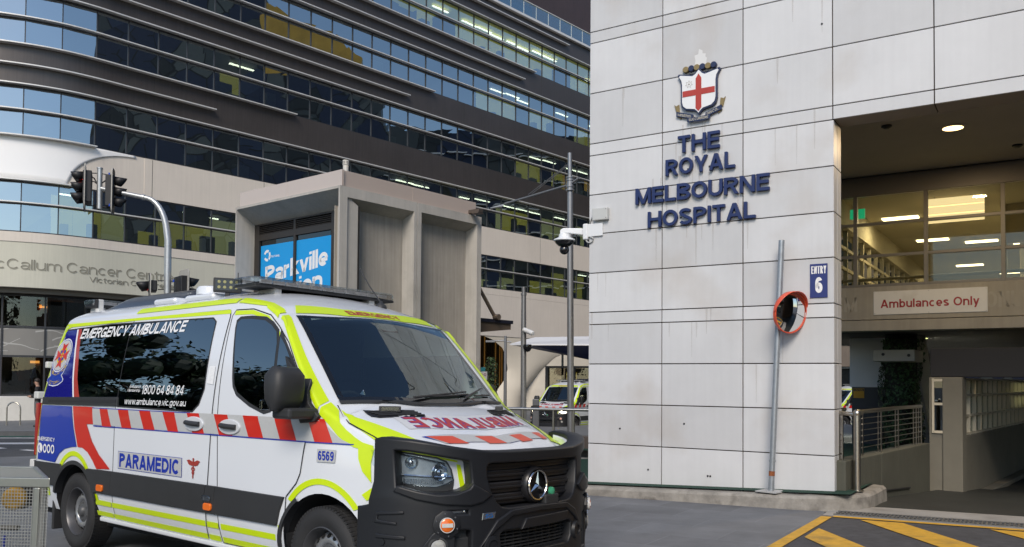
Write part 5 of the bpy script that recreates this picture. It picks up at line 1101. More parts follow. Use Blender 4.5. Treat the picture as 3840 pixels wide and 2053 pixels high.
for q0,q1,q2,q3 in((.60,.40,.34,.50),(.21,.04,-.02,.155),(-.155,-.31,-.36,-.21),(-.49,-.62,-.62,-.535)): deck([bpoly(q0,q1,q2,q3)],1,m,.006,(1,),.05,.05,tops)
AB(m,'bonnet_chequer',[mASil,pm('band_orange_red',(.60,.07,.03),.4),mLetB],recalc=False)
me=text('EMERGENCY',.56,.075,bold=.035); cut(me,0,[.06*i for i in range(1,10)]); m=MB(); m.mesh(me,lambda c:(lambda q:tops(3.045-c.y-.04*abs(q),q,.0075))(.27-c.x)); AB(m,'roof_lettering',MATS['letter_red'],recalc=False)
# side lettering
def stext(s,x0,w,z0,h,mat,name='lettering',bold=.02,shear=0.,off=.0105,fx=0.):
    me=text(s,w,h,bold=bold,shear=shear); cut(me,1,[h*.33,h*.66]); m=MB(); m.mesh(me,lambda c:sid(x0+c.x+fx*c.y,z0+c.y,off)); return AB(m,name,mat,recalc=False)
stext('EMERGENCY AMBULANCE',-.27,1.94,2.0-.004,.098,mWTxt,bold=.03,shear=.25)
stext('1800 64 84 84',1.175,.69,1.470,.078,mWTxt,bold=-.005,shear=.12); stext('www.ambulance.vic.gov.au',.905,1.02,1.365,.068,mWTxt,bold=0,shear=.08); stext('Ambulance',.955,.20,1.522,.026,mWTxt,bold=0,shear=.15); stext('Membership',.935,.22,1.482,.032,mWTxt,bold=0,shear=.15)
stext('EMERGENCY',-.855,.395,.988,.038,mWTxt,bold=.02); stext('000',-.72,.26,.870,.088,mWTxt,bold=.03)
m=MB(); deck([arc(-.80,.914,.062,.05,0,345,20)],0,m,.009); pt=[(-.825,.945),(-.81,.94),(-.805,.925),(-.81,.91),(-.795,.888),(-.78,.886),(-.775,.875),(-.79,.868),(-.815,.885),(-.832,.92)]; deck([pt],1,m,.0098); AB(m,'telephone_symbol',[mWTxt,mABlue],recalc=False)
m=MB(); deck([[(.838,.968),(1.908,.968),(1.912,.813),(.845,.815)]],0,m,.0085); deck([[(.842,.964),(1.904,.964),(1.908,.817),(.849,.819)]],1,m,.0092); AB(m,'paramedic_plate',[mLetB,mASil],recalc=False); stext('PARAMEDIC',.872,1.006,.831,.120,mLetB,bold=.055)
m=MB(); deck([[(3.615,1.127),(3.787,1.127),(3.783,1.042),(3.612,1.040)]],0,m,.0085); AB(m,'number_plate_sticker',mASil,recalc=False); stext('6569',3.627,.145,1.053,.062,mLetB,bold=.02)
m=MB(); wing=[(2.08,.945),(2.02,.962),(1.98,.955),(2.0,.94),(2.01,.925),(2.05,.915),(2.078,.92)]; deck([wing],0,m,.009); deck([[(4.158-x,z) for x,z in wing][::-1]],0,m,.009); deck([[(2.071,.965),(2.087,.965),(2.083,.815),(2.075,.815)]],0,m,.0095); deck([arc(2.079,.968,.012,.010,0,340,10)],0,m,.0096)
for ph in(0,180): line(m,[(2.079+.030*(1-t)*math.sin(R(ph+t*520))+.0,.905-.085*t) for t in[i/16 for i in range(17)]],.010,.0093,sg=(1,))
AB(m,'caduceus_emblem',pm('emblem_red',(.33,.04,.03),.4),recalc=False)
m=MB(); deck([[(2.19,1.70),(2.272,1.70),(2.285,1.555),(2.19,1.565)]],0,m,.0095)
for a,b,c_,d in((2.20,1.66,2.25,1.69),(2.21,1.62,2.265,1.65),(2.205,1.585,2.255,1.605)): line(m,[(a,b),(c_,b+.012),(c_-.02,d),(a+.01,d-.006)],.006,.0105,sg=(1,))
AB(m,'instruction_sticker',mWTxt,recalc=False)
# service crest
m=MB(); cx,cz=-.56,1.838
def cw(x,z): return (cx+x+.18*(z-0),cz+z)
def cp(P): return [cw(x,z) for x,z in P]
deck([cp([(-.195,-.03),(-.185,-.10),(-.15,-.17),(-.13,-.20),(-.19,-.235),(-.19,-.262),(-.10,-.30),(0,-.31),(.10,-.30),(.19,-.262),(.19,-.235),(.13,-.20),(.15,-.17),(.185,-.10),(.195,-.03)])],0,m,.0085)
deck([cp([(-.185,-.03),(-.175,-.10),(-.14,-.172),(-.115,-.20),(-.175,-.235),(-.18,-.257),(-.09,-.292),(0,-.30),(.09,-.292),(.18,-.257),(.175,-.235),(.115,-.20),(.14,-.172),(.175,-.10),(.185,-.03)])],1,m,.0092)
deck([cp(arc(0,0,.185,.168,0,355,40))],0,m,.0098); deck([cp(arc(0,0,.175,.159,0,355,40))],1,m,.0102); deck([cp(arc(0,0,.168,.153,0,355,40))],2,m,.0106)
for i in range(36): a=R(10*i); line(m,[cw(.135*math.cos(a),.122*math.sin(a)),cw(.158*math.cos(a),.144*math.sin(a))],.004,.0110,sg=(1,))
deck([cp(arc(0,0,.095,.086,0,355,30))],3,m,.0112)
for ph in(45,135,225,315): deck([cp(arc(.055*math.cos(R(ph)),.05*math.sin(R(ph)),.022,.02,0,350,10))],1,m,.0116)
for ph in(0,90,180,270):
    c_,s_=math.cos(R(ph)),math.sin(R(ph)); deck([cp([((x*c_-y*s_),(x*s_+y*c_)*.91) for x,y in((0,0),(.14,.062),(.112,0),(.14,-.062))])],4,m,.0120)
AB(m,'service_crest',[mWTxt,mABlue,mASil,pm('crest_yellow',(.65,.45,.02),.4),mARed],recalc=False)
def ctext(s,rad,a0,a1,h,rz_): 
    me=text(s,1,h,bold=.02); cut(me,0,[.07*i for i in range(1,14)]); m=MB()
    def f(c):
        a=R(a0+(a1-a0)*c.x); r=rad-c.y; return sid(*cw(r*math.cos(a),rz_*r*math.sin(a)),.0125)
    m.mesh(me,f); AB(m,'crest_lettering',MATS['crest_yellow'],recalc=False)
ctext('AMBULANCE',.218,212,328,.032,.91); ctext('VICTORIA',.305,243,297,.03,.95)
# handles
for x,z,par in((2.075,1.245,sliding_door),(2.577,1.238,front_door)):
    m=MB()
    for s in BOTH: me=poly([arc(x,z,.135,.052,0,352,28)],ext=.004,bevel=.006); m.mesh(me,lambda c:sid(c.x,c.y,.010+c.z,s))
    h_=AB(m,'door_handle',pm('handle_bowl',(.60,.62,.65),.3,coat=.3),par,smooth=40)
    m=MB()
    for s in BOTH: P=[sid(x+.10*t,z+.004-.004*t,.022+.02*math.cos(t*1.4),s) for t in(-1,-.8,-.4,0,.4,.8,1)]; m.tube(P,.020,8)
    AB(m,'grip',mClad2,h_ if 0 else par,smooth=50)
# door mirrors
for s in BOTH:
    mr_=MB(); cq=s*1.20
    def mk(x,q,z): return L(x,s*q,z) if s>0 else L(3.30+(q-.93)*-.9,-(.985+(x-3.40)*.35),z)
    P=[(3.40,1.06,1.44),(3.42,1.34,1.44)]
    prof=[(.0,.02),(.02,.06),(.08,.085),(.16,.10),(.24,.098),(.285,.07),(.30,.02)]
    vs=[];n=20
    for zz,dp in prof:
        wd=.125 if zz>.02 else .10
        if zz>.26: wd=.095
        for j in range(n):
            a=2*math.pi*j/n; cx_=math.copysign(abs(math.cos(a))**.6,math.cos(a)); sx_=math.copysign(abs(math.sin(a))**.6,math.sin(a))
            vs.append(mk(3.47+dp*sx_,1.17+wd*cx_,1.375+zz))
    mr_.add(vs,[(i*n+j,i*n+(j+1)%n,(i+1)*n+(j+1)%n,(i+1)*n+j) for i in range(len(prof)-1) for j in range(n)]+[tuple(range(n)),tuple(range((len(prof)-1)*n,len(prof)*n))])
    md=AB(mr_,'door_mirror',mClad2,smooth=60)
    m=MB(); m.box(lambda a,b,c:mk(a,b,c),3.40,3.60,.93,1.22,1.325,1.40); AB(m,'mirror_arm',mClad2,md,bevel=.02)
    m=MB(); m.box(lambda a,b,c:mk(a,b,c),3.365,3.395,1.20,1.29,1.385,1.45); AB(m,'repeater',mClear,md,bevel=.006)
# marker lamps
for x,z,mt,w,h,nmn in((2.335,.622,mAmber,.048,.022,'marker_lamp'),(.556,.622,mAmber,.052,.024,'marker_lamp'),(-.83,.632,mAmber,.045,.022,'marker_lamp'),(2.31,.682,mClear,.056,.020,'side_strobe'),(-.85,.684,mClear,.056,.020,'side_strobe')):
    m=MB()
    for s in BOTH: me=poly([rrect(x-w,x+w,z-h,z+h,.014)],ext=.006,bevel=.006); m.mesh(me,lambda c:sid(c.x,c.y,.026+c.z,s))
    if mt is mClear:
        for s in BOTH: me=poly([rrect(x-w*.9,x+w*.9,z-h*.8,z+h*.8,.01)],ext=.001); m.mesh(me,lambda c:sid(c.x,c.y,.022+c.z,s),1)
    AB(m,nmn,[mt,mChr],smooth=40)
# rear edge: tail lamp, hinges, scene lamp, bumper
m=MB()
for s in BOTH: m.box(lambda a,b,c:L(a,s*b,c),-1.05,-.985,.86,.972,.82,1.36)
AB(m,'tail_lamp',pm('tail_red',(.30,.012,.01),.2,coat=.5),bevel=.015)
m=MB(); m.box(FLo,-1.12,-.9,-.96,.96,.50,.77); AB(m,'rear_bumper',mClad2,bevel=.03)
m=MB()
for s in BOTH: m.box(lambda a,b,c:L(a,s*b,c),-1.07,-.97,.90,.985,1.40,1.475); m.box(lambda a,b,c:L(a,s*b,c),-1.14,-1.03,.80,.97,.66,.78)
AB(m,'rear_hinge',mIvory,bevel=.012)
m=MB()
for s in BOTH: m.box(lambda a,b,c:L(a,s*b,c),-.90,-.84,.88,.955,1.715,1.78)
AB(m,'rear_scene_lamp',mIvory,bevel=.01)
# wheels
for x,z in((0,.355),(3.665,.385)):
    for s in BOTH:
        wr=MB(); ax=V(0,-s,0); c_=L(x,s*.755,z)
        wr.lathe(c_,ax,[(.205,.0),(.225,-.01),(.28,-.012),(.325,.005),(.350,.03),(.357,.06),(.357,.175),(.350,.205),(.325,.228),(.29,.238),(.262,.232),(.232,.222),(.215,.212),(.205,.19)],64,cap=False)
        w_=AB(wr,'wheel',mTyre,smooth=35)
        tr=MB()
        for k in range(72):
            a=2*math.pi*k/72; u=V(math.cos(a),0,math.sin(a)); t_=V(-math.sin(a),0,math.cos(a)); FT=frame(c_,t_,ax,u)
            tr.box(FT,-.0105,.0105,.172,.212,.342,.3585); tr.box(FT,-.009,.012,.035,.165,.354,.3595)
        AB(tr,'tread',mTyre,w_)
        rm_=MB(); rm_.lathe(c_,ax,[(.186,.128),(.172,.150),(.150,.168),(.122,.172),(.108,.165),(.10,.15)],48,0,cap=False); rm_.lathe(c_,ax,[(.214,.0),(.214,.205),(.226,.217),(.218,.222),(.205,.205),(.196,.15),(.187,.126)],48,2,cap=False)
        for k in range(16): a=2*math.pi*k/16; p=c_+V(math.cos(a),0,math.sin(a))*.160+ax*.1625; nn_=(ax*.8+V(math.cos(a),0,math.sin(a))*.55).normalized(); rm_.lathe(p+nn_*.0015,nn_,[(.018,0),(.017,.002),(.001,.003)],10,1)
        AB(rm_,'rim',[mRim,MATS['void_black'],pm('rim_barrel_grey',(.10,.10,.105),.4,.1,10,metal=.5)],w_,smooth=40)  # third slot: darker grey outer barrel
        rm_=MB(); rm_.lathe(c_,ax,[(.112,.12),(.112,.152),(.100,.160),(.075,.163),(.055,.170),(.045,.192),(.03,.20),(.001,.20)],32)
        for k in range(6): a=2*math.pi*(k+.5)/6; rm_.lathe(c_+V(math.cos(a),0,math.sin(a))*.080+ax*.160,ax,[(.012,0),(.011,.008),(.001,.010)],8)
        AB(rm_,'hub_cap',mHub,w_,smooth=40)
for s in BOTH:
    m=MB(); m.box(lambda a,b,c:L(a,s*b,c),-.56,-.525,.70,.97,.13,.60); AB(m,'mud_flap',mClad2,bevel=.012)
    m=MB(); m.box(lambda a,b,c:L(a,s*b,c),3.23,3.25,.80,.965,.30,.52); AB(m,'mud_flap',mClad2,bevel=.005)
m=MB(); m.box(FLo,-.95,4.3,-.85,.85,.25,.34); AB(m,'underbody',MATS['wheel_well'])
m=MB(); m.box(FLo,.46,3.2,.94,.972,.315,.352); m.box(FLo,.46,3.2,-.972,-.94,.315,.352); AB(m,'sill',mBody,bevel=.01)
# roof: light bars, fairing, beacon, floodlight, aerial
def lightbar(x0,x1,hw,z,nseg,name):
    m=MB(); F_=lambda a,b,c:FLo(a,b,c)
    m.box(F_,x0+.02,x1-.02,-hw+.02,hw-.02,z,z+.022); lb=AB(m,name,mClad2,bevel=.008)
    m=MB(); P=[(x0,-hw+.06),(x0+.05,-hw),(x1-.05,-hw),(x1,-hw+.06),(x1,hw-.06),(x1-.05,hw),(x0+.05,hw),(x0,hw-.06)]
    m.flatprism(lambda a,b,c:FLo(a,b,c),P,z+.0225,z+.078); AB(m,'lens',mClear,lb,bevel=.012)
    m=MB(); w=2*(hw-.08)/nseg
    for k in range(nseg):
        q=-hw+.08+w*k
        for sx_ in(x0+.04,x1-.07): m.box(F_,sx_,sx_+.03,q+.012,q+w-.012,z+.03,z+.062)
    m.box(F_,x0+.09,x1-.09,-hw+.09,hw-.09,z+.025,z+.045,1)
    AB(m,'reflector',[pm('strobe_silver',(.55,.55,.55),.4,.3,20,metal=.3),mClad2],lb)
    m=MB()
    for q in(-.5,.5): m.box(F_,x0+.05,x1-.05,q-.03,q+.03,z-.06,z-.001)
    AB(m,'foot',mIvory,lb); return lb
lightbar(2.12,2.46,.76,2.345,11,'light_bar'); lightbar(-.93,-.62,.60,2.36,6,'light_bar')
m=MB(); m.box(FLo,-.60,-.53,.55,.61,2.29,2.43); sp_=AB(m,'strobe_post',mIvory,bevel=.01); m=MB(); m.box(FLo,-.605,-.525,.612,.618,2.34,2.425); AB(m,'strobe_face',mSeam,sp_)
m=MB()
def fair(u,v): 
    a=-1+2*u; t=v; xx=-.47+1.75*t; h=.175*math.sin(math.pi*min(1,max(0,t))**.55)**.5 if 0<t<1 else 0
    h=.165*min(1,(t/.16))**.5*min(1,((1-t)/.12))**.6; q=.60*a
    return L(xx,q,2.31+h*(1-abs(a)**4.5))
m.grid(fair,28,40); AB(m,'roof_fairing',pm('fairing_black',(.035,.037,.045),.28,.05,3,coat=.3),smooth=70)
m=MB(); 
for x0,x1 in((.80,1.18),(1.34,1.80)): m.box(FLo,x0,x1,.52,.72,2.28,2.335)
AB(m,'roof_plinth',mBody,bevel=.03,seg=3)
m=MB(); m.lathe(L(1.52,.56,2.34),V(0,0,1),[(.13,0),(.13,.05),(.115,.072),(.06,.082),(.001,.084)],24); AB(m,'roof_dome',mBody,smooth=40)
m=MB(); FLd=frame(L(1.86,.62,2.385),V(.87,-.5,0),V(.5,.87,0)); m.box(FLd,-.05,.02,-.115,.115,-.045,.075); m.box(FLd,-.02,.01,-.02,.02,-.09,-.045); fl_=AB(m,'flood_lamp',mClad2,bevel=.008)
m=MB(); m.box(FLd,.021,.024,-.10,.10,-.03,.06); 
for a in(-.07,-.025,.025,.07):
    for b in(-.005,.04): m.lathe(FLd(.024,a,b),V(.87,-.5,0),[(.014,0),(.012,.003),(.001,.003)],8,1)
AB(m,'lamp_face',[pm('lamp_glass_dark',(.03,.03,.03),.1,coat=.5),pm('led_yellow',(.35,.33,.15),.3)],fl_)
m=MB(); m.tube([L(1.98,.60,2.36),L(1.98,.60,2.50)],.004,6); m.build('thin_aerial',mClad2,amb,local=True)
pa=L(2.62,-.42,vtop(2.62,-.42)); m=MB(); m.lathe(pa,V(0,0,1),[(.055,-.01),(.05,.012),(.02,.035),(.010,.05),(.001,.06)],14); m.tube([pa+V(0,0,.04),pa+V(-.16,0,.20),pa+V(-.30,.0,.375)],.0065,6,r2=.004); AB(m,'aerial',mClad2,smooth=50)
# ---- nose: bull bar bent round a plan curve
QT=[0]; XT=[bump_x(0)]; ST=[0.]
for i in range(1,401):
    q=i/400 if i<400 else .99999; x=bump_x(q); ST.append(ST[-1]+math.hypot(q-QT[-1],x-XT[-1])); QT.append(q); XT.append(x)
SM=ST[-1]
def sq(q): a=abs(q); i=min(int(a*400),399); t=a*400-i; return math.copysign(ST[i]+(ST[i+1]-ST[i])*t,q)
def sxx(x): # on the side where the curve meets q=1 and runs back
    return SM+(4.05-x) if x<4.05 else ST[min(range(401),key=lambda k:abs(XT[k]-x))]
def bend(s,z,d=0.):
    a=abs(s); sg=1 if s>=0 else -1
    if a>=SM: p=(4.05-(a-SM),1.0); n=(0,1)
    else:
        lo,hi=0,400
        while hi-lo>1:
            md_=(lo+hi)//2
            if ST[md_]<=a: lo=md_
            else: hi=md_
        t=(a-ST[lo])/(ST[hi]-ST[lo]); p=(XT[lo]+(XT[hi]-XT[lo])*t,QT[lo]+(QT[hi]-QT[lo])*t)
        k0=max(lo-6,0);k1=min(hi+6,400); tx=XT[k1]-XT[k0];tq=QT[k1]-QT[k0]; h=math.hypot(tx,tq); n=(tq/h,-tx/h)
    return L(p[0]+n[0]*d,sg*(p[1]+n[1]*d),z)
def bsheet(polys,d0,d1,m,bev=.0,mi=0,fz=None,hs_=.05):
    me=poly(polys,ext=(d1-d0)/2-bev,bevel=bev,bres=2); xs=[v.co.x for v in me.vertices]
    cut(me,0,[min(xs)+hs_*i for i in range(1,int((max(xs)-min(xs))/hs_)+1)])
    m.mesh(me,lambda c:bend(c.x,c.y,(d0+d1)/2+c.z+(fz(c.x,c.y) if fz else 0)),mi); return m
def mir(P): return [(-s,z) for s,z in reversed(P)]
half=[(sxx(4.09),.20),(sxx(4.085),.60),(sxx(4.08),.775),(sxx(4.13),.795),(sxx(4.155),.83),(sxx(4.168),.95),(sxx(4.168),1.18),(sxx(4.185),1.208),(sxx(4.22),1.218),(sq(.92),1.205),(sq(.86),1.193),(sq(.68),1.160),(sq(.46),1.134),(sq(.3),1.130)]
out=[(-s,z) for s,z in half]+half[::-1]
hH=[(sq(.970),1.158),(sq(.962),1.164),(sq(.93),1.162),(sq(.861),1.146),(sq(.66),1.106),(sq(.622),1.098),(sq(.606),1.085),(sq(.592),.98),(sq(.588),.935),(sq(.61),.912),(sq(.66),.893),(sq(.75),.880),(sq(.86),.880),(sq(.93),.898),(sq(.962),.920)]
hG=[(sq(.45),1.082),(sq(.485),1.076),(sq(.505),1.05),(sq(.50),.98),(sq(.475),.89),(sq(.43),.81),(sq(.38),.775),(sq(.32),.764)]; hG=hG+mir(hG)
hI=[(sq(.36),.648),(sq(.40),.62),(sq(.40),.52),(sq(.36),.47)]; hI=hI+mir(hI)
hR=[(sq(.712),.66),(sq(.70),.675),(sq(.61),.672),(sq(.592),.655),(sq(.592),.40),(sq(.712),.40)]
hL=[(sq(.755),.792),(sq(.755),.752),(sq(.612),.748),(sq(.612),.796)]
m=MB(); bsheet([out,hH,mir(hH),hG,hI,hR,mir(hR),hL,mir(hL)],-.13,.0,m,.014,fz=lambda s,z:.0 if z<.86 else -.012*min(1,(z-.86)/.1))
bb_=AB(m,'bull_bar',pm('bullbar_plastic',(.013,.014,.017),.46,.14,2.,bump=.03,bscale=700,spec=.42),smooth=38)
mBB=MATS['bullbar_plastic']
m=MB()
for sg in(1,-1):
    A=[(sq(.95),.925),(sq(.88),.893),(sq(.80),.875),(sq(.70),.880),(sq(.62),.91),(sq(.60),.935),(sq(.49),.872),(sq(.54),.838),(sq(.62),.822),(sq(.77),.832),(sq(.89),.862),(sq(.955),.905)]
    bsheet([A if sg>0 else mir(A)],-.03,.018,m,.012,fz=lambda s,z:.0)
    B_=[(sq(.80),.70),(sq(.66),.735),(sq(.50),.72),(sq(.44),.735),(sq(.44),.745),(sq(.56),.748),(sq(.70),.75),(sq(.82),.735)]
    C_=[(sxx(4.22),.765),(sq(.935),.775),(sq(.935),.768),(sxx(4.225),.752),(sxx(4.22),.715),(sq(.955),.704),(sq(.955),.698),(sxx(4.21),.705)]
    bsheet([C_ if sg>0 else mir(C_)],-.01,.010,m,.006); D_=[(sxx(4.215),.628),(sq(.93),.622),(sq(.93),.612),(sxx(4.215),.612)]; bsheet([D_ if sg>0 else mir(D_)],-.01,.012,m,.006)
    bsheet([[(sg*sq(q),z) for q,z in((.93,.25),(.90,.45),(.855,.575),(.82,.64),(.80,.66),(.78,.65),(.80,.60),(.83,.52),(.86,.42),(.88,.25))]],-.01,.014,m,.008)
    m.lathe(bend(sg*sxx(4.258),.582,.0),(bend(sg*sxx(4.258),.582,1)-bend(sg*sxx(4.258),.582,0)),[(.022,-.01),(.022,.006),(.001,.007)],16); m.lathe(bend(sg*sq(.46),.553,0),(bend(sg*sq(.46),.553,1)-bend(sg*sq(.46),.553,0)),[(.075,-.02),(.06,.018),(.035,.022),(.034,.012),(.001,.012)],20)
bsheet([[(sq(.5),.60),(sq(.42),.70),(sq(.30),.755),(0,.765),(sq(-.30),.755),(sq(-.42),.70),(sq(-.5),.60),(sq(-.43),.66),(sq(-.3),.735),(0,.745),(sq(.3),.735),(sq(.43),.66)]],-.02,.016,m,.010)
AB(m,'bumper_moulding',mBB,bb_,smooth=40)
m=MB(); bsheet([[(-sq(.96),.25),(sq(.96),.25),(sq(.96),.80),(sq(.55),.80),(sq(.55),1.05),(-sq(.55),1.05),(-sq(.55),.80),(-sq(.96),.80)]],-.22,-.19,m); AB(m,'dark_backing',MATS['void_black'],bb_)
m=MB()
for k in range(9):
    z=.44+.022*k; bsheet([[(sq(-.39),z),(sq(.39),z),(sq(.39),z+.009),(sq(-.39),z+.009)]],-.12,-.06,m)
for k in range(10): s=sq(-.36)+k*sq(.36)*2/9; bsheet([[(s-.004,.43),(s+.004,.43),(s+.004,.66),(s-.004,.66)]],-.115,-.07,m)
for sg in(1,-1):
    bsheet([[(sg*sq(.60),.42),(sg*sq(.705),.42),(sg*sq(.705),.60),(sg*sq(.60),.60)]],-.11,-.05,m,.01); bsheet([[(sg*sq(.615),.61),(sg*sq(.69),.61),(sg*sq(.69),.655),(sg*sq(.615),.655)]],-.11,-.06,m,.008)
AB(m,'intake_grille',mClad2,bb_)
# radiator grille and star
m=MB()
for z in(1.055,.985,.905,.83):
    P=[[(-sq(.50),z-.028),(sq(.50),z-.028),(sq(.47),z+.022),(-sq(.47),z+.022)]]
    bsheet(P,-.15,-.075,m,.012); bsheet([[(-sq(.50),z+.003),(sq(.50),z+.003),(sq(.50),z-.006),(-sq(.50),z-.006)]],-.09,-.062,m,.004)
AB(m,'radiator_grille',pm('grille_black',(.014,.014,.016),.32,.1,6),smooth=40)
m=MB(); bsheet([[(-sq(.56),1.08),(-sq(.52),1.08),(-sq(.475),.80),(-sq(.51),.76)]],-.12,-.085,m,.006); AB(m,'grille_edge',mBody)
sc_=bend(0,.902,-.045); m=MB(); m.lathe(sc_,V(1,0,0),[(.125,-.03),(.122,.0),(.112,.012),(.105,.012)],40,cap=False); m.lathe(sc_+V(-.02,0,0),V(1,0,0),[(.125,0),(.001,.004)],40); ring=AB(m,'badge_mount',MATS['grille_black'],smooth=40)
m=MB()
n=48; rg=[]
for i in range(n):
    a=2*math.pi*i/n; u=V(0,math.cos(a),math.sin(a)); rg.append([sc_+u*.097+V(.018,0,0)+(u*math.cos(R(b))*.007+V(math.sin(R(b))*.007,0,0)) for b in range(0,360,60)])
m.add([p for r in rg for p in r],[(i*6+j,((i+1)%n)*6+j,((i+1)%n)*6+(j+1)%6,i*6+(j+1)%6) for i in range(n) for j in range(6)])
for ph in(90,210,330):
    u=V(0,math.cos(R(ph)),math.sin(R(ph))); w=V(0,-math.sin(R(ph)),math.cos(R(ph))); c0=sc_+V(.026,0,0)
    m.add([c0,sc_+u*.095+V(.016,0,0),sc_+u*.018+w*.017+V(.012,0,0),sc_+u*.018-w*.017+V(.012,0,0)],[(0,2,1),(0,1,3),(1,2,3),(0,3,2)])
AB(m,'star_emblem',mChr,ring)
# siren with green button in the grille
m=MB(); FS=frame(bend(-.135,.775,-.02),V(1,0,0),V(0,1,0)); m.box(FS,-.10,.02,-.075,.075,-.02,.06); m.box(FS,-.09,-.005,-.05,.05,.055,.10); AB(m,'plug_box',mClad2,bevel=.012)
m=MB(); m.lathe(FS(-.01,.01,.075),V(1,.0,.1),[(.030,0),(.028,.02),(.012,.03),(.001,.031)],16); AB(m,'green_plug',pm('plug_green',(.05,.30,.16),.35,.2,20),smooth=50)
# head lamps and the white wing between them and the grille
for sg in(1,-1):
    W_=[(sq(.985),.88),(sq(.985),1.19),(sq(.86),1.165),(sq(.60),1.11),(sq(.56),1.05),(sq(.57),.86),(sq(.8),.84)]; m=MB(); bsheet([W_ if sg>0 else mir(W_)],-.16,-.112,m,.01); AB(m,'nose_panel',mBody,smooth=40)
    Y_=[(sq(.975),1.152),(sq(.93),1.150),(sq(.86),1.128),(sq(.66),1.085),(sq(.66),1.073),(sq(.86),1.114),(sq(.93),1.135),(sq(.975),1.138)]; Y2=[(sq(.668),1.062),(sq(.64),1.058),(sq(.605),.93),(sq(.60),.90),(sq(.635),.90),(sq(.655),.99)]
    m=MB(); bsheet([Y_ if sg>0 else mir(Y_)],-.113,-.110,m); bsheet([Y2 if sg>0 else mir(Y2)],-.113,-.110,m); AB(m,'nose_striping',mFlu)
    Hd=[(sxx(4.05),1.14),(sq(.985),1.135),(sq(.92),1.12),(sq(.80),1.098),(sq(.745),1.075),(sq(.715),1.03),(sq(.698),.965),(sq(.73),.945),(sq(.80),.922),(sq(.90),.930),(sq(.965),.955),(sxx(4.1),1.06)]
    Sr=[(sq(.99),1.148),(sq(.92),1.131),(sq(.80),1.108),(sq(.735),1.083),(sq(.70),1.03),(sq(.683),.965),(sq(.685),.93),(sq(.70),.85),(sq(.985),.85)]
    m=MB(); bsheet([Sr if sg>0 else mir(Sr)],-.1115,-.108,m); AB(m,'lamp_surround',mClad2)
    m=MB(); bsheet([Hd if sg>0 else mir(Hd)],-.1075,-.100,m); hl=AB(m,'headlamp',pm('lamp_housing',(.52,.53,.55),.25,.4,11,metal=.6),smooth=40)
    m=MB()
    for q,z,r in((.79,1.015,.055),(.93,1.075,.040)):
        c_=bend(sg*sq(q),z,-.099); nd=(bend(sg*sq(q),z,1)-bend(sg*sq(q),z,0)).normalized(); nd=(nd+V(.6,0,0)).normalized(); m.lathe(c_,nd,[(r,.024),(r*.96,.026),(r*.75,.008),(r*.35,.0),(r*.3,.020),(.001,.026)],24,cap=False)
    for k in range(18): q=.76+.011*k; bsheet([[(sg*sq(q),.940),(sg*sq(q+.007),.940),(sg*sq(q+.007),.972),(sg*sq(q),.972)]],-.099,-.090,m)
    P=[bend(sg*sq(q),.985+.055*max(0,q-.8),-.09) for q in(.71,.76,.82,.88,.94,.97)]; m.tube(P,.008,6); P=[bend(sg*sq(q),1.068+.35*max(0,q-.75)**1.2,-.09) for q in(.75,.80,.86,.92,.97)]; m.tube(P,.007,6)
    AB(m,'reflector',pm('lamp_chrome',(.55,.57,.60),.12,.3,30,metal=1.),hl,smooth=50)
    m=MB(); bsheet([Hd if sg>0 else mir(Hd)],-.078,-.072,m,.002); AB(m,'headlamp_lens',mLens,hl,smooth=60)
    # amber side lamp on its bolted disc, strobe, fog lamp
    def bl(q,z,d=0): return bend(sg*sq(q),z,d)
    nd=(bl(.755,.7,1)-bl(.755,.7,0)).normalized(); m=MB(); m.lathe(bl(.755,.70),nd,[(.088,-.01),(.088,.010),(.080,.014),(.001,.014)],10)
    for k in range(6): a=R(60*k+20); ta=nd.cross(V(0,0,1)).normalized(); m.lathe(bl(.755,.70)+ta*.070*math.cos(a)+V(0,0,.070*math.sin(a))+nd*.014,nd,[(.006,0),(.005,.004),(.001,.004)],8,1)
    la=AB(m,'amber_lamp',[mBB,mChr],smooth=30); m=MB(); m.lathe(bl(.755,.70)+nd*.014,nd,[(.042,0),(.042,.018),(.032,.024),(.001,.026)],28); AB(m,'lens',mAmber,la,smooth=40)
    m=MB(); m.lathe(bl(.755,.70)+nd*.014,nd,[(.0425,0),(.047,.006),(.047,.020),(.0425,.020)],28,cap=False); ta=nd.cross(V(0,0,1)).normalized(); FZ=frame(bl(.755,.70)+nd*.034,ta,nd,V(0,0,1)); m.box(FZ,-.035,.035,.0,.008,-.012,.012); AB(m,'bezel',mIvory,la)
    m=MB(); FZ2=frame(bl(.685,.775,-.05),ta,nd,V(0,0,1)); m.box(FZ2,-.06,.06,0,.03,-.014,.014,0); sb=AB(m,'strobe_lamp',mClear,bevel=.004); m=MB(); m.box(FZ2,-.055,.055,.0,.012,-.010,.010); m.lathe(FZ2(-.045,.0305,0),nd,[(.007,0),(.001,.001)],8); m.lathe(FZ2(.045,.0305,0),nd,[(.007,0),(.001,.001)],8); AB(m,'reflector',mChr,sb); m=MB(); m.box(FZ2,-.075,.085,-.03,-.005,-.035,.035); AB(m,'strobe_housing',MATS['void_black'],sb)
    m=MB(); n2=(bl(.795,.565,1)-bl(.795,.565,0)).normalized(); m.lathe(bl(.795,.565),n2,[(.062,-.02),(.062,.012),(.052,.014),(.048,.006)],28,0,cap=False); m.lathe(bl(.795,.565),n2,[(.048,.008),(.035,.022),(.001,.026)],28,1); AB(m,'fog_lamp',[mClad2,pm('fog_glass',(.38,.38,.36),.12,.1,20,coat=.5)],smooth=40)
m=MB(); bsheet([[(sq(.53),.757),(sq(.437),.760),(sq(.444),.724),(sq(.535),.719)]],.0,.006,m,.002); bd=AB(m,'badge',mChr)
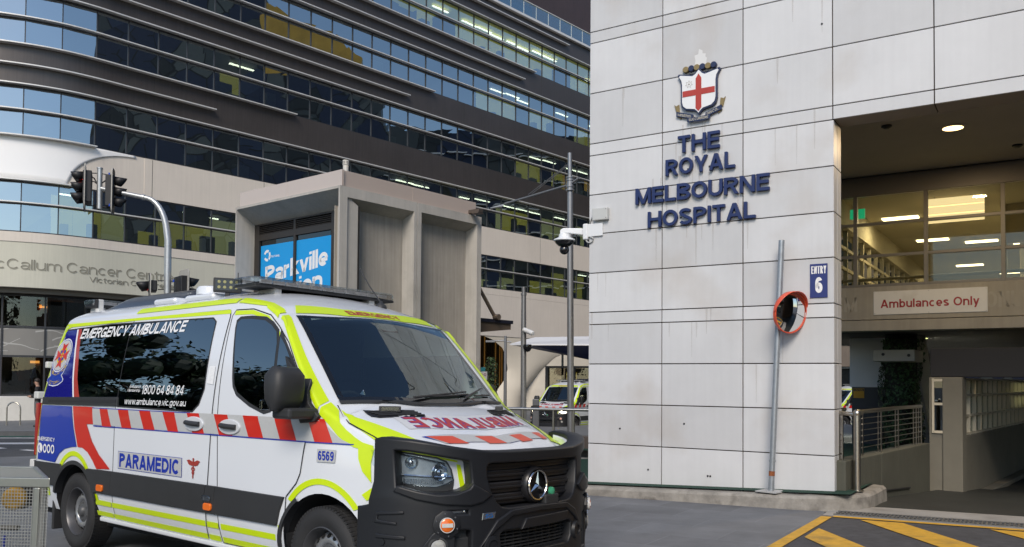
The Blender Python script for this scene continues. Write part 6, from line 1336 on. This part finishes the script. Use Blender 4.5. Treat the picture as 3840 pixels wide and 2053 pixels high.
me=text('SG',.062,.026,bold=.02,shear=.2); m=MB(); m.mesh(me,lambda c:bend(sq(.518)-c.x,.727+c.y,.0068)); AB(m,'badge_lettering',pm('badge_blue',(.01,.12,.38),.15,coat=.5),bd,recalc=False)
m=MB(); bsheet([[(sq(.20),.640),(sq(.165),.692),(sq(-.30),.700),(sq(-.27),.650)]],-.005,.02,m,.008); AB(m,'plate_holder',mBB,smooth=40)
# ------------------------------------------------------------------ traffic signal on a curved mast arm
mPole=pm('signal_pole',(.47,.49,.50),.38,.14,10,metal=.6); mSig=pm('signal_black',(.014,.014,.016),.5,.1,8); mBack=pm('backboard',(.40,.39,.36),.6,.08,4)
ts=thing('traffic_signal','grey curved mast arm traffic signal with black lanterns rising behind the parked ambulance','traffic light',(-8.56,21,G(-8.56,21)))
tz=lambda x,z:V(x,21,z)
m=MB(); ap=[tz(-8.52,G(-8.5,21)),tz(-8.545,2),tz(-8.565,3.6),tz(-8.575,5.0)]+[tz(-8.60-.62*(1-math.cos(R(a)))*.95,5.05+1.02*math.sin(R(a))) for a in(10,20,30,40,50,60,70,80)]+[tz(-9.3,6.10),tz(-9.8,6.20),tz(-10.33,6.305)]
m.tube(ap,.093,14,r2=.050); m.build('mast_arm',mPole,ts,smooth=50)
m=MB(); m.tube([tz(-10.30,5.78),tz(-10.31,6.78)],.062,12); m.lathe(tz(-10.31,6.78),V(0,0,1),[(.075,0),(.075,.03),(.001,.04)],8); m.tube([tz(-9.18,6.075),tz(-9.24,6.088)],.072,12); m.tube([tz(-8.573,4.86),tz(-8.575,4.90)],.090,12); m.build('drop_pole',mPole,ts,smooth=50)
def head(c,f,rows,cols,name='lantern',red=True,bh=None,bw=.42,pitch=.262):
    """lantern: c centre of the face, f facing direction (horizontal)"""
    f=f.normalized(); s_=V(-f.y,f.x,0); FN=frame(c,s_,f)     # a sideways, b forward, c up
    h=pitch*rows/2; w=.15*cols
    m=MB(); 
    for k in range(cols): a=(k-(cols-1)/2)*.30; m.box(FN,a-.145,a+.145,-.20,0,-h,h)
    hd=m.build(name,mSig,ts,bevel=.02)
    m=MB(); m.prism(FN,rrect(-w-.07,w+.07,-h-.17,h+.17,.12),-.055,-.03); m.build('backboard',mBack,hd)
    m=MB(); m.prism(FN,rrect(-w-.06,w+.06,-h-.16,h+.16,.11),-.029,-.022); m.build('backboard_face',mSig,hd)
    m=MB(); m2=MB()
    for k in range(cols):
        a=(k-(cols-1)/2)*.30
        for r in range(rows):
            z=h-pitch*(r+.5); cc_=FN(a,0,z); n=18; ring=[]
            for i in range(n+1):
                t=R(-55+290*i/n); L_=.30 if 0<=i<=n else .1
                p0=cc_+s_*.112*math.cos(t)+V(0,0,.112*math.sin(t)); ln=.12+.16*max(0,math.sin(t)*.5+.5)
                ring+=[p0,p0+f*ln-V(0,0,.03)*1]
            m.add(ring,[(2*i,2*i+2,2*i+3,2*i+1) for i in range(n)])
            m2.lathe(cc_+f*.002,f,[(.10,0),(.07,.02),(.001,.03)],18,0 if r==0 else 1)
    v=m.build('visor',mSig,hd,smooth=60); sm_=v.modifiers.new('t','SOLIDIFY'); sm_.thickness=.006
    m2.build('lens',[em('signal_red',(.8,.02,.01),1.6) if red else pm('red_lens_off',(.10,.01,.01),.2),pm('lens_off',(.02,.02,.02),.2)],hd,smooth=60); return hd
f1=V(-.90,-.42,0); f2=V(.93,.30,0)
head(tz(-10.72,6.31),f1,3,2); head(tz(-9.93,6.22),f2,3,1,red=False)
head(tz(-9.05,3.86),f1,1,2); head(tz(-8.12,3.84),V(.75,.6,0),2,2,red=False)
m=MB()
for z in(6.68,5.86): m.tube([tz(-10.62,z),tz(-10.31,z-.01),tz(-10.0,z-.06)],.012,6)
m.tube([tz(-10.58,6.62),tz(-10.45,6.55),tz(-10.36,6.40),tz(-10.36,6.2),tz(-10.38,6.05)],.016,6); m.tube([tz(-10.0,6.55),tz(-10.15,6.50),tz(-10.26,6.42),tz(-10.28,6.3)],.016,6); m.tube([tz(-10.58,6.48),tz(-10.44,6.46),tz(-10.34,6.38)],.014,6)
for z in(4.0,3.78): m.tube([tz(-8.8,z),tz(-8.56,z),tz(-8.25,z-.02)],.013,6)
m.build('bracket_cable',mSig,ts,smooth=50)
m=MB()
for x,z in((-10.0,6.62),(-9.98,5.85),(-8.36,3.98),(-8.22,3.96),(-10.58,6.6)): m.lathe(tz(x,z)+V(0,-.15,0),V(0,0,1),[(.022,-.03),(.022,.03)],8)
m.each('cable_gland',pm('gland_blue',(.01,.06,.45),.4),ts)
# ------------------------------------------------------------------ light poles and cameras between station and hospital
mLP=pm('light_pole',(.27,.275,.285),.38,.08,10,metal=.65)
lp=thing('street_light','tall slim grey pole with a long outreach arm beside the white pillar','street light',(1.67,24,G(1.67,24)))
m=MB(); m.tube([V(1.68,24,G(1.6,24)-.1),V(1.64,24,4),V(1.62,24,6.95)],.098,14,r2=.085); m.tube([V(1.62,24,6.95),V(1.60,24,8.08)],.062,12); m.build('pole',mLP,lp,smooth=50)
m=MB(); m.tube([V(1.85,23.7,7.30),V(1.62,24,7.18),V(-.25,26.2,7.07)],.036,8); m.tube([V(1.60,24,7.80),V(.45,25.3,7.16)],.012,6); m.tube([V(1.60,24,7.76),V(.55,25.2,7.16)],.012,6); m.build('outreach_arm',mLP,lp,smooth=50)
m=MB()
for z in(7.0,7.10,7.28,7.36): m.tube([V(1.62,24,z),V(1.62,24,z+.035)],.125,14)
m.tube([V(1.62,24,6.99),V(1.62,24,7.40)],.10,14); m.build('collar',mLP,lp)
m=MB(); m.add([V(-.72,26.6,6.98),V(-.35,26.3,6.98),V(-.25,26.2,7.03),V(-.3,26.4,7.10),V(-.72,26.75,7.06)]+[V(-.72,26.45,6.98),V(-.3,26.1,6.98)],[(0,1,6,5),(0,4,3,1),(4,5,6,3),(0,5,4),(1,3,6)]); m.build('luminaire',pm('luminaire_grey',(.55,.57,.58),.35,metal=.4),lp)
p2=thing('camera_pole','short thick grey pole carrying two small cameras between the station and the pillar','camera pole',(.36,26,G(.36,26)))
m=MB(); m.tube([V(.37,26,G(.3,26)-.1),V(.35,26,3.0),V(.345,26,4.25)],.095,14,r2=.075); m.tube([V(.345,26,4.25),V(.34,26,4.46)],.058,12); m.tube([V(.345,26,4.2),V(.345,26,4.27)],.092,14); m.build('pole',mLP,p2,smooth=50)
m=MB(); m.tube([V(.37,25.85,3.13),V(.60,25.55,3.02)],.075,12); m.lathe(V(.60,25.55,3.02),V(.55,-.7,-.3),[(.075,0),(.06,.05),(.001,.06)],12); m.tube([V(.35,26,3.1),V(.40,25.86,3.13)],.03,8); m.build('bullet_camera',mCam,p2,smooth=40)
m=MB(); m.lathe(V(.47,25.85,2.58),V(0,0,1),[(.001,-.13),(.08,-.10),(.13,-.02),(.14,.04),(.13,.10),(.001,.11)],16); m.build('dome_camera',mBlk,p2,smooth=50)
p3=thing('small_street_light','thin far street light with a short arm by the sapling','street light',(-.28,37,G(-.3,37)))
m=MB(); m.tube([V(-.28,37,-.9),V(-.29,37,3.5)],.085,10,r2=.06); m.tube([V(-.30,37,3.30),V(-.95,37.1,3.28)],.035,8); m.tube([V(-.28,37,3.26),V(-.03,37,3.24)],.03,8); m.box(F0,-1.15,-.75,36.9,37.1,3.22,3.30); m.build('pole',mLP,p3,smooth=50)
# ------------------------------------------------------------------ ramp rail, low wall, bollard on the right of the bull bar
LW=frame(V(-3.2,18.4,0),V(.955,-.297,0),V(-.297,-.955,0))
lw=thing('low_granite_wall','low dark brown granite wall in front of the far ambulance, left of the pillar','wall',(0,17,0))
m=MB(); 
for k in range(6): m.box(LW,1.2*k,1.2*k+1.19,-.3,0,-.6,.50)
m.each('granite_block',pm('brown_granite',(.085,.065,.055),.5,.15,30),lw,bevel=.01); m=MB(); m.box(LW,0,7.2,.005,.5,-.6,.10); m.build('plinth',mConc,lw)
hr=thing('handrail_fence','stainless tube handrail fence standing on the low brown wall','railing',(0,17.2,.5))
m=MB(); m.tube([LW(.6,-.15,1.02),LW(6.8,-.15,1.02)],.032,10); 
for a in(1.0,2.3,3.05,3.55,4.2,4.62,5.2,6.2): m.tube([LW(a,-.15,.5),LW(a,-.15,1.02)],.024,8)
m.tube([LW(5.05,-.15,.5),LW(5.05,-.15,.78),LW(5.22,-.15,1.0)],.022,8); m.build('rail',mSS,hr,smooth=50)
bo=thing('flat_bollard','flat dark grey bollard standing behind the handrail','bollard',(.55,19,0))
m=MB(); FBo=frame(V(.47,19,0),V(1,0,0),V(0,1,0)); m.box(FBo,0,.15,-.05,.05,-.4,1.19); m.build('post',pm('bollard_grey',(.10,.105,.115),.45,.08,5),bo,bevel=.02); m=MB(); m.box(FBo,.0,.15,-.055,-.0505,1.0,1.05); m.build('band',mSeam,bo)
# ------------------------------------------------------------------ far ambulances are copies of the near one with their lamps lit
def far_amb(x,y,z,ang,label):
    c=copy_tree(amb); c.matrix_world=Matrix.Translation(V(x,y,z))@Matrix.Rotation(ang,4,'Z'); c['label']=label; return c
fa=far_amb(4.05,41.9,-.82,R(237),'white ambulance with lit headlights seen beyond the handrail, left of the pillar')
def relit(o):
    for ch in o.children:
        if ch.name.startswith('headlamp'):
            m=MB()
            for sg in(1,): pass
        relit(ch)
        if ch.name.startswith('reflector') and ch.parent.name.startswith('headlamp'):
            ch.data=ch.data.copy(); ch.data.materials[0]=em('headlamp_on',(1,.83,.60),9.)
relit(fa)
fb=far_amb(20.4,45.9,-.92,R(197),'white ambulance half hidden behind the right edge of the pillar, under the bridge')
# ------------------------------------------------------------------ sapling with guard, parking sign
sp=thing('sapling','slender green sapling in front of the dark slatted entrance','tree',(-1.1,36.5,G(-1,36)))
m=MB(); m.tube([V(-1.05,36.5,-.9),V(-1.03,36.5,.6),V(-.98,36.5,2.4)],.03,6,r2=.012)
rnd=random.Random(5)
for k in range(9): z=.5+.2*k; a=rnd.uniform(0,6.28); m.tube([V(-1.02,36.5,z),V(-1.02+.3*math.cos(a),36.5+.3*math.sin(a),z+.22)],.009,4)
m.build('trunk',pm('bark',(.10,.08,.06),.9,.3,20),sp)
m=MB()
for i in range(900):
    z=rnd.uniform(.25,2.55); r=.42*math.sin(math.pi*min(1,(z-.1)/2.7))**.8*rnd.uniform(.2,1); a=rnd.uniform(0,6.28); leaf(m,V(-1.0+r*math.cos(a)+.08*(z-1),36.5+r*math.sin(a),z),V(rnd.uniform(-1,1),rnd.uniform(-1,1),rnd.uniform(-.2,1)),rnd.uniform(.035,.07),rnd)
m.build('crown',pm('sapling_green',(.05,.085,.03),.5,.0,3,isl=.5),sp,recalc=False)
tg=thing('tree_guard','square metal guard frame round the foot of the sapling','tree guard',(-1.0,36.3,-.7)); m=MB(); FT_=frame(V(-1.5,36.1,0),V(1,0,0),V(0,1,0))
for x in(0,.95): 
    for yy in(0,.8): m.box(FT_,x,x+.05,yy,yy+.05,-.9,.45)
for z in(.40,-.1): m.box(FT_,.05,.95,0,.05,z,z+.05); m.box(FT_,.05,.95,.8,.85,z,z+.05)
m.build('guard_frame',mLP,tg)
pk=thing('parking_sign','small white no stopping sign on a thin post behind the bonnet','sign',(-1.03,30,0)); m=MB(); m.tube([V(-1.0,30,-.6),V(-1.0,30,2.05)],.025,8); m.build('post',mLP,pk)
m=MB(); m.box(F0,-1.13,-.87,29.94,29.965,1.58,1.88); m.build('plate',mSW,pk); m=MB(); m.box(F0,-1.10,-.94,29.945,29.965,1.89,2.03); m.build('top_plate',pm('plate_teal',(.02,.22,.25),.5),pk)
m=MB(); 
for x in(-1.06,-.945): m.lathe(V(x,29.939,1.77),V(0,-1,0),[(.048,0),(.048,.002),(.034,.002),(.034,0)],20,cap=False)
m.box(F0,-1.085,-1.035,29.934,29.938,1.765,1.775); m.build('symbol',mSR,pk); m=MB(); m.mesh(text('S',.03,.05,bold=.02),lambda c:V(-.96+c.x,29.938,1.745+c.y)); m.mesh(text('P',.03,.05,bold=.02),lambda c:V(-1.075+c.x,29.938,1.745+c.y)); m.build('lettering',mDark,pk,recalc=False)
# ------------------------------------------------------------------ far left footpath: bike hoop and a person
bh_=thing('bike_hoop','shiny steel bike hoop on the far footpath','bike rack',(-19.0,32.4,fpz(-19,32.4)))
hx,hy,hz=-19.05,32.5,fpz(-19,32.5)-.02
m=MB(); m.tube([V(hx-.26,hy,hz),V(hx-.26,hy,hz+.62)]+[V(hx-.26*math.cos(R(a)),hy,hz+.66+.24*math.sin(R(a))) for a in range(10,180,17)]+[V(hx+.26,hy,hz+.62),V(hx+.26,hy,hz)],.028,10); m.build('hoop',mSS,bh_,smooth=60)
def person(x,y,z,ang,label):
    e=thing('person',label,'person',(x,y,z))
    J={'pel':(0,0,.96),'sp':(0,.01,1.15),'ch':(0,.0,1.34),'nk':(0,.0,1.50),'hd':(0,-.03,1.58),'hd2':(0,-.035,1.66),'hd3':(0,-.03,1.735),
       'hl':(-.10,0,.90),'kl':(-.11,-.05,.50),'al':(-.11,.03,.09),'tl':(-.12,-.13,.035),'hr':(.10,0,.90),'kr':(.12,-.02,.50),'ar':(.13,.05,.09),'tr':(.14,-.11,.035),
       'sl':(-.19,.0,1.41),'el':(-.25,.05,1.13),'wl':(-.17,-.16,1.08),'sr':(.19,0,1.41),'er':(.26,.04,1.13),'wr':(.15,-.20,1.12),
       'gl':(-.12,-.23,1.09),'gr':(.09,-.26,1.13)}
    rad={'pel':.155,'sp':.135,'ch':.155,'nk':.055,'hd':.075,'hd2':.088,'hd3':.06,'hl':.10,'kl':.062,'al':.045,'tl':.04,'hr':.10,'kr':.062,'ar':.045,'tr':.04,'sl':.075,'el':.05,'wl':.035,'sr':.075,'er':.05,'wr':.035,'gl':.035,'gr':.035}
    E_=[('pel','sp'),('sp','ch'),('ch','nk'),('nk','hd'),('hd','hd2'),('hd2','hd3'),('pel','hl'),('hl','kl'),('kl','al'),('al','tl'),('pel','hr'),('hr','kr'),('kr','ar'),('ar','tr'),('ch','sl'),('sl','el'),('el','wl'),('wl','gl'),('ch','sr'),('sr','er'),('er','wr'),('wr','gr')]
    fing=[]
    for h,s in(('l',-1),('r',1)):
        w=J['g'+h]
        for k in range(4): nm=f'f{h}{k}'; J[nm]=(w[0]+.02-.016*k*1-.0,w[1]-.045-.004*(k%2),w[2]+.012-.006*k); nm2=nm+'b'; J[nm2]=(J[nm][0]-s*.012,J[nm][1]-.02,J[nm][2]-.022); rad[nm]=rad[nm2]=.010; E_+=[('g'+h,nm),(nm,nm2)]
        nm=f't{h}h'; J[nm]=(w[0]-s*.035,w[1]-.02,w[2]+.02); rad[nm]=.011; E_.append(('w'+h,nm))
    ks=list(J); me=bpy.data.meshes.new('person_body'); me.from_pydata([J[k] for k in ks],[(ks.index(a),ks.index(b)) for a,b in E_],[])
    o=bpy.data.objects.new('body',me); SC.collection.objects.link(o); o.modifiers.new('s','SKIN')
    for i,k in enumerate(ks): me.skin_vertices[0].data[i].radius=(rad[k],rad[k]*(.72 if k in('pel','sp','ch') else 1)); 
    me.skin_vertices[0].data[0].use_root=True
    sb=o.modifiers.new('d','SUBSURF'); sb.levels=2; sb.render_levels=2
    dg=bpy.context.evaluated_depsgraph_get(); dg.update(); nm_=bpy.data.meshes.new_from_object(o.evaluated_get(dg)); o.modifiers.clear(); o.data=nm_
    for mt in(pm('skin',(.42,.25,.18),.55),pm('jacket_black',(.012,.012,.014),.8,.2,20),pm('trousers_grey',(.09,.095,.10),.8,.2,20),pm('shoe_black',(.015,.015,.015),.5)): nm_.materials.append(mt)
    for p in nm_.polygons:
        c=p.center; p.use_smooth=True
        p.material_index=3 if c.z<.085 else 2 if c.z<.93 else 0 if (c.z>1.485 or (c.y<-.19 and c.z<1.2)) else 1
    o.parent=e; o.rotation_euler=(0,0,ang)
    hm=MB(); hm.lathe(V(0,-.02,1.70),V(0,.25,1),[(.098*math.cos(R(a)),.095*math.sin(R(a))) for a in range(-25,91,12)],18); hh=hm.build('hair',pm('hair_dark',(.02,.014,.01),.6),e,local=True,smooth=70); hh.rotation_euler=(0,0,ang)
    fm=MB()
    for s in(1,-1): fm.lathe(V(s*.034,-.112,1.655),V(0,-1,0),[(.012,0),(.001,.006)],8,0)
    fm.lathe(V(0,-.118,1.628),V(0,-1,-.3),[(.016,0),(.001,.022)],8,1); fm.box(F0,-.025,.025,-.112,-.106,1.592,1.599,2)
    ff=fm.build('face',[pm('eye_dark',(.01,.01,.01),.3),MATS['skin'],pm('lip',(.30,.11,.09),.5)],e,local=True); ff.rotation_euler=(0,0,ang)
    return e
pxp=at=V(-16.15,30.2,0)
person(-17.42,31.2,fpz(-17.42,31.2),R(-70),'person in a black jacket holding a phone, half hidden behind the ambulance tail')
# ------------------------------------------------------------------ mesh cage with plumbing at the lower left
mBr=pm('brushed_steel',(.33,.34,.31),.35,.08,12,metal=.8)
cg=thing('mesh_cage','steel framed wire mesh cage round plumbing at the lower left','cage',(-2.9,4.6,0))
CA=V(-2.98,5.5,0); cd=V(-.998,.06,0); ce=V(-.56,.83,0); FCg=lambda a,b,c:CA+cd*a+ce*b+V(-.03*(1-c),0,c)
cw_,cdp=1.5,.8; cz1=.975
m=MB(); m.box(FCg,-.0,cw_,-.02,.02,cz1-.062,cz1); m.box(FCg,-.0,cw_,cdp-.02,cdp+.02,cz1-.04,cz1); m.box(FCg,-.001,.04,.0201,cdp-.0201,cz1-.05,cz1-.001); m.box(FCg,.065,.105,-.02,.02,-.1,cz1-.0625); m.box(FCg,1.4,1.44,-.02,.02,-.1,cz1-.0625); m.box(FCg,.45,.48,cdp-.02,cdp+.02,-.1,cz1-.0405); m.box(FCg,.0,cw_,-.02,.02,.05,.09); m.build('cage_frame',mBr,cg,bevel=.006)
m=MB(); wt=.0017
for k in range(72): a=.004+.0205*k; m.box(FCg,a-wt,a+wt,-.004,-.001,.09,cz1-.06); m.box(FCg,a-wt,a+wt,cdp-.004,cdp-.001,.09,cz1-.04)
for k in range(43): z=.095+.0205*k; m.box(FCg,.0,cw_,-.007,-.004,z-wt,z+wt); m.box(FCg,.0,cw_,cdp-.007,cdp-.004,z-wt,z+wt); m.box(FCg,.002,.005,.02,cdp,z-wt,z+wt)
for k in range(38): b=.03+.0205*k; m.box(FCg,.005,.008,b-wt,b+wt,.09,cz1-.05); m.box(FCg,.0,cw_,b-wt,b+wt,cz1-.012,cz1-.010)
for k in range(72): a=.004+.0205*k; m.box(FCg,a-wt,a+wt,.02,cdp-.02,cz1-.015,cz1-.0125)
m.build('wire_mesh',pm('mesh_wire',(.40,.40,.38),.4,metal=.7),cg)
vv=thing('valve_assembly','pipe and valve assembly with round yellow cap inside the wire mesh cage','valve',tuple(FCg(.3,.4,0)))
m=MB(); m.tube([FCg(.40,.40,-.1),FCg(.40,.40,.80)],.035,12); m.tube([FCg(.95,.4,.28),FCg(.15,.4,.28)],.05,12); m.tube([FCg(.16,.35,.60),FCg(.30,.35,.60),FCg(.335,.35,.57),FCg(.335,.35,.44)],.02,8); m.tube([FCg(.13,.42,.92),FCg(.16,.42,.80)],.03,10); m.lathe(FCg(.25,.4,.36),V(0,0,1),[(.12,0),(.12,.03),(.09,.05),(.001,.05)],18); m.box(FCg,.28,.42,.30,.5,.22,.36); m.build('pipe',pm('valve_grey',(.14,.135,.12),.5,.3,12,metal=.4),vv,smooth=40)
m=MB(); m.lathe(FCg(.20,.33,.80),V(.45,-.85,0),[(.07,-.07),(.078,-.02),(.078,.02),(.06,.045),(.001,.05)],20); m.build('yellow_cap',pm('valve_yellow',(.60,.33,.03),.5,.15,9),vv,smooth=40)
m=MB(); m.tube([FCg(.16,.40,.80)+V(.02,0,0),FCg(.10,.50,.80)],.08,16); m.build('dark_cap',mDark,vv,smooth=40); m=MB(); m.tube([FCg(.255,.34,.545),FCg(.26,.34,.40)],.012,8); m.build('blue_lever',pm('lever_blue',(.02,.04,.30),.5),vv)
# ------------------------------------------------------------------ what stands round the place and shows in the glass: trees beside the street, a tiled block past the hospital
def tree(x,y,h,r,seed,label):
    rd=random.Random(seed); z0=G(x,y); e=thing('street_tree',label,'tree',(x,y,z0),'street trees beside the road')
    m=MB(); top_=V(x+rd.uniform(-.3,.3),y,z0+h*.55); m.tube([V(x,y,z0-.1),V(x+.05,y,z0+h*.25),top_],.17,8,r2=.10); ends=[]
    for k in range(9):
        a=rd.uniform(0,6.28); b=V(x,y,z0+h*rd.uniform(.28,.5)); c=b+V(math.cos(a)*r*.7,math.sin(a)*r*.7,h*rd.uniform(.15,.4)); m.tube([b,b.lerp(c,.5)+V(0,0,.2),c],.07,6,r2=.02); ends.append(c)
    m.build('trunk',MATS['bark'],e,smooth=60); m=MB()
    cl_=[]
    for k in range(46):
        a=rd.uniform(0,6.28); t=rd.uniform(-1,1); q=r*math.sqrt(1-t*t)*rd.uniform(.55,1.05); cl_.append(V(x+q*math.cos(a),y+q*math.sin(a),z0+h*.66+t*h*.33))
    for c in cl_:
        for i in range(85): d=V(rd.gauss(0,1),rd.gauss(0,1),rd.gauss(0,.8)); leaf(m,c+d*.42,d,rd.uniform(.08,.15),rd)
    for c in cl_: m.lathe(c,V(0,0,1),[(.44*math.cos(R(a)),.44*math.sin(R(a))) for a in range(-80,81,32)],7)
    m.build('crown',pm('leaf_dark',(.022,.042,.014),.5,.0,3,isl=.55),e,recalc=False)
for i,(x,y,h,r) in enumerate(((-15.5,9.8,4.9,2.2),(-17.0,14.2,9.2,3.0),(-14.5,6.2,4.6,2.0),(-21,8.0,6.0,2.6),(-22.5,20,7.6,2.6))): tree(x,y,h,r,20+i,'leafy dark street tree out of shot, reflected in the dark side glass of the ambulance')
ob=thing('tiled_building','block clad in grey and navy hexagonal tiles, mirrored in the ribbon windows','building',(36,30,0))
mh=bpy.data.materials.new('hexagon_tiles'); mh.use_nodes=True; n=mh.node_tree.nodes; l=mh.node_tree.links; b_=n['Principled BSDF']; b_.inputs['Roughness'].default_value=.5
tc=n.new('ShaderNodeTexCoord'); vo=n.new('ShaderNodeTexVoronoi'); vo.inputs['Scale'].default_value=.36; vo.inputs['Randomness'].default_value=.75; l.new(tc.outputs['Object'],vo.inputs['Vector'])
sx=n.new('ShaderNodeSeparateColor'); l.new(vo.outputs['Color'],sx.inputs[0]); rp=n.new('ShaderNodeValToRGB'); rp.color_ramp.interpolation='CONSTANT'
for i,(p_,c_) in enumerate(((0,(.012,.020,.052,1)),(.3,(.05,.058,.06,1)),(.5,(.015,.018,.02,1)),(.68,(.095,.105,.10,1)),(.86,(.020,.034,.075,1)))):
    e_=rp.color_ramp.elements[i] if i<2 else rp.color_ramp.elements.new(p_); e_.position=p_; e_.color=c_
l.new(sx.outputs[0],rp.inputs[0]); vd=n.new('ShaderNodeTexVoronoi'); vd.feature='DISTANCE_TO_EDGE'; vd.inputs['Scale'].default_value=.36; vd.inputs['Randomness'].default_value=.75; l.new(tc.outputs['Object'],vd.inputs['Vector'])
mr=n.new('ShaderNodeMapRange'); mr.inputs[1].default_value=.012; mr.inputs[2].default_value=.03; l.new(vd.outputs['Distance'],mr.inputs[0]); mx=n.new('ShaderNodeMix'); mx.data_type='RGBA'; mx.blend_type='MULTIPLY'; mx.inputs[0].default_value=1; l.new(rp.outputs[0],mx.inputs[6]); l.new(mr.outputs[0],mx.inputs[7]); l.new(mx.outputs[2],b_.inputs['Base Color'])
m=MB(); m.box(F0,36,44,4,35.99,-3,44); m.box(F0,36,44,36,49,-3,35); m.each('tall_wing',mh,ob); m=MB(); m.box(F0,36,44,49.01,105,-3,29.5); m.build('low_wing',mh,ob)
m=MB()
for k in range(9): m.box(F0,35.7,35.99,49,105,3+3*k,3.12+3*k)
m.each('ledge',mSilv,ob)

wg=thing('forecourt_wing','dark brick wing with a wide canopy, seen in the convex mirror only','building',(12,0,0))
m=MB(); m.box(F0,9.5,18,-9,5.5,-.5,7.5); m.build('wall',pm('dark_brick',(.075,.055,.045),.8,.3,3.),wg)
m=MB()
for k in range(5): m.box(F0,9.44,9.495,-8+2.6*k,-6.2+2.6*k,1,2.8)
m.each('window',glass('wing_glass',(.1,.1,.1),.1,1.5),wg)
m=MB(); m.box(F0,7.6,9.49,-9,5.5,3.4,3.7); m.build('canopy',pm('wing_canopy',(.06,.06,.06),.6),wg)

m=MB(); m.prism(lambda a,b,c:V(b,a,c),[(36.0,35.01),(46.5,35.01),(46.5,37.4),(43.,40.2),(40,40.8),(36.0,43.4)],36,43)
mg=pm('gold_tiles',(.62,.36,.05),.4,.35,.35,isl=.0); m.build('gold_wing',mg,ob)
nbk=thing('neighbour_block','plain brown office block closing the street beyond the cancer centre','building',(40,84,0))
m=MB(); m.box(F0,14,110,84,100,-4,42); m.build('wall',pm('block_brown',(.16,.135,.115),.75,.2,.4),nbk)
m=MB()
for k in range(9): m.box(F0,14.5,109,83.9,83.99,1+4.2*k,3.1+4.2*k)
m.each('ribbon_window',glass('block_glass',(.06,.07,.08),.25,1.6),nbk)
